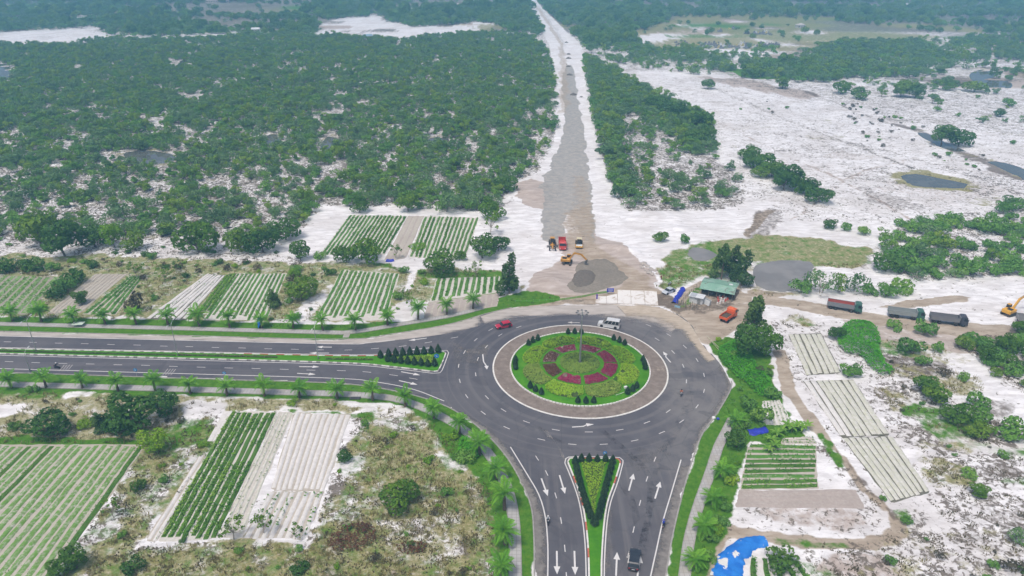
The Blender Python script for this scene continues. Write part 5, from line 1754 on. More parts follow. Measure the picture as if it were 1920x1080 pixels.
grass('dry_grass', 42000, 'dry', LEAF['straw'], 0.3, 0.8, 91, 'tufts of dry straw-coloured grass over the clearings', 0.55, w=0.06)
grass('green_grass', 30000, 'veg', LEAF['blade'], 0.12, 0.4, 92, 'green grass growing on verges and banks', 0.75, w=0.06)
grass('sand_scrub', 70000, 'litter', LEAF['dry'], 0.12, 0.42, 93, 'low dark tufts dotting the white sand', 0.50, (84, 330), 0.11, 4, 0.25)

# ================================================================== crop plots
def soil_material(name, lo, mid, hi, green=None, gamt=0.4):
    t = NT(name)
    P = t.pos()
    f = t.noise(1.4, P, 6, 0.7)
    c = t.ramp(f, [(0.28, lo), (0.5, mid), (0.75, hi)])
    c = t.mix(t.rng(t.noise(0.12, P, 3), 0.4, 0.7, 0, 0.4), c, lo)
    if green:
        c = t.mix(t.rng(t.noise(1.2, P, 6, 0.75), 0.5 - gamt * .3, 0.75 - gamt * .3), c, green)
    return t.done(c, 0.95, t.bump(t.noise(5, P, 4), 0.5, 0.08), 0.1)


SOIL = {
    'furrow': soil_material('furrow_soil', (0.27, 0.24, 0.20), (0.35, 0.32, 0.27), (0.45, 0.42, 0.37)),
    'pale': soil_material('pale_bed', (0.46, 0.43, 0.39), (0.56, 0.53, 0.49), (0.66, 0.63, 0.60)),
    'white': soil_material('white_bed', (0.58, 0.56, 0.54), (0.68, 0.66, 0.65), (0.77, 0.76, 0.75)),
    'beige': soil_material('beige_bed', (0.40, 0.36, 0.31), (0.48, 0.44, 0.385), (0.57, 0.53, 0.48)),
    'pink': soil_material('pink_bed', (0.36, 0.31, 0.28), (0.44, 0.385, 0.355), (0.52, 0.47, 0.44)),
    'sprout': soil_material('sprouting_bed', (0.40, 0.385, 0.34), (0.50, 0.475, 0.43), (0.60, 0.58, 0.54), (0.15, 0.30, 0.065), 0.66),
    'sproutpale': soil_material('pale_sprouting_bed', (0.52, 0.51, 0.47), (0.62, 0.61, 0.57), (0.72, 0.71, 0.69), (0.52, 0.53, 0.42), 0.32),
    'lush': soil_material('lush_bed', (0.08, 0.13, 0.03), (0.12, 0.18, 0.045), (0.18, 0.23, 0.07), (0.08, 0.19, 0.035), 0.6),
    'halfgreen': soil_material('half_green_bed', (0.30, 0.30, 0.22), (0.40, 0.385, 0.30), (0.52, 0.50, 0.43), (0.09, 0.23, 0.04), 0.75),
    'ditch': soil_material('dark_ditch', (0.10, 0.10, 0.075), (0.17, 0.165, 0.13), (0.26, 0.25, 0.21)),
    'sandgap': soil_material('sandy_gap', (0.50, 0.475, 0.43), (0.60, 0.575, 0.535), (0.70, 0.68, 0.65)),
}


def field(key, label, n, rows, furrow='furrow', fill=0.72, h=0.16, vgap=(0.0, 1.0), seed=0, category='plot'):
    """rows(i) -> (bed soil, leaf, plants per square metre, leaf size, height, v0, v1)"""
    rng = np.random.default_rng(1000 + seed + len(key) * 17)
    FL, FR, NR, NL = [np.array(p, float) for p in FW[key]]
    cen = (FL + FR + NR + NL) / 4

    def B(u, v):
        return (FL * (1 - u) + FR * u) * (1 - v) + (NL * (1 - u) + NR * u) * v
    e = empty('crop_plot', (cen[0], cen[1], 0))
    tag(e, label, category)

    def loc(p, z):
        return (p[0] - cen[0], p[1] - cen[1], z)
    # base sheet with a wandering edge
    m = MB()
    edge = []
    for a, b in (((0, 0), (1, 0)), ((1, 0), (1, 1)), ((1, 1), (0, 1)), ((0, 1), (0, 0))):
        for k in range(10):
            f = k / 10
            u, v = a[0] + (b[0] - a[0]) * f, a[1] + (b[1] - a[1]) * f
            p = B(u, v)
            edge.append((p[0] - cen[0] + rng.normal(0, .12), p[1] - cen[1] + rng.normal(0, .12)))
    m.slab(edge, 0.02, -0.3)
    m.build('soil', SOIL[furrow], e)
    for i in range(n):
        soil, leaf, dens, ls, hh, v0, v1 = rows(i)
        v0 += rng.uniform(0, 0.022)
        v1 -= rng.uniform(0, 0.035)
        ua, ub = (i + (1 - fill) / 2) / n, (i + (1 + fill) / 2) / n
        L = np.linalg.norm(B((ua + ub) / 2, v1) - B((ua + ub) / 2, v0))
        Wd = np.linalg.norm(B(ub, .5) - B(ua, .5))
        ns = max(3, int(L / 2.2))
        wob = (rng.uniform(.03, .14), rng.uniform(0, 6.28))
        vs, fs = [], []
        prof = ((0.0, 0.0), (0.16, 1.0), (0.5, 1.08), (0.84, 1.0), (1.0, 0.0))
        for k in range(ns + 1):
            v = v0 + (v1 - v0) * k / ns
            j = rng.normal(0, 0.02) / n * 2 + wob[0] * math.sin(k * .35 + wob[1]) / n
            hk = h * rng.uniform(0.8, 1.15) * (0.25 if k in (0, ns) else 1)
            for (a, z) in prof:
                vs.append(loc(B(ua + (ub - ua) * a + j * (rng.random() + .3), v), 0.0 + z * hk))
        q = len(prof)
        for k in range(ns):
            for a in range(q - 1):
                fs.append((k * q + a, k * q + a + 1, (k + 1) * q + a + 1, (k + 1) * q + a))
        link('bed', mesh('bed', vs, [f[::-1] for f in fs], SOIL[soil], True), e)
        if leaf:
            cnt = int(L * Wd * dens * 1.8)
            if cnt < 3:
                continue
            u = ua + (ub - ua) * np.clip(rng.normal(0.5, 0.26, cnt), 0.02, 0.98)
            v = rng.uniform(v0 + 0.005, v1 - 0.005, cnt)
            P2 = ((FL[None] * (1 - u)[:, None] + FR[None] * u[:, None]) * (1 - v)[:, None] + (NL[None] * (1 - u)[:, None] + NR[None] * u[:, None]) * v[:, None])
            thin = vnoise(P2[:, 0], P2[:, 1], 4.0, seed + 5, 3) > (0.36 + 0.10 * (dens < 4))
            P2 = P2[thin]
            z = h + hh * rng.uniform(0.15, 1.0, len(P2))
            C = np.stack([P2[:, 0] - cen[0], P2[:, 1] - cen[1], z], 1)
            N = np.stack([rng.normal(0, .4, len(C)), rng.normal(0, .4, len(C)), np.ones(len(C))], 1)
            Q = leaf_quads(C, N, ls, rng, 0.5, 0.55)
            cr = link('crop_row', quads_mesh('crop_row', Q, LEAF[leaf], {'var': np.clip(rng.random(len(C)) * .6 + .4 * rng.random(), 0, 1)}), e)
            cr['kind'] = 'stuff'
    return e


def cyc(*rows):
    return lambda i: rows[i % len(rows)]


_r = random.Random(5)
FULL = (0.0, 1.0)
field('far_a', 'striped vegetable plot with dark green rows below the woodland, left of the fallow strip', 15,
      lambda i: ('halfgreen' if i < 7 else 'lush', 'crop', (3.2 if i < 7 else 6.0), 0.30, 0.35, 0, 1), 'sandgap', 0.62, seed=1)
field('far_bare', 'bare beige strip between the two halves of the far striped field', 3, lambda i: ('beige', None, 0, 0, 0, 0, 1), 'pink', 0.8, 0.08, seed=2)
field('far_b', 'striped plot of thin green rows right of the fallow strip', 13, lambda i: ('lush' if i in (1, 2, 6) else 'halfgreen', 'crop' if i in (1, 2, 6) else 'crop_pale', 5.0 if i in (1, 2, 6) else 3.4, 0.28, 0.3, 0, 1), 'sandgap', 0.6, seed=3)
field('mid_left', 'pale green plot with slanting rows behind the highway palms, left of the white patch', 13, lambda i: ('halfgreen', 'crop_pale' if i % 3 else 'crop', 2.6, 0.26, 0.25, 0, 0.82 + 0.14 * _r.random()), 'sandgap', 0.66, seed=4)
field('mid_right', 'small plot of short green rows beside the leaning tall tree', 11, lambda i: ('halfgreen', 'crop_light' if i in (0, 10) else 'crop', 5.0 if i in (0, 10) else 3.4, 0.26, 0.3, 0, 1 if i < 2 else 0.85 + 0.15 * _r.random()), 'sandgap', 0.62, seed=5)
field('mid_bare', 'bare pinkish plot just behind the two rightmost highway palms', 11, lambda i: ('pink', None, 0, 0, 0, 0, 1), 'beige', 0.86, 0.06, seed=6)
field('west_white', 'white plot with thin dark furrows behind the highway palms', 7, lambda i: ('white', 'crop' if i % 2 else None, 0.7, 0.25, 0.2, 0.0, 1), 'ditch', 0.80, 0.2, seed=7)
field('west_strip', 'narrow dense green strip plot between white and striped plots', 3, lambda i: ('lush', 'crop_light', 7.0, 0.28, 0.35, 0, 1), 'furrow', 0.85, seed=8)
field('west_green', 'green and white striped plot behind the highway palms left of the cone-like tree', 12, lambda i: ('halfgreen', 'crop_pale' if i % 2 else 'crop', 3.2, 0.26, 0.25, 0, 0.9 + 0.1 * _r.random()), 'sandgap', 0.62, seed=9)
field('west_pale', 'bare pale plot with fine ridges left of the thin green plot', 8, lambda i: ('beige', None, 0, 0, 0, 0, 1), 'furrow', 0.78, seed=10)
field('west_thin', 'thin green plot right of the bare pale one behind the highway', 5, lambda i: ('halfgreen', 'crop', 4.4, 0.28, 0.3, 0, 1), 'beige', 0.7, seed=11)
field('west_edge', 'leftmost plot behind the highway palms with green and pale rows', 13, lambda i: ('sprout', 'crop_pale' if i % 3 else 'crop', 2.4, 0.26, 0.25, 0, 1), 'furrow', 0.7, seed=12)
field('south_west', 'large sprouting plot of slanting beds filling the lower left corner', 34, lambda i: ('lush' if i in (18, 21, 33) else 'sprout', 'crop' if i in (18, 21, 33) else 'crop_pale', 7.0 if i in (18, 21, 33) else 1.3, 0.17, 0.18, 0, 1), 'beige', 0.70, 0.18, seed=13)
field('south_green', 'lush green rows of the plot left of the white beds, lower left', 8, lambda i: ('lush', 'crop_light' if i % 2 == 0 else 'crop', 11.0, 0.22, 0.45, 0, 1), 'sandgap', 0.78, 0.2, seed=14)
field('south_thin', 'thinly planted pale rows between the lush rows and the white beds', 4, lambda i: ('sproutpale', 'crop_pale', 1.6, 0.18, 0.2, 0, 1), 'pale', 0.6, seed=15)
field('south_white', 'bare white beds right of the lush green rows, lower left', 10, lambda i: ('white', None, 0, 0, 0, 0, 1), 'beige', 0.80, 0.18, seed=16)
field('south_mixed', 'white beds with green tufted rows below the bare white beds', 8, lambda i: ('white', 'crop', 2.2 if i % 2 else 0.6, 0.24, 0.35, 0, 1), 'beige', 0.72, 0.2, seed=17)
field('south_slim', 'slim white strip bed with dark tufts left of the lush rows', 2, lambda i: ('white', 'dry' if i == 0 else 'crop', 1.0 if i == 0 else 2.4, 0.22, 0.25, 0, 1), 'beige', 0.66, 0.15, seed=18)
field('east_top', 'pale plot with five beds and dark furrows right of the mud path top', 6, lambda i: ('sproutpale', None, 0, 0, 0, 0, 1), 'ditch', 0.86, 0.24, seed=19)
field('east_mid', 'middle pale plot with slanting beds right of the mud path', 8, lambda i: ('sproutpale' if i > 1 else 'white', None, 0, 0, 0, 0, 1), 'ditch', 0.88, 0.22, seed=20)
field('east_low', 'lowest pale plot with slanting beds right of the narrow path', 8, lambda i: ('sproutpale', None, 0, 0, 0, 0, 1), 'ditch', 0.88, 0.22, seed=21)
field('east_rows', 'plot of short level green rows beside the east footpath', 9, lambda i: ('halfgreen' if i in (0, 1, 2, 6) else 'lush', ('crop_light', 'crop_light', 'crop', 'crop', 'crop', 'crop', 'crop_pale', 'crop_light', 'crop_light')[i], (5, 4, 4, 9, 9, 9, 3, 9, 8)[i], 0.20, 0.25, 0, 1), 'beige', 0.72, 0.16, seed=22)
field('east_bare', 'bare pinkish grey plot below the short level green rows', 3, lambda i: ('pink', None, 0, 0, 0, 0, 1), 'pink', 0.9, 0.05, seed=23)
field('east_small', 'small mixed vegetable patch with white gaps above the banana plants', 6, lambda i: ('sproutpale', 'crop', 3.0, 0.22, 0.4, 0, 1), 'white', 0.5, 0.15, seed=25)
field('east_strip', 'short dark green rows between the banana plants and the level rows', 3, lambda i: ('pale', 'crop', 8.0, 0.2, 0.3, 0, 1), 'beige', 0.6, 0.15, seed=26)
field('corner', 'plot of short green rows beside the blue tarpaulin at the lower edge', 5, lambda i: ('lush', 'crop', 12.0, 0.2, 0.5, 0, 1), 'white', 0.45, 0.15, seed=24)
# small white plot above F8: worked earth around the ditch
_b = MB()
for k, (a, b, c) in enumerate([((393, 828), (424, 772), 1.0), ((402, 828), (432, 772), 0.9)]):
    _b.ribbon(W([a, b]), c, 0.14, -0.2)
tag(_b.build('seed_bed', SOIL['white']), 'two narrow white seed beds above the slim strip bed', 'plot')

# ================================================================== roundabout island
MAT_LAWN = None


def lawn_material():
    t = NT('lawn')
    P = t.pos()
    c = t.ramp(t.noise(0.5, P, 6, 0.7), [(0.25, (0.042, 0.17, 0.006)), (0.5, (0.068, 0.24, 0.009)), (0.72, (0.11, 0.28, 0.018))])
    c = t.mix(t.rng(t.noise(0.9, P, 6, 0.75), 0.64, 0.82, 0, 0.5), c, (0.20, 0.20, 0.065))
    return t.done(c, 0.95, t.bump(t.noise(9, P, 4, 0.7), 0.6, 0.08), 0.1)


def apron_material():
    t = NT('apron_pavers')
    P = t.pos()
    c = t.ramp(t.noise(0.6, P, 6, 0.7), [(0.3, (0.17, 0.14, 0.12)), (0.55, (0.245, 0.205, 0.18)), (0.75, (0.32, 0.275, 0.245))])
    c = t.mix(t.rng(t.noise(0.35, P, 7, 0.75, 0.4), 0.58, 0.72, 0, 0.8), c, (0.46, 0.40, 0.33))
    vo = t.n('TexVoronoi', Vector=P, Scale=2.2)
    return t.done(c, 0.95, t.bump(vo.outputs[0], 0.35, 0.05), 0.15)


MAT_LAWN = lawn_material()
ISL = empty('roundabout_island', (RC[0], RC[1], 0))
tag(ISL, 'round planted traffic island with brown apron and white kerb at the road junction', 'traffic island')


def annulus(r0, r1, z0, z1, zb, n=128):
    m = MB()
    vs, fs = [], []
    for k in range(n):
        a = 2 * math.pi * k / n
        c, s = math.cos(a), math.sin(a)
        vs += [(r1 * c, r1 * s, zb), (r1 * c, r1 * s, z1), (r0 * c, r0 * s, z0), (r0 * c, r0 * s, zb)]
    for k in range(n):
        j = (k + 1) % n
        for q in range(3):
            fs.append((k * 4 + q, j * 4 + q, j * 4 + q + 1, k * 4 + q + 1))
    m.add(vs, fs)
    return m


annulus(R_KERB - 0.2, R_APRON - 0.2, 0.20, 0.09, -0.3).build('apron', apron_material(), ISL)
annulus(R_APRON - 0.22, R_APRON + 0.14, 0.13, 0.11, -0.3).build('white_rim', MAT_KERB_W, ISL)
# kerb blocks, one by one, with joints between
nk = 130
m = MB()
for k in range(nk):
    a0 = 2 * math.pi * k / nk + 0.004
    a1 = 2 * math.pi * (k + 1) / nk - 0.004
    r0, r1 = R_KERB - 0.16, R_KERB + 0.14
    h = 0.46 + random.uniform(-.02, .02)
    vs = []
    for z in (0.0, h):
        for a in (a0, (a0 + a1) / 2, a1):
            bul = 0.06 if a not in (a0, a1) else 0
            vs += [(r0 * math.cos(a), r0 * math.sin(a), z), ((r1 + bul) * math.cos(a), (r1 + bul) * math.sin(a), z)]
    m.add(vs, [(6, 7, 9, 8), (8, 9, 11, 10), (1, 3, 9, 7), (3, 5, 11, 9), (2, 0, 6, 8), (4, 2, 8, 10), (0, 1, 7, 6), (5, 4, 10, 11)])
o = m.build('kerb_blocks', MAT_KERB_W, ISL)
o['kind'] = 'stuff'
m = MB()
rings = [(0.0, 1.35), (4, 1.28), (8, 1.08), (12, 0.8), (15, 0.55), (17.0, 0.36), (17.15, 0.2)]
vs, fs = [], []
for r, z in rings:
    for k in range(96):
        a = 2 * math.pi * k / 96
        vs.append((r * math.cos(a), r * math.sin(a), z))
for i in range(len(rings) - 1):
    for k in range(96):
        j = (k + 1) % 96
        fs.append((i * 96 + k, (i + 1) * 96 + k, (i + 1) * 96 + j, i * 96 + j))
m.add(vs, fs).build('lawn', MAT_LAWN, ISL, True)


def dome_z(r):
    return float(np.interp(r, [q[0] for q in rings], [q[1] for q in rings]))


def bed_polar(name, label, ang0, ang1, rin, rout, mat, h, leaf, dens, seed, thin=0.0, base=None, cat='flower bed', group=None, thinside=None):
    """a clipped planting bed: leafy top and sides over a solid core"""
    rng = np.random.default_rng(seed)
    area = (ang1 - ang0) / 2 * (np.mean([rout(a) ** 2 for a in np.linspace(ang0, ang1, 20)]) - rin ** 2)
    n = int(area * dens * 1.6)
    a = rng.uniform(ang0, ang1, n)
    ro = np.array([rout(x) for x in a])
    r = np.sqrt(rng.uniform(0, 1, n) * (ro ** 2 - rin ** 2) + rin ** 2)
    edge = np.minimum(np.minimum(ro - r, r - rin), np.minimum(a - ang0, ang1 - a) * r)
    x, y = r * np.cos(a), r * np.sin(a)
    z = np.interp(r, [q[0] for q in rings], [q[1] for q in rings])
    top = h * np.clip(edge / 0.4, 0.15, 1) ** 0.5
    z = z + top * rng.uniform(0.55, 1.08, n) * (0.8 + 0.4 * vnoise(x, y, 1.2, seed))
    keep = np.ones(n, bool)
    if thin:
        keep = vnoise(x + 50, y + 50, 2.0, seed + 1, 3) > thin
    x, y, z = x[keep], y[keep], z[keep]
    N = np.stack([np.cos(a[keep]) * .3, np.sin(a[keep]) * .3, np.ones(keep.sum())], 1)
    Q = leaf_quads(np.stack([x, y, z], 1), N, leaf, rng, 0.3, 0.6)
    e = empty(name, (RC[0], RC[1], 0))
    var = np.clip(rng.random(len(x)) * .55 + .45 * vnoise(x, y, 1.6, seed + 2), 0, 1)
    link('foliage', quads_mesh('foliage', Q, mat, {'var': var}), e)
    # core
    P = [(rin * math.cos(t), rin * math.sin(t)) for t in np.linspace(ang0 + .01, ang1 - .01, 14)]
    Pq = [((rout(t) - .15) * math.cos(t), (rout(t) - .15) * math.sin(t)) for t in np.linspace(ang1 - .01, ang0 + .01, 22)]
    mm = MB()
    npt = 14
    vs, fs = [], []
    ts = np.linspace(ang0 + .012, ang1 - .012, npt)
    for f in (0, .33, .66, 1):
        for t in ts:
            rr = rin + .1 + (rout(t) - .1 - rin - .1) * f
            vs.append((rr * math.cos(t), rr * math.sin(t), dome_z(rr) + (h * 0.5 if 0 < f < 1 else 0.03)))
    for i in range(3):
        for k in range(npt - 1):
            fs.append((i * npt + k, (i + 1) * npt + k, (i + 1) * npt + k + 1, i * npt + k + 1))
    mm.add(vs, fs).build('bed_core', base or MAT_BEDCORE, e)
    tag(e, label, cat, group)
    return e


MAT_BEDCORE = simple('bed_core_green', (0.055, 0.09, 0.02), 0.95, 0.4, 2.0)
MAT_BEDSOIL = simple('bed_soil', (0.22, 0.16, 0.12), 0.95, 0.4, 2.0)
MAT_BEDPALE = simple('bed_pale_soil', (0.42, 0.33, 0.29), 0.95, 0.35, 1.5)
DIRN = ['right back', 'back right', 'back left', 'left back', 'left front', 'front left', 'front right', 'right front']
for k in range(8):
    c = R(22.5 + 45 * k)
    half = R(21.5)

    def rout(a, c=c):
        t = (a - c) / R(22.5)
        return 11.9 + 2.9 * math.sqrt(max(0, 1 - min(1, abs(t)) ** 2.4)) - 0.9 * (abs(t) > .98)
    brown = k in (6, 4)
    bed_polar('hedge_bed', 'light green scalloped hedge bed on the island, ' + DIRN[k] + ' of the mast', c - half, c + half, 10.0, rout, LEAF['hedge'] if not brown else LEAF['olive_light'], 0.5, 0.19, 30, 600 + k,
              0.25, group='scalloped hedge beds on the island', cat='hedge bed')
    if brown:
        pass
    hr = R(19.0 if k not in (0, 7) else 20.5)
    red = LEAF['red'] if k in (0, 1, 6, 7, 2, 5) else LEAF['rust']
    bed_polar('flower_bed', ('crimson' if red is LEAF['red'] else 'rusty brown') + ' flower bed in the inner ring of the island, ' + DIRN[k] + ' of the mast', c - hr, c + hr, 6.0, lambda a: 9.3, red, 0.4, 0.17, 34, 650 + k,
              (0.05, 0.2, 0.32, 0.40, 0.22, 0.24, 0.1, 0.05)[k], MAT_BEDPALE if k in (1, 2, 3) else MAT_BEDSOIL, group='flower beds in the inner ring')
bed_polar('shrub_bed', 'round olive shrub bed at the foot of the mast', 0, 2 * math.pi, 0.5, lambda a: 5.0, LEAF['olive_light'], 0.4, 0.18, 30, 690, 0.1, cat='shrub bed')

# cone topiary
def cone_proto(seed):
    rng = np.random.default_rng(seed)
    n = 420
    H, rb = 1.75, 0.62
    t = rng.random(n) ** 1.25
    z = 0.18 + t * (H - 0.18)
    r = rb * np.clip(np.sin((1 - t) * math.pi * 0.5) ** 0.9, 0.03, 1) * rng.uniform(.82, 1.05, n)
    r *= np.clip(t / 0.10, 0.55, 1)
    a = rng.uniform(0, 6.283, n)
    C = np.stack([r * np.cos(a), r * np.sin(a), z], 1)
    N = np.stack([np.cos(a), np.sin(a), np.full(n, .5)], 1)
    Q = leaf_quads(C, N, 0.11, rng, 0.45, 0.7)
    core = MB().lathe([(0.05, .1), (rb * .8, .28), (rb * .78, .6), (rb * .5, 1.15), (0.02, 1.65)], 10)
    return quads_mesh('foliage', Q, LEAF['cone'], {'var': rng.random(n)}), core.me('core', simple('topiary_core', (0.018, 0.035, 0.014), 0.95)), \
        MB().tube([(0, 0, -.25), (0, 0, .35)], .05, 6).me('stem', BARK)


CONES = [cone_proto(700 + i) for i in range(3)]


def cone(x, y, z, s, label, group):
    f, c, st = random.choice(CONES)
    e = empty('cone_shrub', (x, y, z), random.uniform(0, 6.28), (s, s, s * random.uniform(.92, 1.12)))
    link('foliage', f, e)
    link('core', c, e)
    link('stem', st, e)
    return tag(e, label, 'shrub', group)


TRIO = ['right', 'back right', 'back', 'back left', 'left', 'front left', 'front', 'front right']
for k in range(8):
    for j in (-1, 0, 1):
        a = R(45 * k + j * 6.4)
        r = 16.1
        xs = [RC[0] + r * math.cos(R(45 * k + q * 6.4)) for q in (-1, 0, 1)]
        x, y = RC[0] + r * math.cos(a), RC[1] + r * math.sin(a)
        if k in (0, 4):
            rank = {1: 'far', 0: 'middle', -1: 'near'}[j if k == 0 else -j]
        else:
            rank = ['left', 'middle', 'right'][sorted(xs).index(xs[j + 1])]
        cone(x, y, dome_z(r), 1.12, 'dark cone shrub on the island lawn, %s one of the trio at its %s' % (rank, TRIO[k]), 'cone shrubs on the island lawn')

# light mast
MAT_STEEL = simple('galvanised_steel', (0.42, 0.44, 0.45), 0.45, 0.12, 3.0, metal=0.6)
MAT_STEEL_D = simple('dark_steel', (0.16, 0.165, 0.17), 0.5, 0.2, 3.0, metal=0.5)
MAT_LAMP = simple('lamp_glass', (0.62, 0.64, 0.66), 0.3, 0.05, 3.0)
MAST = empty('light_mast', (RC[0], RC[1], dome_z(0)))
tag(MAST, 'tall grey light mast with a ring of floodlights in the middle of the island', 'light mast')
MB().tube([(0, 0, -.1), (0, 0, 7), (0, 0, 14.2)], [.26, .19, .12], 12).build('pole', MAT_STEEL, MAST)
MB().lathe([(.5, 0), (.5, .12), (.3, .14), (.3, .3)], 12).build('base_plate', MAT_STEEL_D, MAST)
mb = MB()
ringp = [(1.15 * math.cos(t), 1.15 * math.sin(t), 14.0) for t in np.linspace(0, 2 * math.pi, 25)]
mb.tube(ringp, .05, 6, False)
for k in range(4):
    t = k * math.pi / 2
    mb.tube([(0, 0, 14.0), (1.15 * math.cos(t), 1.15 * math.sin(t), 14.0)], .04, 6)
mb.build('lamp_ring', MAT_STEEL, MAST)
for k in range(8):
    t = k * math.pi / 4
    h = MB().box((1.35 * math.cos(t), 1.35 * math.sin(t), 13.95), (.5, .42, .2), t, bev=.04).build('floodlight', MAT_STEEL_D, MAST)
    MB().box((1.35 * math.cos(t), 1.35 * math.sin(t), 13.84), (.42, .34, .02), t).build('lens', MAT_LAMP, h)
# small white lamp box with its cable on the lawn
x, y = G(1172, 738)
LB = empty('lawn_lamp', (x, y, dome_z(math.hypot(x - RC[0], y - RC[1])) - .02), 0.3)
tag(LB, 'small white lamp box on a post on the front right of the island lawn', 'lamp')
MB().tube([(0, 0, 0), (0, 0, 1.1)], .05, 6).build('post', MAT_STEEL, LB)
MB().box((0, 0, 1.3), (.75, .5, .5), bev=.06).build('lamp_box', simple('white_paint', (.76, .76, .75), .5, .08), LB)
MB().tube([(0, 0, .06), (-1.4, -.5, .1), (-2.8, -.8, .15)], .05, 5).build('cable', MAT_KERB_W, LB)

# ================================================================== medians
def ribbon_blocks(path, w, z, z0, L, gap, pick):
    """kerb made of separate blocks; returns MB per colour"""
    P = np.array(path, float)
    s = np.concatenate([[0], np.cumsum(np.linalg.norm(np.diff(P, axis=0), axis=1))])
    out = {}
    k, d = 0, 0.0
    while d + L * .5 < s[-1]:
        e = min(d + L - gap, s[-1])
        q = np.linspace(d, e, 3)
        seg = np.stack([np.interp(q, s, P[:, 0]), np.interp(q, s, P[:, 1])], 1)
        out.setdefault(pick(k), MB()).ribbon(seg, w, z, z0)
        d += L
        k += 1
    return out


def inset(path, d):
    P = np.array(path, float)
    n = len(P)
    area = sum(P[i][0] * P[(i + 1) % n][1] - P[(i + 1) % n][0] * P[i][1] for i in range(n))
    Q = np.roll(P, -1, 0) - np.roll(P, 1, 0)
    Q /= np.linalg.norm(Q, axis=1)[:, None] + 1e-9
    N = np.stack([-Q[:, 1], Q[:, 0]], 1) * (1 if area > 0 else -1)
    return P + N * d


def median(path, label, redrange):
    e = empty('road_median', (0, 0, 0))
    tag(e, label, 'road median')
    inn = inset(path, 0.42)
    MB().slab([tuple(p) for p in inn], 0.16, -0.3).build('turf', MAT_LAWN, e)
    cl = np.concatenate([inset(path, 0.3), inset(path, 0.3)[:1]])
    blocks = ribbon_blocks(cl, 0.26, 0.22, -0.2, 1.05, 0.05, lambda k: 'k')
    P = np.array(path)
    out = ribbon_blocks(cl, 0.28, 0.23, -0.2, 1.05, 0.04, redrange)
    for nm, mt in (('red', MAT_KERB_R), ('white', MAT_KERB_W), ('grey', MAT_KERB)):
        if nm in out:
            o = out[nm].build('kerb_blocks', mt, e)
            o['kind'] = 'stuff'
            o['label'] = nm + ' painted kerb blocks' if nm != 'grey' else 'grey concrete kerb blocks'
    return e


def rr_w(k):
    return 'grey' if (k * 37) % 5 < 4 else 'white'


P_TIP_W = [p for p in MED_W if p[0] > G(700, 675)[0]]
median(MED_W, 'long grassy median strip of the highway ending in a planted wedge', lambda k: ('red', 'white')[(k // 2) % 2] if 118 < k < 160 else ('white' if (k * 37) % 5 < 3 else 'grey'))
median(MED_S, 'tapering grassy median of the lower road with a planted triangle', lambda k: ('white', 'white', 'red')[(k // 2) % 3] if k < 18 or k > 52 else 'white')


def bed_poly(name, px, label, mat, h, leaf, dens, seed, z0=0.16, cat='hedge bed', thin=0.2):
    rng = np.random.default_rng(seed)
    poly = np.array(W(px))
    c = poly.mean(0)
    x0, y0 = poly.min(0)
    x1, y1 = poly.max(0)
    n = int((x1 - x0) * (y1 - y0) * dens)
    x, y = rng.uniform(x0, x1, n), rng.uniform(y0, y1, n)
    m = inside(x, y, poly) & (vnoise(x, y, 1.6, seed) > thin)
    x, y = x[m] - c[0], y[m] - c[1]
    z = z0 + h * rng.uniform(.4, 1.08, len(x))
    Q = leaf_quads(np.stack([x, y, z], 1), np.tile([0, 0, 1.], (len(x), 1)), leaf, rng, .3, .6)
    e = empty(name, (c[0], c[1], 0))
    link('foliage', quads_mesh('foliage', Q, mat, {'var': np.clip(rng.random(len(x)) * .6 + .4 * vnoise(x, y, 1.5, seed), 0, 1)}), e)
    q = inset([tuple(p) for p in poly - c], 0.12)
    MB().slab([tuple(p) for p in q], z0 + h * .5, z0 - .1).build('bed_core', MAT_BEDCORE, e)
    return tag(e, label, cat)


bed_poly('hedge_bed', [(1089, 868.5), (1137, 869), (1119, 934), (1114, 965), (1110, 965), (1106, 934)], 'bright green triangular hedge bed in the lower road median', LEAF['hedge'], 0.4, 0.16, 32, 710)
bed_poly('hedge_bed', [(727, 674), (816, 667), (811, 684), (800, 684.5), (770, 680.5)], 'bright green wedge-shaped hedge bed at the end of the highway median', LEAF['hedge'], 0.45, 0.18, 30, 711)
for i, (a, b) in enumerate([((-60, 657), (30, 660)), ((30, 660), (160, 663.3)), ((160, 663.3), (330, 667)), ((335, 667), (520, 671)), ((610, 674), (700, 675.5))]):
    mt = LEAF['olive'] if i < 3 else (LEAF['dry'] if i == 3 else LEAF['lime'])
    bed_poly('low_hedge', [(a[0], a[1] - 1.6), (b[0], b[1] - 1.6), (b[0], b[1] + 1.6), (a[0], a[1] + 1.6)],
             ['olive hedge strip at the left edge on the highway median', 'olive hedge strip second from left on the highway median', 'olive hedge strip third along the highway median',
              'greyish dry hedge strip on the highway median', 'yellow-green hedge strip just before the median cone shrubs'][i], mt, 0.4, 0.2, 14, 720 + i, cat='hedge', thin=0.42)
for i in range(9):
    f = i / 8
    px, py = 714 + f * 106, 671.5 - f * 9.5
    x, y = G(px + (2 if i else 0), py)
    cone(x, y, 0.16, 1.35, ORD[i] + ' cone shrub from the left in the back row of the highway median wedge', 'cone shrubs on the highway median wedge')
for i in range(8):
    f = i / 7
    px, py = 727 + f * 88, 678.5 + f * 10.5 - (2 if i == 7 else 0)
    x, y = G(px, py)
    cone(x, y, 0.16, 1.3, ORD[i] + ' cone shrub from the left in the front row of the highway median wedge', 'cone shrubs on the highway median wedge')
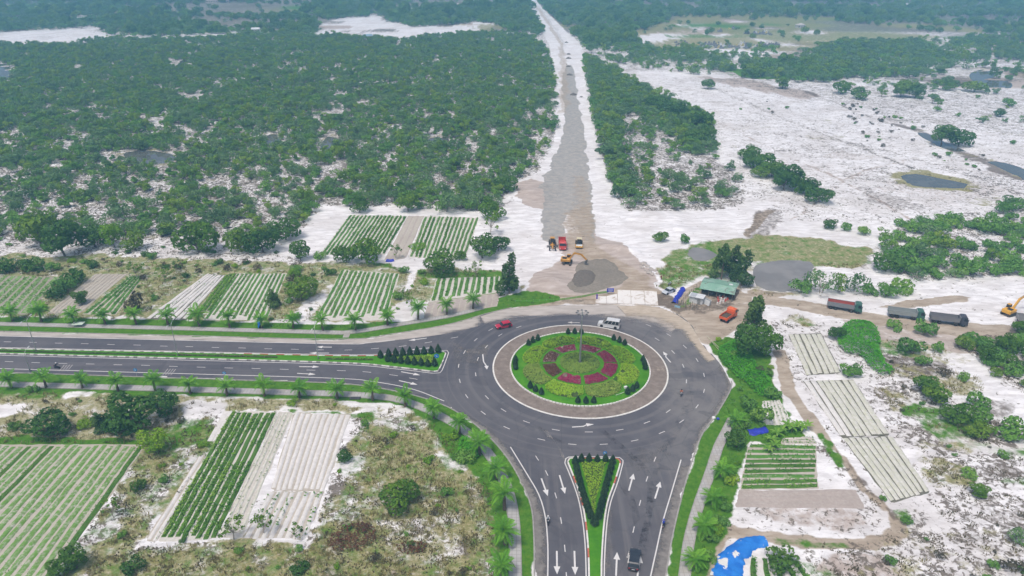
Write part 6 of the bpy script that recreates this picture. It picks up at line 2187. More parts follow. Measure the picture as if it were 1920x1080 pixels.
for i in range(11):
    f = i / 10
    x, y = G(1078.5 + f * 29 - 2.5 * math.sin(f * 3.1), 871 + f * 102)
    cone(x, y, 0.16, 1.2, ORD[i] + ' cone shrub from the top in the left side of the lower median triangle', 'cone shrubs round the median triangle')
    x, y = G(1148.5 - f * 26.5 - 1 * math.sin(f * 3.1), 871 + f * 102)
    cone(x, y, 0.16, 1.2, ORD[i] + ' cone shrub from the top in the right side of the lower median triangle', 'cone shrubs round the median triangle')
for i, px in enumerate((1090, 1104, 1120, 1135)):
    x, y = G(px, 866.5)
    cone(x, y, 0.16, 1.1, ORD[i] + ' cone shrub from the left in the top row of the lower median triangle', 'cone shrubs round the median triangle')
x, y = G(1114.5, 985)
cone(x, y, 0.16, 1.35, 'single cone shrub at the bottom tip of the lower median triangle', 'cone shrubs round the median triangle')

# ================================================================== palms
def frond_mesh(L, droop, seed):
    rng = np.random.default_rng(seed)
    ns = 9
    vs, fs = [], []
    pts = []
    for k in range(ns + 1):
        t = k / ns
        pts.append(Vector((L * t * (1 - 0.18 * droop * t), 0, L * (0.45 * t - (0.42 + 0.5 * droop) * t * t))))
    m = MB()
    m.tube(pts[::3] if ns % 3 == 0 else pts, [.045, .035, .025, .012], 4)
    for k in range(1, ns * 2 + 1):
        t = k / (ns * 2)
        p = Vector((L * t * (1 - 0.18 * droop * t), 0, L * (0.45 * t - (0.42 + 0.5 * droop) * t * t)))
        ll = L * 0.30 * math.sin(math.pi * min(1, 0.16 + t * .84)) ** 0.7 + .05
        for sg in (1, -1):
            tip = p + Vector((ll * .55, sg * ll * .8, -ll * (.18 + .3 * rng.random())))
            mid = p.lerp(tip, .45) + Vector((0, 0, .03))
            w = Vector((.075, -sg * .02, 0))
            m.add([p, mid - w, tip, mid + w], [(0, 1, 2, 3)])
    me = m.me('frond', LEAF['palm'])
    at = me.attributes.new('var', 'FLOAT', 'POINT')
    at.data.foreach_set('value', rng.random(len(me.vertices)).astype(np.float32))
    return me


FRONDS = [frond_mesh(2.75, d, 800 + i) for i, d in enumerate((0.25, 0.6, 1.0))]


def palm_trunk(h, seed):
    rng = np.random.default_rng(seed)
    pr = []
    for k in range(9):
        t = k / 8
        pr.append((0.30 - 0.09 * t + (0.03 if k % 2 else 0) + (0.10 if k == 8 else 0), -0.3 + t * (h + .3)))
    return MB().lathe(pr, 9).me('trunk', BARK_PALM)


PTR = {h: palm_trunk(h, 5) for h in (1.9, 2.9, 3.5)}


def palm(px, py, label, group, h=2.9, s=1.0, lean=0.0):
    x, y = G(px, py)
    e = empty('date_palm', (x, y, max(gz(x, y), -.05)), random.uniform(0, 6.28), s)
    e.rotation_euler = (lean * random.uniform(-1, 1), lean * random.uniform(-1, 1), random.uniform(0, 6.28))
    link('trunk', PTR[h], e)
    n = random.randint(17, 21)
    for k in range(n):
        lvl = k / n
        fr = FRONDS[2 if lvl < .3 else (1 if lvl < .68 else 0)]
        o = link('frond', fr, e, (0, 0, h - .05 + lvl * .25), (0, R(12 - lvl * 62 + random.uniform(-8, 8)), k * 2.39996 + random.uniform(-.2, .2)))
        q = random.uniform(.82, 1.12)
        o.scale = (q, q, q)
    return tag(e, label, 'palm', group)


far_row = [(24, 602), (78, 603.5), (140, 607), (198, 608), (256, 608), (315, 609.5), (374, 611), (431, 614), (491, 615), (550, 615), (606, 620), (667, 619), (727, 610), (784, 599.5), (838, 590), (887, 579)]
for i, (px, py) in enumerate(far_row):
    palm(px, py, ORD[i] + ' palm from the left in the row along the far side of the highway', 'palms along the far side of the highway', (2.9, 3.5, 2.9)[i % 3], 1.22 if i in (6,) else random.uniform(.95, 1.1), .06)
near_row = [(22, 727), (87, 727), (155, 728), (222, 733), (292, 735), (357, 738), (426, 741), (496, 743), (562, 746), (633, 747), (699, 750.5), (760, 762), (814, 784), (862, 813), (899, 852), (931, 898), (946, 955), (947, 1020), (940, 1085)]
for i, (px, py) in enumerate(near_row):
    palm(px, py, ORD[i] + ' palm from the left in the row along the near footpath', 'palms along the near footpath', (2.9, 3.5, 2.9)[i % 3], random.uniform(.92, 1.06) * (1.0 if i < 14 else 1.08), .07)
east_row = [(1378, 800), (1352, 893), (1336, 945), (1319, 1000), (1303, 1062)]
for i, (px, py) in enumerate(east_row):
    palm(px, py, ORD[i] + ' palm from the top in the row beside the east footpath', 'palms beside the east footpath', 1.9, random.uniform(.9, 1.05), .05)

# banana plants by the dark blue tarpaulin
MAT_BANANA = LEAF['crop_light']
bl = MB()
for k in range(7):
    t = k / 6
    bl.v.append((1.7 * t, -.26 * math.sin(math.pi * min(1, t * .95 + .05)), 1.1 * t - 1.3 * t * t))
    bl.v.append((1.7 * t, .26 * math.sin(math.pi * min(1, t * .95 + .05)), 1.1 * t - 1.3 * t * t))
bl.f = [(2 * k, 2 * k + 1, 2 * k + 3, 2 * k + 2) for k in range(6)]
bl_me = bl.me('leaf', MAT_BANANA)
_at = bl_me.attributes.new('var', 'FLOAT', 'POINT')
_at.data.foreach_set('value', np.linspace(.3, .9, len(bl_me.vertices)).astype(np.float32))
bs_me = MB().tube([(0, 0, -.2), (0, 0, 1.1)], [.12, .08], 7).me('stem', simple('banana_stem', (.20, .22, .08), .8))
for i, (px, py) in enumerate([(1446, 833), (1455, 822), (1464, 814), (1474, 806), (1484, 811), (1494, 806), (1504, 810), (1512, 806), (1450, 842), (1440, 848)]):
    x, y = G(px, py)
    e = empty('banana_plant', (x, y, gz(x, y)), random.uniform(0, 6), random.uniform(.8, 1.1))
    link('stem', bs_me, e)
    for k in range(7):
        link('leaf', bl_me, e, (0, 0, 1.0), (0, R(-random.uniform(5, 35)), k * 0.9 + random.uniform(-.2, .2)))
    tag(e, 'one of the bright banana plants lined up right of the dark blue tarpaulin', 'banana plant', 'banana plants by the dark blue tarpaulin')

# ================================================================== lamps and signs
def street_lamp(px, py, label, h=9.0, arms=(1, -1), group='lamp posts along the highway'):
    x, y = G(px, py)
    e = empty('street_lamp', (x, y, 0.1), 0)
    MB().tube([(0, 0, -.2), (0, 0, h * .5), (0, 0, h)], [.11, .085, .06], 8).build('pole', MAT_STEEL, e)
    MB().lathe([(.22, 0), (.22, .25), (.14, .3), (.14, .6)], 8).build('base', MAT_STEEL_D, e)
    for a in arms:
        ar = MB().tube([(0, 0, h - .1), (0, a * .6, h + .45), (0, a * 1.7, h + .65)], [.05, .045, .035], 6).build('arm', MAT_STEEL, e)
        MB().box((0, a * 2.0, h + .66), (.26, .8, .13), bev=.04).build('lamp_head', MAT_LAMP, ar)
    return tag(e, label, 'street lamp', group)


street_lamp(69, 660, 'leftmost of the tall lamp posts standing in the highway median')
street_lamp(334, 668, 'middle of the tall lamp posts standing in the highway median')
street_lamp(597, 674, 'rightmost of the tall lamp posts standing in the highway median')
street_lamp(57, 696, 'short lamp post at the near edge of the highway, far left', 5.0, (1,), None)

MAT_BLUE_SIGN = simple('blue_sign', (0.04, 0.24, 0.60), 0.5, 0.08, 3.0)
MAT_WHITE = simple('white_sign', (0.75, 0.76, 0.77), 0.5, 0.06)


def round_sign(px, py, label, arrow_dir=-0.8, h=2.3, r=.42, z0=.15):
    x, y = G(px, py)
    e = empty('traffic_sign', (x, y, z0))
    MB().tube([(0, 0, -.3), (0, 0, h + .5)], .04, 6).build('post', MAT_STEEL, e)
    p = MB().cyl((0, -.05, h), (0, -.075, h), r, 20).build('disc', MAT_BLUE_SIGN, e)
    d = Vector((math.cos(arrow_dir), 0, math.sin(arrow_dir)))
    n = Vector((-d.z, 0, d.x))
    c = Vector((0, -.0785, h))
    q = [c - d * .3 - n * .05, c + d * .05 - n * .05, c + d * .05 - n * .15, c + d * .3, c + d * .05 + n * .15, c + d * .05 + n * .05, c - d * .3 + n * .05]
    MB().add(q, [tuple(range(7))]).build('arrow', MAT_WHITE, p)
    return tag(e, label, 'traffic sign')


round_sign(819.5, 683, 'round blue arrow sign at the tip of the highway median', -.8, 2.3, .62)
round_sign(1133, 866, 'round blue sign on the top edge of the lower median triangle', -.8, 2.2, .4)
round_sign(257, 706, 'round blue sign on the near verge left of centre', -1.57, 1.8, .45)
round_sign(423, 712, 'round blue sign half hidden behind a palm on the near verge', -1.57, 1.8, .4)

# ================================================================== vehicles (x forward, origin on the ground)
def paint(name, col, rough=0.32, dirt=None):
    if name in MATS:
        return MATS[name]
    t = NT(name)
    tc = t.n('TexCoord').outputs['Object']
    c = t.mix(t.rng(t.noise(1.2, tc, 5), 0.45, 0.75, 0, 0.5), col, dirt or tuple(x * .75 + .05 for x in col))
    m = t.done(c, rough, None, 0.5)
    t.bsdf.inputs['Coat Weight'].default_value = 0.35 if rough < .4 else 0.0
    MATS[name] = m
    return m


MAT_GLASS = paint('car_glass', (0.025, 0.03, 0.036), 0.12, (0.04, 0.045, 0.05))
MAT_TYRE_RUBBER = simple('tyre_rubber', (0.028, 0.027, 0.027), 0.9, 0.3, dirt=(0.14, 0.12, 0.10))
MAT_RIM = simple('wheel_rim', (0.38, 0.38, 0.39), 0.4, 0.15, metal=.6)
MAT_HEAD = simple('headlight_glass', (0.72, 0.74, 0.76), 0.2, 0.05)
MAT_TAIL = simple('tail_light', (0.45, 0.02, 0.02), 0.3, 0.1)
MAT_BLACK = simple('black_plastic', (0.03, 0.03, 0.032), 0.6, 0.2)
MAT_CHASSIS = simple('chassis', (0.06, 0.055, 0.05), 0.8, 0.3, dirt=(0.22, 0.18, 0.14))


def vehicle(name, rear, front, z=None):
    a, b = Vector(G(*rear)), Vector(G(*front))
    c = (a + b) / 2
    d = b - a
    if z is None:
        z = max(gz(c.x, c.y), 0.0) + 0.01
    return empty(name, (c.x, c.y, z), math.atan2(d.y, d.x))


def wheel(e, x, y, r, w, part='wheel'):
    o = MB().lathe([(r * .55, -w / 2), (r * .92, -w / 2), (r, -w * .3), (r, w * .3), (r * .92, w / 2), (r * .55, w / 2)], 16, (0, 0, 0), 'y').build(part, MAT_TYRE_RUBBER, e)
    o.location = (x, y, r)
    s = 1 if y > 0 else -1
    MB().lathe([(r * .55, -w * .02), (r * .5, w * .42), (r * .18, w * .36), (r * .14, w * .5)] if s > 0 else
               [(r * .14, -w * .5), (r * .18, -w * .36), (r * .5, -w * .42), (r * .55, w * .02)], 12, (0, 0, 0), 'y').build('rim', MAT_RIM, o)
    return o


def car(name, rear, front, label, col, cat='car', L=4.4, Wd=1.8, H=1.5, suv=False, van=False):
    e = vehicle(name, rear, front)
    k = L / 4.4
    hw = Wd / 2
    body_m = paint('paint_' + '_'.join('%02d' % int(c * 99) for c in col), col)
    x0, x1 = -L / 2, L / 2
    gc = 0.22 if not suv else 0.3
    sh = H * (0.60 if not van else 0.52)           # shoulder height
    if van:
        prof = [(x0, gc + .1), (x0, sh), (x1 - 1.0 * k, sh), (x1 - .25, sh * .82), (x1, sh * .62), (x1, gc + .1), (x1 - .2, gc), (x0 + .2, gc)]
        cab = [(x0 + .02, sh), (x0 + .10, H - .12), (x0 + .3, H), (x1 - 2.1 * k, H), (x1 - 1.75 * k, H - .08), (x1 - .95 * k, sh)]
    elif suv:
        prof = [(x0, gc + .15), (x0 + .03, sh - .05), (x0 + .15, sh), (x1 - 1.25 * k, sh), (x1 - .35, sh * .93), (x1 - .05, sh * .78), (x1, gc + .15), (x1 - .2, gc), (x0 + .2, gc)]
        cab = [(x0 + .12, sh), (x0 + .42, H - .12), (x0 + .65, H), (x0 + 2.3 * k, H), (x0 + 2.6 * k, H - .07), (x1 - 1.25 * k, sh)]
    else:
        prof = [(x0, gc + .15), (x0 + .02, sh - .06), (x0 + .2, sh), (x1 - 1.3 * k, sh), (x1 - .4, sh * .88), (x1 - .06, sh * .72), (x1, gc + .12), (x1 - .2, gc), (x0 + .2, gc)]
        cab = [(x0 + .45 * k, sh), (x0 + 1.05 * k, H - .06), (x0 + 1.3 * k, H), (x0 + 2.35 * k, H), (x0 + 2.6 * k, H - .06), (x1 - 1.25 * k, sh)]
    hb = lambda x, z: hw * (1.0 if z < sh * .9 else .95) * (1 - .10 * max(0, (abs(x) - (L / 2 - .35)) / .35))
    body = MB().prism(prof, hb).build('body', body_m, e)
    tw = .86 if not van else .92
    hc = lambda x, z: hw * (.95 - (.95 - tw) * (z - sh) / (H - sh))
    MB().prism(cab, hc).build('greenhouse', MAT_GLASS, e)
    # roof and pillars
    rf = [p for p in cab if p[1] > H - .2]
    r = MB()
    n = len(rf)
    pts = [(x, z) for x, z in rf]
    for (xa, za), (xb, zb) in zip(pts[:-1], pts[1:]):
        ha, hb2 = hc(xa, za) + .012, hc(xb, zb) + .012
        r.add([(xa, -ha, za + .015), (xb, -hb2, zb + .015), (xb, hb2, zb + .015), (xa, ha, za + .015)], [(0, 1, 2, 3)])
        r.add([(xa, -ha, za + .015), (xb, -hb2, zb + .015), (xb, -hb2 - .01, zb - .09), (xa, -ha - .01, za - .09)], [(3, 2, 1, 0)])
        r.add([(xa, ha, za + .015), (xb, hb2, zb + .015), (xb, hb2 + .01, zb - .09), (xa, ha + .01, za - .09)], [(0, 1, 2, 3)])
    r.build('roof', body_m, e)
    pil = MB()
    xs = [cab[0][0] + .12, (cab[0][0] + cab[-1][0]) / 2 - .05, cab[-1][0] - .12]
    tops = [rf[0][0] + .05, (rf[0][0] + rf[-1][0]) / 2 - .05, rf[-1][0] - .05]
    if van:
        xs = list(np.linspace(cab[0][0] + .1, cab[-1][0] - .15, 5))
        tops = list(np.linspace(rf[0][0] + .02, rf[-1][0] - .05, 5))
    for xa, xb in zip(xs, tops):
        for s in (1, -1):
            ya, yb = s * (hc(0, sh) + .012), s * (hc(0, H) + .012)
            q = [(xa - .05, ya, sh), (xa + .05, ya, sh), (xb + .05, yb, H - .04), (xb - .05, yb, H - .04)]
            pil.add(q, [(0, 1, 2, 3) if s < 0 else (3, 2, 1, 0)])
    pil.build('pillar', body_m, e)
    rw = .33 if not (suv or van) else .37
    for wx in (x0 + .78 * k, x1 - .82 * k):
        for s in (1, -1):
            wheel(e, wx, s * (hw - .10), rw, .22)
            arch = MB().lathe([(rw * 1.16, -.015), (rw * 1.16, .015)], 18, (0, 0, 0), 'y').build('wheel_arch', MAT_BLACK, e)
            arch.location = (wx, s * (hw + .002), rw + .02)
    for s in (1, -1):
        MB().box((x1 - .16, s * (hw - .36), sh * .74), (.3, .34, .13), 0, (.7, .9), bev=.03).build('headlight', MAT_HEAD, e)
        MB().box((x0 + .02, s * (hw - .26), sh * .82), (.08, .26, .2), bev=.02).build('tail_light', MAT_TAIL, e)
        MB().box((cab[-1][0] - .1, s * (hw + .10), sh + .08), (.12, .2, .13), bev=.03).build('mirror', body_m, e)
    MB().box((x1 + .005, 0, gc + .18), (.08, Wd * .86, .16), bev=.03).build('bumper', MAT_BLACK, e)
    MB().box((x0 - .005, 0, gc + .18), (.08, Wd * .86, .16), bev=.03).build('bumper', MAT_BLACK, e)
    MB().box((x0 - .048, 0, gc + .34), (.02, .5, .12)).build('number_plate', MAT_WHITE, e)
    return tag(e, label, cat)


car('car', (957.5, 611), (931, 616.5), 'red hatchback driving left on the far side of the ring road', (0.50, 0.015, 0.05), L=4.6, suv=True, H=1.55)
car('van', (1157, 614.5), (1126, 610), 'white passenger minibus driving round the far side of the roundabout', (0.66, 0.67, 0.69), 'van', L=6.0, Wd=2.0, H=2.35, van=True)
car('car', (1187.5, 1067), (1190.5, 1040), 'dark blue-black car driving up the lower road', (0.028, 0.034, 0.045), L=4.7, Wd=1.88, H=1.62, suv=True)
car('car', (1264, 545), (1243, 553.5), 'silver sedan parked on the dirt between white slabs and blue tarpaulin roll', (0.52, 0.56, 0.62), L=4.6, Wd=1.8, H=1.45)


def dump_truck(rear, front, label, cabcol, bodycol, inner=None, L=9.2, axles=4, dirt=(0.33, 0.29, 0.24), load=None):
    e = vehicle('dump_truck', rear, front)
    cm = paint('truck_cab_%02d_%02d_%02d' % tuple(int(c * 99) for c in cabcol), cabcol, .45, tuple(c * .6 + d * .4 for c, d in zip(cabcol, dirt)))
    bm = paint('truck_body_%02d_%02d_%02d' % tuple(int(c * 99) for c in bodycol), bodycol, .7, tuple(c * .6 + d * .4 for c, d in zip(bodycol, dirt)))
    x1 = L / 2
    cl = 1.9 if axles == 4 else 1.75
    W2 = 1.22
    # chassis
    fr = MB()
    for s in (1, -1):
        fr.box((-.1, s * .42, .92), (L - .5, .14, .26))
    for q in np.linspace(-L / 2 + .5, x1 - 2, 5):
        fr.box((q, 0, .92), (.12, .9, .2))
    fr.build('chassis', MAT_CHASSIS, e)
    # cab
    cab = [(x1 - cl, .75), (x1 - cl, 2.75), (x1 - cl + .2, 2.95), (x1 - .55, 2.95), (x1 - .3, 2.75), (x1 - .04, 1.75), (x1, 1.0), (x1 - .05, .6), (x1 - .5, .6), (x1 - .55, .75)]
    MB().prism(cab, lambda x, z: W2 - (.08 if z > 2.8 else 0)).build('cab', cm, e)
    MB().add([(x1 - .02, -W2 + .14, 1.83), (x1 - .02, W2 - .14, 1.83), (x1 - .275, W2 - .16, 2.68), (x1 - .275, -W2 + .16, 2.68)], [(0, 1, 2, 3)]).build('windscreen', MAT_GLASS, e)
    for s in (1, -1):
        y = s * (W2 + .004)
        q = [(x1 - 1.15, y, 1.75), (x1 - .2, y, 1.75), (x1 - .38, y, 2.6), (x1 - 1.15, y, 2.6)]
        MB().add(q, [(0, 1, 2, 3) if s < 0 else (3, 2, 1, 0)]).build('side_window', MAT_GLASS, e)
        MB().box((x1 - .1, s * (W2 + .14), 2.25), (.1, .22, .5), bev=.03).build('mirror', MAT_BLACK, e)
        MB().box((x1 - .02, s * .85, .95), (.08, .36, .2), bev=.03).build('headlight', MAT_HEAD, e)
        MB().box((x1 - cl - .9, s * .95, .85), (1.0, .45, .5), bev=.08).build('fuel_tank', MAT_CHASSIS, e)
        MB().box((-L / 2 + .1, s * .95, .95), (.06, .3, .16)).build('tail_light', MAT_TAIL, e)
    MB().box((x1 + .01, 0, .72), (.12, 2.36, .3), bev=.05).build('bumper', cm, e)
    MB().box((x1 - 1.0, 0, 3.03), (.9, 1.5, .14), 0, (.7, .9), bev=.04).build('roof_cap', cm, e)
    # tipping body: floor, four walls, ribs, headboard
    bx0, bx1 = -L / 2, x1 - cl - .12
    hb = 2.35 if axles == 4 else 1.95
    zf = 1.15
    bl = bx1 - bx0
    cxx = (bx0 + bx1) / 2
    bd = MB()
    bd.box((cxx, 0, zf), (bl, 2.3, .12))
    bd.build('body_floor', bm, e)
    for s in (1, -1):
        wl = MB().box((cxx, s * 1.19, (zf + hb) / 2), (bl, .07, hb - zf))
        wl.box((cxx, s * 1.19, hb + .03), (bl, .13, .08))
        w = wl.build('side_wall', bm, e)
        rb = MB()
        for q in np.linspace(bx0 + .15, bx1 - .15, 8 if axles == 4 else 5):
            rb.box((q, s * 1.25, (zf + hb) / 2), (.09, .06, hb - zf))
        rb.build('ribs', bm, w)
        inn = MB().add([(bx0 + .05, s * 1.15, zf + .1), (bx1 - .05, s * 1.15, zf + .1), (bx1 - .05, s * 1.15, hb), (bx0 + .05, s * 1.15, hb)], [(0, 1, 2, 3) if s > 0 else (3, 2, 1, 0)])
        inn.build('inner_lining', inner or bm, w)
    MB().box((bx0 + .03, 0, (zf + hb) / 2 - .05), (.08, 2.3, hb - zf - .1)).build('tailgate', bm, e)
    hd = MB().box((bx1 - .03, 0, (zf + hb + .35) / 2), (.08, 2.3, hb + .35 - zf))
    hd.box((bx1 + .25, 0, hb + .35), (.6, 2.2, .07))
    hd.build('headboard', bm, e)
    if load:
        rng = np.random.default_rng(3)
        g = MB()
        nxg, nyg = 9, 5
        vs = [(bx0 + .1 + (bl - .2) * i / (nxg - 1), -1.12 + 2.24 * j / (nyg - 1), hb - .45 + .3 * math.sin(math.pi * i / (nxg - 1)) * math.sin(math.pi * j / (nyg - 1)) + rng.normal(0, .04)) for i in range(nxg) for j in range(nyg)]
        g.add(vs, [(i * nyg + j, (i + 1) * nyg + j, (i + 1) * nyg + j + 1, i * nyg + j + 1) for i in range(nxg - 1) for j in range(nyg - 1)])
        g.build('load', load, e)
    r = .52
    ax = [x1 - 1.0, x1 - 2.75, -L / 2 + 2.35, -L / 2 + 1.0] if axles == 4 else [x1 - .95, -L / 2 + 1.1]
    for k, q in enumerate(ax):
        for s in (1, -1):
            wheel(e, q, s * .99, r if axles == 4 else .46, .3 if k < axles / 2 else .44)
        fr2 = MB()
        fr2.cyl((q, -.9, r), (q, .9, r), .07, 8)
        fr2.build('axle', MAT_CHASSIS, e)
    return tag(e, label, 'truck')


MAT_EARTH = soil_material('earth_load', (0.07, 0.055, 0.04), (0.12, 0.095, 0.07), (0.18, 0.145, 0.11))
dump_truck((1556, 577), (1608, 585.5), 'dump truck with green cab and red-lined body, leftmost on the sand road', (0.035, 0.13, 0.10), (0.22, 0.23, 0.25), paint('red_lining', (.46, .09, .06), .7))
dump_truck((1668, 593), (1725, 600), 'dump truck with green cab and grey body, second on the sand road', (0.035, 0.13, 0.10), (0.30, 0.33, 0.33))
dump_truck((1744, 603), (1808, 611), 'dark grey dump truck with blackish cab, third on the sand road', (0.045, 0.05, 0.075), (0.20, 0.20, 0.215))
dump_truck((1911, 606), (1968, 612), 'grey dump truck cut off by the right picture edge', (0.05, 0.06, 0.08), (0.27, 0.27, 0.27))
dump_truck((1352.5, 608), (1376, 592), 'orange tipper truck with dark load parked by the dirt track', (0.72, 0.13, 0.03), (0.72, 0.12, 0.03), None, 5.8, 2, (.5, .2, .1), MAT_EARTH)
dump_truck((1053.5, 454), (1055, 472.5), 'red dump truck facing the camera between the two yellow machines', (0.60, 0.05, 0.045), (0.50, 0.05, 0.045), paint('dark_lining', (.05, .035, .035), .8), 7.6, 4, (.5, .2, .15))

MAT_YELLOW = paint('machine_yellow', (0.70, 0.36, 0.02), .45, (0.55, 0.33, 0.10))
MAT_OCHRE = paint('machine_ochre', (0.58, 0.29, 0.045), .55, (0.45, 0.30, 0.14))
MAT_CREAM = paint('machine_cream', (0.66, 0.60, 0.40), .5)


def excavator(px, py, heading, swing, label, mat, reach=1.0, boom=((0.6, 1.7), (2.6, 4.1), (4.9, 3.9)), stick=((4.9, 3.9), (6.2, 1.4))):
    x, y = G(px, py)
    e = empty('excavator', (x, y, gz(x, y)), swing)
    tr = heading - swing
    for s in (1, -1):
        o = MB()
        prof = [(-1.9, .35), (-1.75, .8), (-1.5, .95), (1.5, .95), (1.75, .8), (1.9, .35), (1.6, .05), (-1.6, .05)]
        o.prism(prof, .28)
        t = o.build('track', MAT_CHASSIS, e)
        t.location = (math.cos(tr + math.pi / 2) * s * 1.05, math.sin(tr + math.pi / 2) * s * 1.05, 0)
        t.rotation_euler = (0, 0, tr)
        tp = MB()
        for q in np.linspace(-1.5, 1.5, 10):
            tp.box((q, 0, .97), (.14, .6, .06))
        tp.build('track_shoes', MAT_STEEL_D, t)
    MB().lathe([(.6, .5), (.6, 1.05), (.75, 1.08), (.75, 1.2)], 14).build('turntable', MAT_CHASSIS, e)
    MB().box((-.45, 0, 1.62), (3.0, 2.5, .85), bev=.15).build('house', mat, e)
    MB().box((-1.75, 0, 1.6), (.9, 2.5, 1.1), bev=.3).build('counterweight', mat, e)
    MB().box((-1.0, -.35, 2.1), (1.5, 1.3, .2), bev=.06).build('engine_cover', MAT_BLACK, e)
    cb = MB().prism([(-.25, 1.3), (-.3, 2.85), (-.1, 2.98), (.75, 2.98), (1.0, 2.75), (1.15, 1.9), (1.05, 1.3)], .42)
    cb.v = [(a, b + .78, c) for a, b, c in cb.v]
    cab = cb.build('cab', MAT_GLASS, e)
    MB().box((.3, .78, 3.0), (1.05, .86, .06)).build('cab_roof', mat, cab)

    def arm(pts, w, h0, h1, name, yy=-.15):
        m = MB()
        P = [Vector((p[0], 0, p[1])) for p in pts]
        n = len(P)
        vs = []
        for i, p in enumerate(P):
            t = (P[min(i + 1, n - 1)] - P[max(i - 1, 0)]).normalized()
            nn = Vector((-t.z, 0, t.x))
            h = h0 + (h1 - h0) * i / (n - 1)
            for s in (1, -1):
                for q in (1, -1):
                    v = p + nn * h / 2 * q
                    vs.append((v.x, yy + s * w / 2, v.z))
        fs = []
        for i in range(n - 1):
            a, b = i * 4, (i + 1) * 4
            fs += [(a, b, b + 1, a + 1), (a + 3, b + 3, b + 2, a + 2), (a + 2, b + 2, b, a), (a + 1, b + 1, b + 3, a + 3)]
        fs += [(0, 1, 3, 2), (n * 4 - 4, n * 4 - 2, n * 4 - 1, n * 4 - 3)]
        m.add(vs, fs)
        return m.build(name, mat, e)
    b = arm(boom, .42, .75, .5, 'boom')
    MB().cyl((boom[0][0] + .3, -.45, 1.7), (boom[1][0] - .2, -.45, boom[1][1] - .5), .09, 8).build('ram', MAT_STEEL, b)
    s = arm(stick, .34, .6, .35, 'stick')
    MB().cyl((boom[1][0] + .3, -.15, boom[1][1] + .5), (stick[0][0] + .1, -.15, stick[0][1] + .35), .08, 8).build('ram', MAT_STEEL, s)
    bx, bz = stick[-1]
    MB().prism([(bx - .15, bz + .2), (bx + .35, bz - .1), (bx + .1, bz - 1.0), (bx - .6, bz - 1.15), (bx - .75, bz - .8), (bx - .35, bz - .5)], lambda x, z: .5).build('bucket', MAT_STEEL_D, e)
    for o in e.children:
        pass
    return tag(e, label, 'excavator')


excavator(1891, 591, R(20), R(28), 'bright yellow excavator with raised arm near the right picture edge', MAT_YELLOW, boom=((0.6, 1.7), (2.8, 4.3), (5.4, 5.0)), stick=((5.4, 5.0), (7.6, 3.6)))
excavator(1064, 495, R(75), R(-12), 'ochre excavator reaching right over the gravel patch', MAT_OCHRE, boom=((0.6, 1.7), (2.2, 4.0), (4.4, 3.8)), stick=((4.4, 3.8), (6.3, 1.9)))


def grader(rear, front, label):
    e = vehicle('motor_grader', rear, front)
    MB().box((-2.4, 0, 1.35), (2.9, 1.5, 1.1), 0, (.95, .85), bev=.15).build('engine_hood', MAT_OCHRE, e)
    cab = MB().box((-.5, 0, 2.1), (1.3, 1.5, 1.8), 0, (.92, .9), bev=.08).build('cab', MAT_GLASS, e)
    MB().box((-.5, 0, 3.08), (1.5, 1.6, .12), bev=.04).build('cab_roof', MAT_OCHRE, cab)
    MB().tube([(.2, 0, 1.3), (2.0, 0, 2.0), (3.8, 0, 1.5)], [.22, .2, .18], 8).build('frame_beam', MAT_OCHRE, e)
    MB().box((1.2, 0, .55), (.16, 3.9, .65), .12).build('blade', MAT_STEEL_D, e)
    MB().lathe([(.75, .95), (.75, 1.1), (.6, 1.1)], 14, (1.3, 0, 0)).build('blade_circle', MAT_OCHRE, e)
    MB().box((3.8, 0, .8), (.2, 1.7, .25)).build('front_axle', MAT_CHASSIS, e)
    MB().box((3.8, 0, 1.2), (.5, .6, .8), bev=.08).build('front_block', MAT_OCHRE, e)
    for q, s in [(a, b) for a in (-3.1, -1.5, 3.8) for b in (1, -1)]:
        wheel(e, q, s * 1.0, .65, .4)
    return tag(e, label, 'grader')


grader((1035, 452), (1036, 473), 'ochre motor grader with its wide blade, left of the red dump truck')


def roller(rear, front, label):
    e = vehicle('road_roller', rear, front)
    MB().lathe([(.2, -1.05), (.75, -1.05), (.75, 1.05), (.2, 1.05)], 20, (2.0, 0, .75), 'y').build('drum', MAT_STEEL, e)
    fr = MB()
    for s in (1, -1):
        fr.box((1.6, s * 1.2, .85), (2.0, .16, .4), bev=.04)
    fr.box((2.95, 0, .85), (.3, 2.55, .45), bev=.05)
    fr.build('drum_frame', MAT_YELLOW, e)
    MB().box((-1.5, 0, 1.25), (2.2, 1.6, .9), 0, (.9, .9), bev=.15).build('engine_hood', MAT_CREAM, e)
    cab = MB().box((.1, 0, 2.0), (1.3, 1.5, 1.7), 0, (.95, .95), bev=.08).build('cab', MAT_GLASS, e)
    MB().box((.1, 0, 2.95), (1.6, 1.8, .14), bev=.05).build('cab_roof', MAT_CREAM, cab)
    for s in (1, -1):
        wheel(e, -1.5, s * 1.0, .75, .5)
    return tag(e, label, 'road roller')


roller((1085, 453), (1086, 472), 'cream and yellow road roller standing right of the red dump truck')

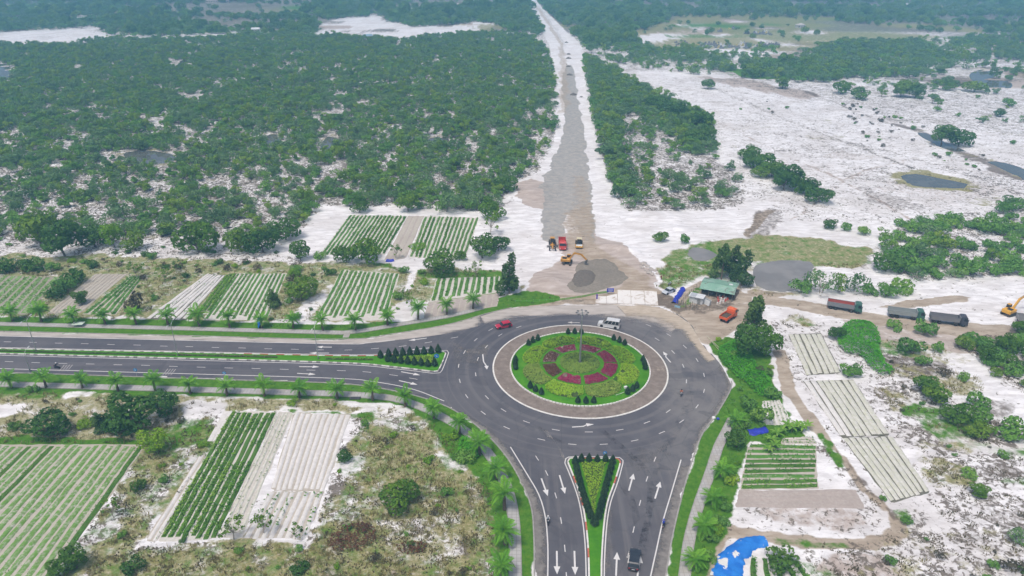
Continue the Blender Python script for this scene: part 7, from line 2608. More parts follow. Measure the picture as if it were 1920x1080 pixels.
# ------------------------------------------------------------------ people and motorbikes
def figure(pose, shirt, trousers, hair, name='person'):
    """one continuous skinned body from a joint graph; pose: dict joint -> (x, y, z, r)"""
    J = list(pose)
    edges = [('hip', 'spine'), ('spine', 'chest'), ('chest', 'neck'), ('neck', 'head'), ('head', 'crown')]
    for s in 'LR':
        edges += [('chest', 'sh' + s), ('sh' + s, 'el' + s), ('el' + s, 'wr' + s), ('wr' + s, 'ha' + s), ('hip', 'th' + s), ('th' + s, 'kn' + s), ('kn' + s, 'an' + s), ('an' + s, 'to' + s)]
    me = bpy.data.meshes.new('body')
    me.from_pydata([pose[j][:3] for j in J], [(J.index(a), J.index(b)) for a, b in edges], [])
    ob = bpy.data.objects.new('tmp', me)
    COL.objects.link(ob)
    ob.modifiers.new('skin', 'SKIN')
    if not me.skin_vertices:
        bpy.context.view_layer.objects.active = ob
        bpy.ops.mesh.customdata_skin_add()
    sk = me.skin_vertices[0].data
    for i, j in enumerate(J):
        r = pose[j][3]
        sk[i].radius = (r, r)
        sk[i].use_root = j == 'hip'
    sub = ob.modifiers.new('sub', 'SUBSURF')
    sub.levels = sub.render_levels = 1
    dg = bpy.context.evaluated_depsgraph_get()
    dg.update()
    out = bpy.data.meshes.new_from_object(ob.evaluated_get(dg))
    bpy.data.objects.remove(ob, do_unlink=True)
    out.name = 'body'
    out.materials.clear()
    for mt in (shirt, trousers, simple('skin', (0.42, 0.26, 0.19), .6, .08), hair):
        out.materials.append(mt)
    up = [('chest', 0), ('spine', 0), ('shL', 0), ('shR', 0), ('elL', 0), ('elR', 0), ('hip', 1), ('thL', 1), ('thR', 1), ('knL', 1), ('knR', 1), ('anL', 1), ('anR', 1), ('toL', 3), ('toR', 3),
          ('haL', 2), ('haR', 2), ('wrL', 2), ('wrR', 2), ('neck', 2), ('head', 2), ('crown', 3)]
    pts = np.array([pose[j][:3] for j, _ in up])
    for f in out.polygons:
        c = np.array(f.center)
        f.material_index = up[int(np.argmin(((pts - c) ** 2).sum(1)))][1]
        f.use_smooth = True
    return out


def rider_pose():
    p = {'hip': (-.18, 0, .80, .16), 'spine': (-.14, 0, 1.02, .15), 'chest': (-.04, 0, 1.28, .17), 'neck': (.0, 0, 1.44, .065), 'head': (.03, 0, 1.56, .105), 'crown': (.02, 0, 1.70, .09)}
    for s, k in (('L', 1), ('R', -1)):
        p['sh' + s] = (-.02, k * .2, 1.34, .075)
        p['el' + s] = (.18, k * .30, 1.10, .055)
        p['wr' + s] = (.42, k * .29, 1.03, .04)
        p['ha' + s] = (.50, k * .28, 1.04, .045)
        p['th' + s] = (-.06, k * .13, .78, .105)
        p['kn' + s] = (.30, k * .17, .72, .075)
        p['an' + s] = (.18, k * .16, .34, .05)
        p['to' + s] = (.36, k * .17, .30, .045)
    return p


def stand_pose():
    p = {'hip': (0, 0, .95, .15), 'spine': (0, 0, 1.12, .14), 'chest': (0, 0, 1.33, .16), 'neck': (0, 0, 1.49, .06), 'head': (.02, 0, 1.6, .10), 'crown': (0, 0, 1.72, .085)}
    for s, k in (('L', 1), ('R', -1)):
        p['sh' + s] = (0, k * .19, 1.41, .07)
        p['el' + s] = (-.02, k * .26, 1.12, .05)
        p['wr' + s] = (.08, k * .25, .90, .038)
        p['ha' + s] = (.12, k * .24, .80, .045)
        p['th' + s] = (0, k * .10, .90, .10)
        p['kn' + s] = (.02, k * .11, .50, .07)
        p['an' + s] = (-.02, k * .12, .09, .05)
        p['to' + s] = (.14, k * .13, .04, .045)
    return p


def helmet(e, p, mat):
    MB().lathe([(.03, .16), (.10, .14), (.145, .05), (.15, -.04), (.13, -.08)], 12, (p[0] + .01, p[1], p[2] + .04)).build('helmet', mat, e, True)


def motorbike(rear, front, label, col, rider=None):
    e = vehicle('motorbike', rear, front)
    pm = paint('bike_%02d_%02d_%02d' % tuple(int(c * 99) for c in col), col)
    for q in (-.62, .66):
        wheel(e, q, 0.0001, .29, .11)
    MB().prism([(-.95, .66), (-.85, .80), (-.1, .78), (.1, .62), (.05, .36), (-.55, .34), (-.7, .5)], lambda x, z: .13).build('body', pm, e)
    MB().prism([(-.85, .80), (-.75, .87), (-.05, .85), (.0, .78)], .13).build('seat', MAT_BLACK, e)
    MB().prism([(.30, .40), (.22, .95), (.40, 1.02), (.50, .9), (.46, .5)], lambda x, z: .17).build('leg_shield', pm, e)
    MB().box((-.02, 0, .33), (.62, .26, .1)).build('footboard', MAT_BLACK, e)
    MB().tube([(.66, 0, .29), (.42, 0, .98)], .04, 6).build('fork', MAT_STEEL_D, e)
    hb = MB().tube([(.46, -.34, 1.04), (.42, 0, 1.0), (.46, .34, 1.04)], .025, 6).build('handlebar', MAT_BLACK, e)
    for s in (1, -1):
        MB().box((.44, s * .3, 1.2), (.03, .13, .09)).build('mirror', MAT_BLACK, hb)
    MB().box((.53, 0, .95), (.08, .18, .14), bev=.03).build('headlight', MAT_HEAD, e)
    MB().box((-.96, 0, .72), (.05, .16, .1)).build('tail_light', MAT_TAIL, e)
    tag(e, label, 'motorbike')
    if rider:
        shirt, tr, hm, plab = rider
        r = empty('person', e.location, e.rotation_euler[2])
        po = rider_pose()
        link('body', figure(po, shirt, tr, MAT_BLACK), r)
        helmet(r, po['head'], hm)
        tag(r, plab, 'person')
    return e


CL = {k: simple('cloth_' + k, c, .9, .12, 6.0) for k, c in {'white': (.66, .67, .70), 'black': (.03, .03, .035), 'blue': (.03, .06, .42), 'orange': (.62, .22, .12), 'grey': (.2, .2, .22), 'navy': (.03, .035, .08),
                                                            'maroon': (.22, .05, .06)}.items()}
HM_W = simple('helmet_white', (.72, .72, .73), .35, .05)
HM_B = simple('helmet_black', (.03, .03, .03), .35, .05)
HM_BL = simple('helmet_blue', (.04, .08, .45), .35, .05)
motorbike((1026.5, 973), (1028, 987), 'dark motorbike riding down the left lane of the lower road', (.05, .05, .06), (CL['white'], CL['black'], HM_W, 'rider in white top and white helmet coming down the lower road'))
motorbike((1242, 993), (1244.5, 981), 'small motorbike riding up the right edge of the lower road', (.25, .25, .27), (CL['blue'], CL['navy'], HM_BL, 'rider in blue jacket at the right edge of the lower road'))
motorbike((1277.5, 735), (1276.5, 747), 'motorbike rounding the right side of the ring road', (.4, .42, .45), (CL['orange'], CL['grey'], HM_B, 'rider in orange top on the right side of the ring'))
motorbike((101, 690), (114, 691.5), 'dark motorbike on the near carriageway at the far left', (.03, .03, .035), (CL['black'], CL['navy'], HM_W, 'rider in dark clothes with white helmet at the far left of the highway'))
motorbike((1252, 537), (1259, 533), 'pale motorbike parked behind the silver sedan', (.5, .58, .64))
x, y = G(1239.5, 525)
pe = empty('person', (x, y, gz(x, y)), R(-60))
link('body', figure(stand_pose(), CL['maroon'], CL['maroon'], MAT_BLACK), pe)
tag(pe, 'person in dark red clothes standing on the grass above the silver sedan', 'person')

# ================================================================== shack yard
def roof_material():
    t = NT('green_metal_roof')
    tc = t.n('TexCoord').outputs['Object']
    w = t.n('TexWave', dict(wave_type='BANDS', bands_direction='X'), Vector=tc, Scale=1.6, Distortion=0.0)
    c = t.mix(t.rng(t.noise(0.35, tc, 5, 0.65), 0.45, 0.62), (0.22, 0.40, 0.31), (0.30, 0.46, 0.38))
    c = t.mix(t.rng(t.noise(0.5, tc, 6, 0.75, 0.8), 0.56, 0.62, 0, 0.85), c, (0.16, 0.14, 0.12))
    return t.done(c, 0.55, t.bump(w.outputs[0], 0.5, 0.06), 0.4)


MAT_ROOF = roof_material()
MAT_WOOD = simple('grey_timber', (0.24, 0.20, 0.15), 0.95, 0.35, 4.0)
MAT_SHEET = simple('white_sheet_metal', (0.62, 0.64, 0.66), 0.5, 0.1, 1.5, dirt=(0.45, 0.43, 0.40))
MAT_WALL = simple('shack_wall', (0.13, 0.12, 0.12), 0.9, 0.3)
_a, _b2, _c2 = Vector(G(1314, 552)), Vector(G(1373, 563)), Vector(G(1325, 535))
ux = (_b2 - _a)
LX = ux.length
rzs = math.atan2(ux.y, ux.x)
SH = empty('shack', (_a.x, _a.y, 0), rzs)
DY = 7.0
tag(SH, 'low open shack with a patched green metal roof at the dirt yard', 'shack')
rf = MB()
rf.add([(-.5, -.9, 2.3), (LX + .5, -.9, 2.3), (LX + .5, DY * .35, 3.3), (-.5, DY * .35, 3.3), (-.5, -.9, 2.24), (LX + .5, -.9, 2.24), (LX + .5, DY * .35, 3.24), (-.5, DY * .35, 3.24)],
       [(0, 1, 2, 3), (7, 6, 5, 4), (4, 5, 1, 0), (5, 6, 2, 1), (7, 4, 0, 3)])
rf.build('roof', MAT_ROOF, SH)
rf = MB()
rf.add([(-.6, DY * .35 - .1, 3.36), (LX + .6, DY * .35 - .1, 3.36), (LX + .6, DY + .5, 2.5), (-.6, DY + .5, 2.5), (-.6, DY * .35 - .1, 3.3), (LX + .6, DY * .35 - .1, 3.3), (LX + .6, DY + .5, 2.44), (-.6, DY + .5, 2.44)],
       [(0, 1, 2, 3), (7, 6, 5, 4), (4, 5, 1, 0), (6, 7, 3, 2), (5, 6, 2, 1), (7, 4, 0, 3)])
rf.build('roof', MAT_ROOF, SH)
MB().box((LX / 2, DY, 1.2), (LX, .12, 2.4)).build('back_wall', MAT_WALL, SH)
MB().box((0, DY * .6, 1.2), (.12, DY * .8, 2.4)).build('side_wall', MAT_WALL, SH)
MB().box((LX, DY * .6, 1.2), (.12, DY * .8, 2.4)).build('side_wall', MAT_WALL, SH)
for q in np.linspace(0.1, LX - .1, 5):
    MB().box((q, -.5, 1.15), (.14, .14, 2.3)).build('post', MAT_WOOD, SH)
for q, s in ((LX * .3, .9), (LX * .55, 1.2), (LX * .75, .8)):
    t = MB().box((q, 1.2, .7), (s, .7, .06)).build('counter', MAT_WOOD, SH)
    MB().box((q, 1.2, .35), (s * .8, .5, .65)).build('counter_base', MAT_WALL, t)
MB().box((LX * .85, DY * .55, 3.2), (1.1, .6, .35), bev=.1).build('water_tank', MAT_SHEET, SH)
# white sheds
x, y = G(1306, 566)
SD = empty('shed', (x, y, 0), rzs - .05)
tag(SD, 'small white sheet-metal shed in front of the green-roofed shack', 'shed')
MB().box((0, 0, 1.0), (3.9, 2.4, 2.0)).build('walls', MAT_SHEET, SD)
MB().box((0, -.1, 2.12), (4.4, 3.0, .1), 0).build('roof', simple('shed_roof', (.66, .68, .70), .5, .08), SD)
MB().box((-1.0, -.1, 2.20), (1.7, 2.6, .05)).build('roof_panel', simple('grey_panel', (.42, .45, .49), .5, .08), SD)
MB().box((.9, -1.23, .9), (.9, .05, 1.7)).build('door', MAT_STEEL, SD)
x, y = G(1323, 571)
GS = empty('gate_sheet', (x, y, 0), rzs + 1.0)
tag(GS, 'leaning pale blue-grey corrugated sheets right of the white shed', 'metal sheets')
for k in range(3):
    MB().box((k * .35, k * .1, .75), (.06, 2.6, 1.5), 0, (1, 1), (.35, 0)).build('sheet', MAT_STEEL if k % 2 else MAT_SHEET, GS)
# stools and tables in the yard
MAT_REDP = simple('red_plastic', (.55, .12, .10), .5, .1)
MAT_WHP = simple('white_plastic', (.72, .68, .66), .5, .08)
st = MB().lathe([(.19, 0), (.15, .4), (.19, .42), (.19, .45)], 8)
st_r, st_w = st.me('stool', MAT_REDP), st.me('stool', MAT_WHP)
for i, (px, py) in enumerate([(1346, 560), (1349, 557.5), (1352, 561), (1355, 558), (1358, 562), (1361, 560), (1347, 565), (1351, 566), (1356, 566), (1360, 564.5), (1345, 570), (1350, 569), (1364, 562), (1353, 563.5)]):
    x, y = G(px, py)
    o = link('stool', st_r if i % 3 == 0 else st_w, None, (x, y, max(gz(x, y), -.05)))
    o.scale = (1.5, 1.5, 1.4)
    tag(o, 'red plastic stool in the cluster before the shack' if i % 3 == 0 else 'white plastic stool in the cluster before the shack', 'stool', 'red stools before the shack' if i % 3 == 0 else 'white stools before the shack')
# fence around the yard: posts and rails, each its own
FEN = empty('yard_fence', (*G(1305, 560), 0))
tag(FEN, 'rough timber fence round the shack yard', 'fence')
fc = Vector((*G(1305, 560), 0))
fpts = SP([(1318, 533), (1300, 545), (1285, 560), (1276, 573), (1300, 578), (1330, 582)], 1.6)
for i, p in enumerate(fpts):
    MB().tube([(p[0] - fc.x, p[1] - fc.y, -.4), (p[0] - fc.x + .03, p[1] - fc.y, 1.15 + .1 * (i % 3))], .05, 5).build('post', MAT_WOOD, FEN)
for zz in (.55, 1.0):
    MB().tube([(p[0] - fc.x, p[1] - fc.y, zz) for p in fpts], .03, 4).build('rail', MAT_WOOD, FEN)
FE2 = empty('yard_fence', (*G(1368, 568), 0))
tag(FE2, 'dark mesh fence curving along the right side of the shack yard', 'fence')
fc = Vector((*G(1368, 568), 0))
fpts = SP([(1385, 550), (1376, 562), (1362, 573), (1345, 580)], 1.5)
for p in fpts:
    MB().tube([(p[0] - fc.x, p[1] - fc.y, -.4), (p[0] - fc.x, p[1] - fc.y, 1.3)], .05, 5).build('post', MAT_WOOD, FE2)
for zz in (.2, .5, .8, 1.1):
    MB().tube([(p[0] - fc.x, p[1] - fc.y, zz) for p in fpts], .025, 4).build('rail', MAT_STEEL_D, FE2)
# stacked poles in front of the white shed
rr = random.Random(4)
WP = empty('log_stack', (*G(1287, 575), 0), rzs)
tag(WP, 'stack of short standing timber stakes at the yard corner', 'timber stack')
for k in range(46):
    q, s = rr.uniform(-3.2, 3.2), rr.uniform(-1.6, 1.2)
    MB().tube([(q, s, -.2), (q + rr.uniform(-.15, .15), s + rr.uniform(-.15, .15), rr.uniform(.9, 1.6))], rr.uniform(.06, .1), 5).build('stake', BARK_PALE if k % 2 else MAT_WOOD, WP)
MB().box((-2.2, -2.1, .45), (1.6, .06, .8)).build('board', simple('pale_blue_board', (.30, .50, .62), .7, .1), WP)

# tarpaulins
def tarp(name, path_px, w, label, mat, lump=.25, seed=1):
    rng = np.random.default_rng(seed)
    p = np.array(SP(path_px, .35))
    n = len(p)
    cols = 15
    T = np.gradient(p, axis=0)
    T /= np.linalg.norm(T, axis=1)[:, None]
    N = np.stack([-T[:, 1], T[:, 0]], 1)
    vs, fs = [], []
    for i in range(n):
        wi = w[0] + (w[1] - w[0]) * i / (n - 1) if isinstance(w, tuple) else w
        wi *= .75 + .5 * float(vnoise(np.array(p[i][0]), np.array(p[i][1]), 1.1, seed + 9, 3))
        for k in range(cols):
            f = k / (cols - 1) - .5
            q = p[i] + N[i] * (f * wi + (float(vnoise(np.array(p[i][0]), np.array(p[i][1]), .8, seed + 3)) - .5) * .8)
            z = max(gz(q[0], q[1]), -0.02) + .04 + lump * math.cos(f * math.pi) * (.6 + .8 * float(vnoise(np.array(q[0]), np.array(q[1]), 1.6, seed))) + .22 * float(vnoise(np.array(q[0]), np.array(q[1]), .7, seed + 2, 2)) + rng.normal(0, .015)
            vs.append((q[0], q[1], z if 0 < k < cols - 1 else z - .12))
    fs = [(i * cols + k, (i + 1) * cols + k, (i + 1) * cols + k + 1, i * cols + k + 1) for i in range(n - 1) for k in range(cols - 1)]
    o = link(name, mesh(name, vs, fs, mat, True))
    return tag(o, label, 'tarpaulin')


MAT_TARP = simple('blue_tarp', (0.015, 0.17, 0.62), 0.45, 0.25, 1.2, bump=.3)
MAT_TARP_D = simple('dark_blue_tarp', (0.03, 0.045, 0.42), 0.45, 0.3, 1.5, bump=.3)


def patchy_tarp():
    t = NT('sanded_blue_tarp')
    P = t.pos()
    c = t.mix(t.rng(t.noise(.5, P, 5, .6), .3, .7), (0.012, 0.15, 0.58), (0.03, 0.24, 0.72))
    c = t.mix(t.rng(t.noise(.42, P, 5, .6, .3), .58, .61), c, (.72, .71, .70))
    return t.done(c, .45, t.bump(t.noise(1.5, P, 5), .5, .2), .4)


tarp('tarpaulin', [(1281, 541), (1272, 555), (1264, 570)], 1.6, 'long rolled blue tarpaulin beside the shack yard fence', MAT_TARP_D, .4, 3)
tarp('tarpaulin', [(1436, 1016), (1412, 1018), (1390, 1030), (1372, 1052), (1360, 1090)], (2.4, 5.5), 'bright blue tarpaulin with sand patches at the lower edge', patchy_tarp(), .35, 4)
tarp('tarpaulin', [(1402, 812), (1418, 811), (1436, 807)], 1.9, 'crumpled dark blue tarpaulin beside the banana plants', MAT_TARP_D, .35, 5)
tarp('tarpaulin', [(488, 616), (487, 607), (490, 600)], 1.2, 'bright blue sheet hung under a palm beside the far footpath', MAT_TARP, .9, 6)
tarp('tarpaulin', [(726, 489), (732, 490), (738, 489)], 1.6, 'small dark blue heap at the foot of the fallow strip', MAT_TARP_D, .5, 8)
x, y = G(148, 612)
TB = empty('sheet_table', (x, y, .05), .05)
tag(TB, 'tilted pale sheet standing beside the far footpath on the left', 'board')
MB().box((0, 0, .9), (3.0, 1.8, .06), 0, (1, 1), (0, 0)).build('sheet', simple('pale_green_sheet', (.55, .64, .56), .6, .12), TB)
for q in (-1.2, 1.2):
    for s in (-.7, .7):
        MB().tube([(q, s, -.2), (q, s, .9)], .04, 5).build('leg', MAT_WOOD, TB)
x, y = G(1338, 785)
LT = empty('litter_bags', (x, y, 0.02), .4)
tag(LT, 'white and blue rubbish bags at the corner of the ring road verge', 'rubbish bags')
MB().lathe([(.1, 0), (.42, .12), (.4, .4), (.12, .62)], 9).build('white_bag', MAT_WHITE, LT)
b = MB().lathe([(.1, 0), (.36, .1), (.32, .3), (.1, .42)], 9).build('blue_bag', MAT_TARP_D, LT)
b.location = (.7, -.6, 0)
x, y = G(666, 747)
CO = MB().slab([(-1.3, -.5), (1.2, -.45), (1.3, .5), (-1.1, .5)], .16, -.2).build('drain_cover', simple('dark_drain', (.06, .06, .065), .8, .3))
CO.location = (x, y, 0)
tag(CO, 'dark drain cover beside the near footpath left of the bend', 'drain cover')

# ================================================================== road works
def slab_material():
    t = NT('muddy_white_slab')
    P = t.pos()
    c = t.mix(t.rng(t.noise(.3, P, 6, .7, .5), .5, .66), (.76, .74, .72), (.44, .36, .29))
    return t.done(c, .85, None, .2)


MS = slab_material()
SL = empty('concrete_slab', (0, 0, 0))
tag(SL, 'row of white muddy concrete slabs laid along the ring road', 'slabs')
cuts = [(1117, 551.5, 569.6), (1140, 556.5, 570), (1158, 545.5, 570.4), (1180, 546, 571), (1205, 547, 572), (1232, 548.5, 573.4)]
quads = [((1117, 557), (1137, 557.5), (1137, 569.8), (1116.5, 569.6)), ((1137.6, 557), (1157, 552.5), (1157.5, 570.4), (1137.6, 570)), ((1158, 545.3), (1182, 546), (1183, 571), (1158.2, 570.4)), ((1182.8, 546.2), (1207, 547), (1209, 572.3), (1183.8, 571.2)),
         ((1207.8, 547), (1231, 548.3), (1234, 573.3), (1209.8, 572.4))]
for q in quads:
    MB().slab(W(q), .34, -.2).build('slab', MS, SL)
WB = empty('site_board', (*G(1144, 551), 0))
tag(WB, 'blue site notice board behind the white slabs', 'notice board')
MB().box((0, 0, 1.25), (2.1, .08, 1.2), bev=.01).build('panel', MAT_TARP_D, WB)
for k, (q, wdt) in enumerate(((1.6, 1.4), (1.35, 1.7), (1.1, 1.5), (.9, 1.0))):
    MB().box((0, -.045, q), (wdt, .012, .07)).build('text_line', MAT_WHITE, WB)
for s in (-.85, .85):
    MB().box((s, .06, .6), (.08, .08, 1.3)).build('post', MAT_STEEL, WB)
x, y = G(1119, 562)
pl = MB().box((0, 0, .75), (.45, .3, 1.5), bev=.05).build('marker_post', simple('purple_paint', (.12, .06, .38), .6, .1))
pl.location = (x, y, .3)
tag(pl, 'short purple-blue marker post at the left end of the white slabs', 'post')
# green plastic safety net fence
NF = empty('safety_fence', (*G(1050, 565), 0))
tag(NF, 'low bright green safety net fence left of the white slabs', 'fence')
fc = Vector((*G(1050, 565), 0))
fp = SP([(966, 567), (1000, 566), (1050, 563.5), (1090, 558), (1118, 552), (1140, 549)], 1.6)
MAT_NET = simple('green_net', (.16, .42, .05), .7, .15)
for p in fp:
    MB().box((p[0] - fc.x, p[1] - fc.y, .35), (.06, .06, .8)).build('stake', MAT_STEEL, NF)
nv = MB()
loc = [(p[0] - fc.x, p[1] - fc.y) for p in fp]
for i in range(len(loc) - 1):
    for z0 in (.08, .42):
        nv.quad((*loc[i], z0), (*loc[i + 1], z0), (*loc[i + 1], z0 + .26), (*loc[i], z0 + .26))
nv.build('net', MAT_NET, NF)
# gravel pad (dark, damp) as a low heap on the sand
def pad(name, px, z, label, mat, seed):
    rng = np.random.default_rng(seed)
    poly = SP(px, 1.0, True)
    c = np.mean(poly, 0)
    rad = 1 + (vnoise(np.array([p[0] for p in poly]), np.array([p[1] for p in poly]), 2.2, seed, 3) - .5) * .22
    poly = [tuple(c + (np.array(p) - c) * k) for p, k in zip(poly, rad)]
    rg = [(1.0, .0), (.93, .45), (.8, .8), (.5, .95), (.2, 1.0)]
    vs, fs = [], []
    n = len(poly)
    base = -.05
    for f, h in rg:
        for p in poly:
            q = c + (np.array(p) - c) * f
            vs.append((q[0], q[1], gz(q[0], q[1]) + base + (z + .08) * h * (1 + rng.normal(0, .05))))
    for i in range(len(rg) - 1):
        for k in range(n):
            j = (k + 1) % n
            fs.append((i * n + k, i * n + j, (i + 1) * n + j, (i + 1) * n + k))
    fs.append(tuple((len(rg) - 1) * n + k for k in range(n)))
    o = link(name, mesh(name, vs, fs, mat, True))
    return tag(o, label, 'gravel heap')


GRAV = soil_material('damp_gravel', (.19, .17, .145), (.25, .225, .19), (.33, .295, .25))
GRAV_D = soil_material('dark_gravel', (.125, .112, .10), (.165, .148, .13), (.21, .19, .165))
pad('gravel_heap', [(1078, 502), (1095, 490), (1120, 486), (1143, 488), (1165, 507), (1178, 521), (1172, 529), (1145, 540), (1110, 549), (1085, 550), (1066, 544), (1064, 535), (1076, 520)], .32, 'wide flat heap of grey gravel at the end of the gravel road', GRAV, 1)
pad('gravel_heap', [(1080, 512), (1095, 506), (1112, 510), (1118, 520), (1112, 533), (1095, 541), (1075, 538), (1072, 528)], .62, 'darker damp gravel mound on the left of the grey gravel heap', GRAV_D, 2)
for i, (px, py, w) in enumerate([(1066, 102, 9), (1066, 110, 11), (1066, 125, 9), (1068, 141, 12), (1075, 178, 14), (1062, 80, 8), (1090, 182, 7)]):
    x, y = G(px, py)
    s = w * mpp(px, py) / 2
    m = MB().lathe([(s, -.3), (s * .9, .15 * s), (s * .5, .42 * s), (s * .08, .58 * s)], 11)
    rng = np.random.default_rng(i)
    m.v = [(a * (1 + rng.normal(0, .1)) + x, b * (1 + rng.normal(0, .1)) * .8 + y, c) for a, b, c in m.v]
    tag(m.build('gravel_pile', GRAV_D, None, True), 'small dark gravel pile dumped on the far road, ' + ['second', 'third', 'fourth', 'fifth', 'sixth', 'first', 'seventh'][i] + ' counting from the far end', 'gravel pile', 'gravel piles on the far road')
# boulders left of the yard
ROCKM = simple('pale_rock', (.46, .42, .39), .95, .3, 1.5, bump=.5)
for i, (px, py, s) in enumerate([(1207, 496, 1.3), (1213, 500, 1.0), (1203, 502, .9), (1220, 506, 1.1), (1228, 508, .8), (1217, 512, 1.2), (1232, 514, .7), (1211, 508, .7), (1223, 515, .9)]):
    x, y = G(px, py)
    rng = np.random.default_rng(40 + i)
    m = MB().lathe([(.2, -.3), (1, 0), (1.05, .35), (.7, .75), (.2, .9)], 7)
    m.v = [((a * (1 + rng.normal(0, .15))) * s * .8, (b * (1 + rng.normal(0, .15))) * s * .8, c * s * .8) for a, b, c in m.v]
    o = m.build('boulder', ROCKM)
    o.location = (x, y, gz(x, y))
    tag(o, 'one of the pale boulders heaped between the works and the grassy yard', 'boulder', 'boulders by the works')
# bundle of pipes on the lush bank
PB = empty('pipe_bundle', (*G(1387, 688), .0))
tag(PB, 'bundle of grey steel pipes lying on the green bank by the ring road', 'pipes')
c0 = Vector(G(1387, 688))
for k in range(7):
    a = Vector(G(1374 + k * 2.6, 671 + (k % 3) * 3)) - c0
    b = Vector(G(1393 + k * 1.6, 707 - (k % 2) * 4)) - c0
    MB().tube([(a.x, a.y, .3 + .1 * (k % 2)), (b.x, b.y, .35 + .1 * (k % 2))], .09, 6).build('pipe', MAT_STEEL if k % 2 else MAT_STEEL_D, PB)
for i, (a, b) in enumerate([((1325, 632), (1352, 658)), ((1360, 660), (1371, 692)), ((1328, 636), (1350, 661))]):
    A, B = GV(*a), GV(*b)
    o = MB().tube([A + Vector((0, 0, .35)), (A + B) / 2 + Vector((.1, 0, .3)), B + Vector((0, 0, .35))], .07, 6).build('pole', simple('pale_pole', (.50, .48, .36), .8, .2))
    tag(o, ['longer pale pole lying on the bank below the orange truck', 'thin pale pole lying left of the pipe bundle', 'second pale pole alongside the longer one on the bank'][i], 'pole')

# ================================================================== graveyard and far houses
MAT_TOMB = simple('tomb_plaster', (.22, .23, .25), .9, .3)
MAT_TOMB_W = simple('tomb_whitewash', (.66, .66, .67), .9, .15)
MAT_TOMB_Y = simple('tomb_yellow', (.55, .47, .18), .9, .2)
rr = random.Random(11)
tb = MB().box((0, 0, .35), (2.6, 1.7, .7), 0, (.9, .85), bev=.1)
tb.box((0, .9, .9), (2.0, .35, 1.6), 0, (.6, 1), bev=.1)
for sx in (-1.5, 1.5):
    tb.box((sx, 0, .25), (.2, 3.2, .6))
    tb.box((sx, -1.5, .5), (.3, .3, 1.3), bev=.05)
tb.box((0, -1.6, .2), (3.2, .2, .5))
tm_g, tm_y, tm_w = tb.me('tomb', MAT_TOMB), tb.me('tomb', MAT_TOMB_Y), tb.me('tomb', MAT_TOMB_W)
for (a0, a1, b0, b1, n) in [(1300, 1350, 82, 90, 26), (1390, 1460, 82, 90, 24), (1395, 1450, 60, 66, 18), (1340, 1400, 86, 92, 14), (1330, 1380, 45, 60, 8), (1260, 1290, 80, 90, 6)]:
    for k in range(n):
        px, py = rr.uniform(a0, a1), rr.uniform(b0, b1)
        x, y = G(px, py)
        o = link('tomb', tm_y if rr.random() < .08 else (tm_w if rr.random() < .25 else tm_g), None, (x, y, gz(x, y)), (0, 0, rr.choice((0, .3, 1.5, 3.1))))
        s = rr.uniform(1.0, 1.6)
        o.scale = (s, s, s * 1.3)
        kc = {MAT_TOMB: 'dark grey', MAT_TOMB_Y: 'yellow', MAT_TOMB_W: 'whitewashed'}[o.data.materials[0]]
        tag(o, 'one of the small %s tombs in the graveyard at the upper right' % kc, 'tomb', kc + ' tombs of the far graveyard')


def house(px, py, w, d, h, rz, label, wallc, roofc, hip=True):
    x, y = G(px, py)
    e = empty('house', (x, y, gz(x, y) - .1), rz)
    MB().box((0, 0, h / 2), (w, d, h)).build('wall', simple('plaster_%d' % int(wallc[0] * 100 + wallc[2] * 10), wallc, .9, .12), e)
    r = MB()
    ov = .5
    z0, z1 = h - .05, h + d * .28
    a, b = w / 2 + ov, d / 2 + ov
    r.add([(-a, -b, z0), (a, -b, z0), (a, b, z0), (-a, b, z0), (-a + (b if hip else 0), 0, z1), (a - (b if hip else 0), 0, z1)], [(0, 1, 5, 4), (2, 3, 4, 5), (1, 2, 5), (3, 0, 4), (3, 2, 1, 0)])
    r.build('roof', simple('roof_%d' % int(roofc[0] * 100 + roofc[1] * 10), roofc, .8, .2), e)
    for q in np.linspace(-w / 2 + 1.5, w / 2 - 1.5, max(2, int(w / 4))):
        MB().box((q, -d / 2 - .02, h * .55), (1.2, .1, 1.3)).build('window', MAT_GLASS, e)
    MB().box((0.2, -d / 2 - .03, 1.05), (1.1, .1, 2.1)).build('door', MAT_WOOD, e)
    return tag(e, label, 'house')


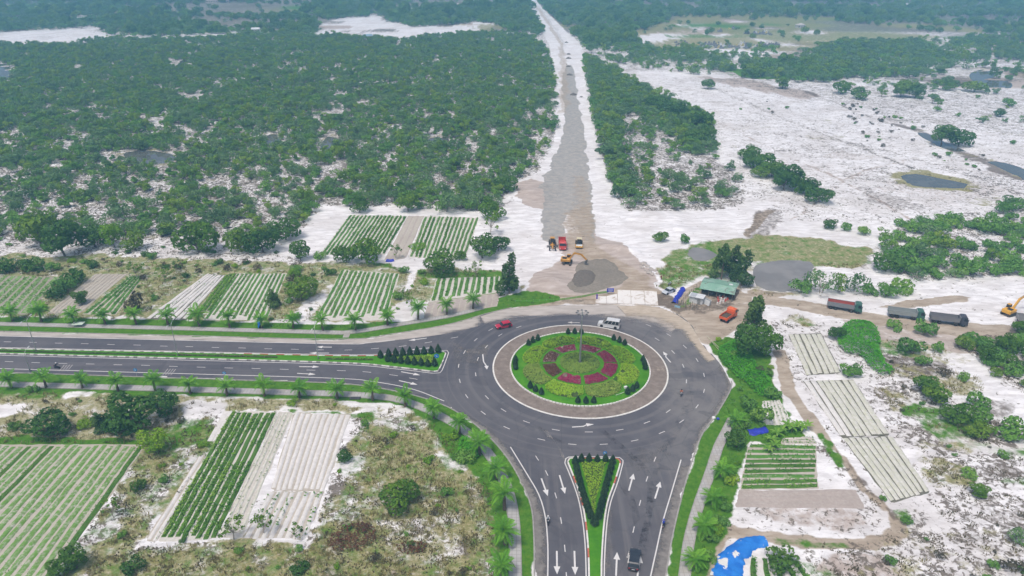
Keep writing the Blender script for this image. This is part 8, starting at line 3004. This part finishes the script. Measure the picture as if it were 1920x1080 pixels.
house(228, 4, 26, 12, 4, .1, 'far red-roofed house at the top left', (.55, .5, .45), (.45, .12, .09))
house(90, 14, 34, 9, 3.5, .05, 'long pale far house at the top left', (.60, .60, .60), (.52, .55, .57), False)
house(480, 59, 9, 6, 3, .2, 'small white-roofed far house above the left woodland', (.5, .5, .5), (.66, .68, .70), False)
house(410, 5, 40, 10, 4, 0, 'long low far building at the top, left of centre', (.55, .5, .48), (.42, .36, .34), False)
house(773, 24, 9, 8, 5, 0, 'tiny white far house on the sand track left of the road', (.66, .66, .66), (.60, .60, .62))
house(690, 72, 9, 6, 3, .4, 'small blue-grey roofed hut beside the far sand flat', (.5, .5, .5), (.25, .38, .48), False)
house(957, 68, 7, 5, 3, .2, 'little white hut beside the far meadow left of the road', (.6, .6, .6), (.68, .69, .70), False)
house(1175, 33, 12, 8, 4, .3, 'pale far house among the trees right of the road', (.6, .58, .55), (.55, .50, .46))
house(1440, 12, 14, 9, 4, -.2, 'grey far house at the top right', (.55, .55, .55), (.40, .38, .38))
house(1690, 14, 30, 10, 4, .1, 'long white far building at the top right', (.62, .62, .62), (.60, .61, .62), False)
house(1500, 52, 10, 7, 3.5, .2, 'small pale house beside the far track right of the graveyard', (.55, .54, .52), (.50, .46, .44))
house(1390, 11, 10, 8, 4, .1, 'white far house above the graveyard', (.65, .65, .65), (.58, .57, .57))
house(370, 20, 12, 8, 4, .1, 'pale far house among the trees at the top left', (.6, .6, .58), (.5, .44, .42))
house(850, 14, 22, 9, 4, .0, 'pale far house beyond the dark trees left of the road', (.6, .6, .6), (.55, .55, .55), False)

# ================================================================== haze
t = NT('haze_air')
pv = t.n('VolumePrincipled')
pv.inputs['Color'].default_value = (0.26, 0.62, 1.0, 1)
pv.inputs['Density'].default_value = 0.0004
pv.inputs['Anisotropy'].default_value = -0.1
t.t.links.new(pv.outputs[0], t.out.inputs['Volume'])
hz = MB().box((0, 2500, 51), (9000, 6200, 104)).build('haze', t.m)
tag(hz, 'thin blue haze over the whole landscape', 'haze', kind='stuff')
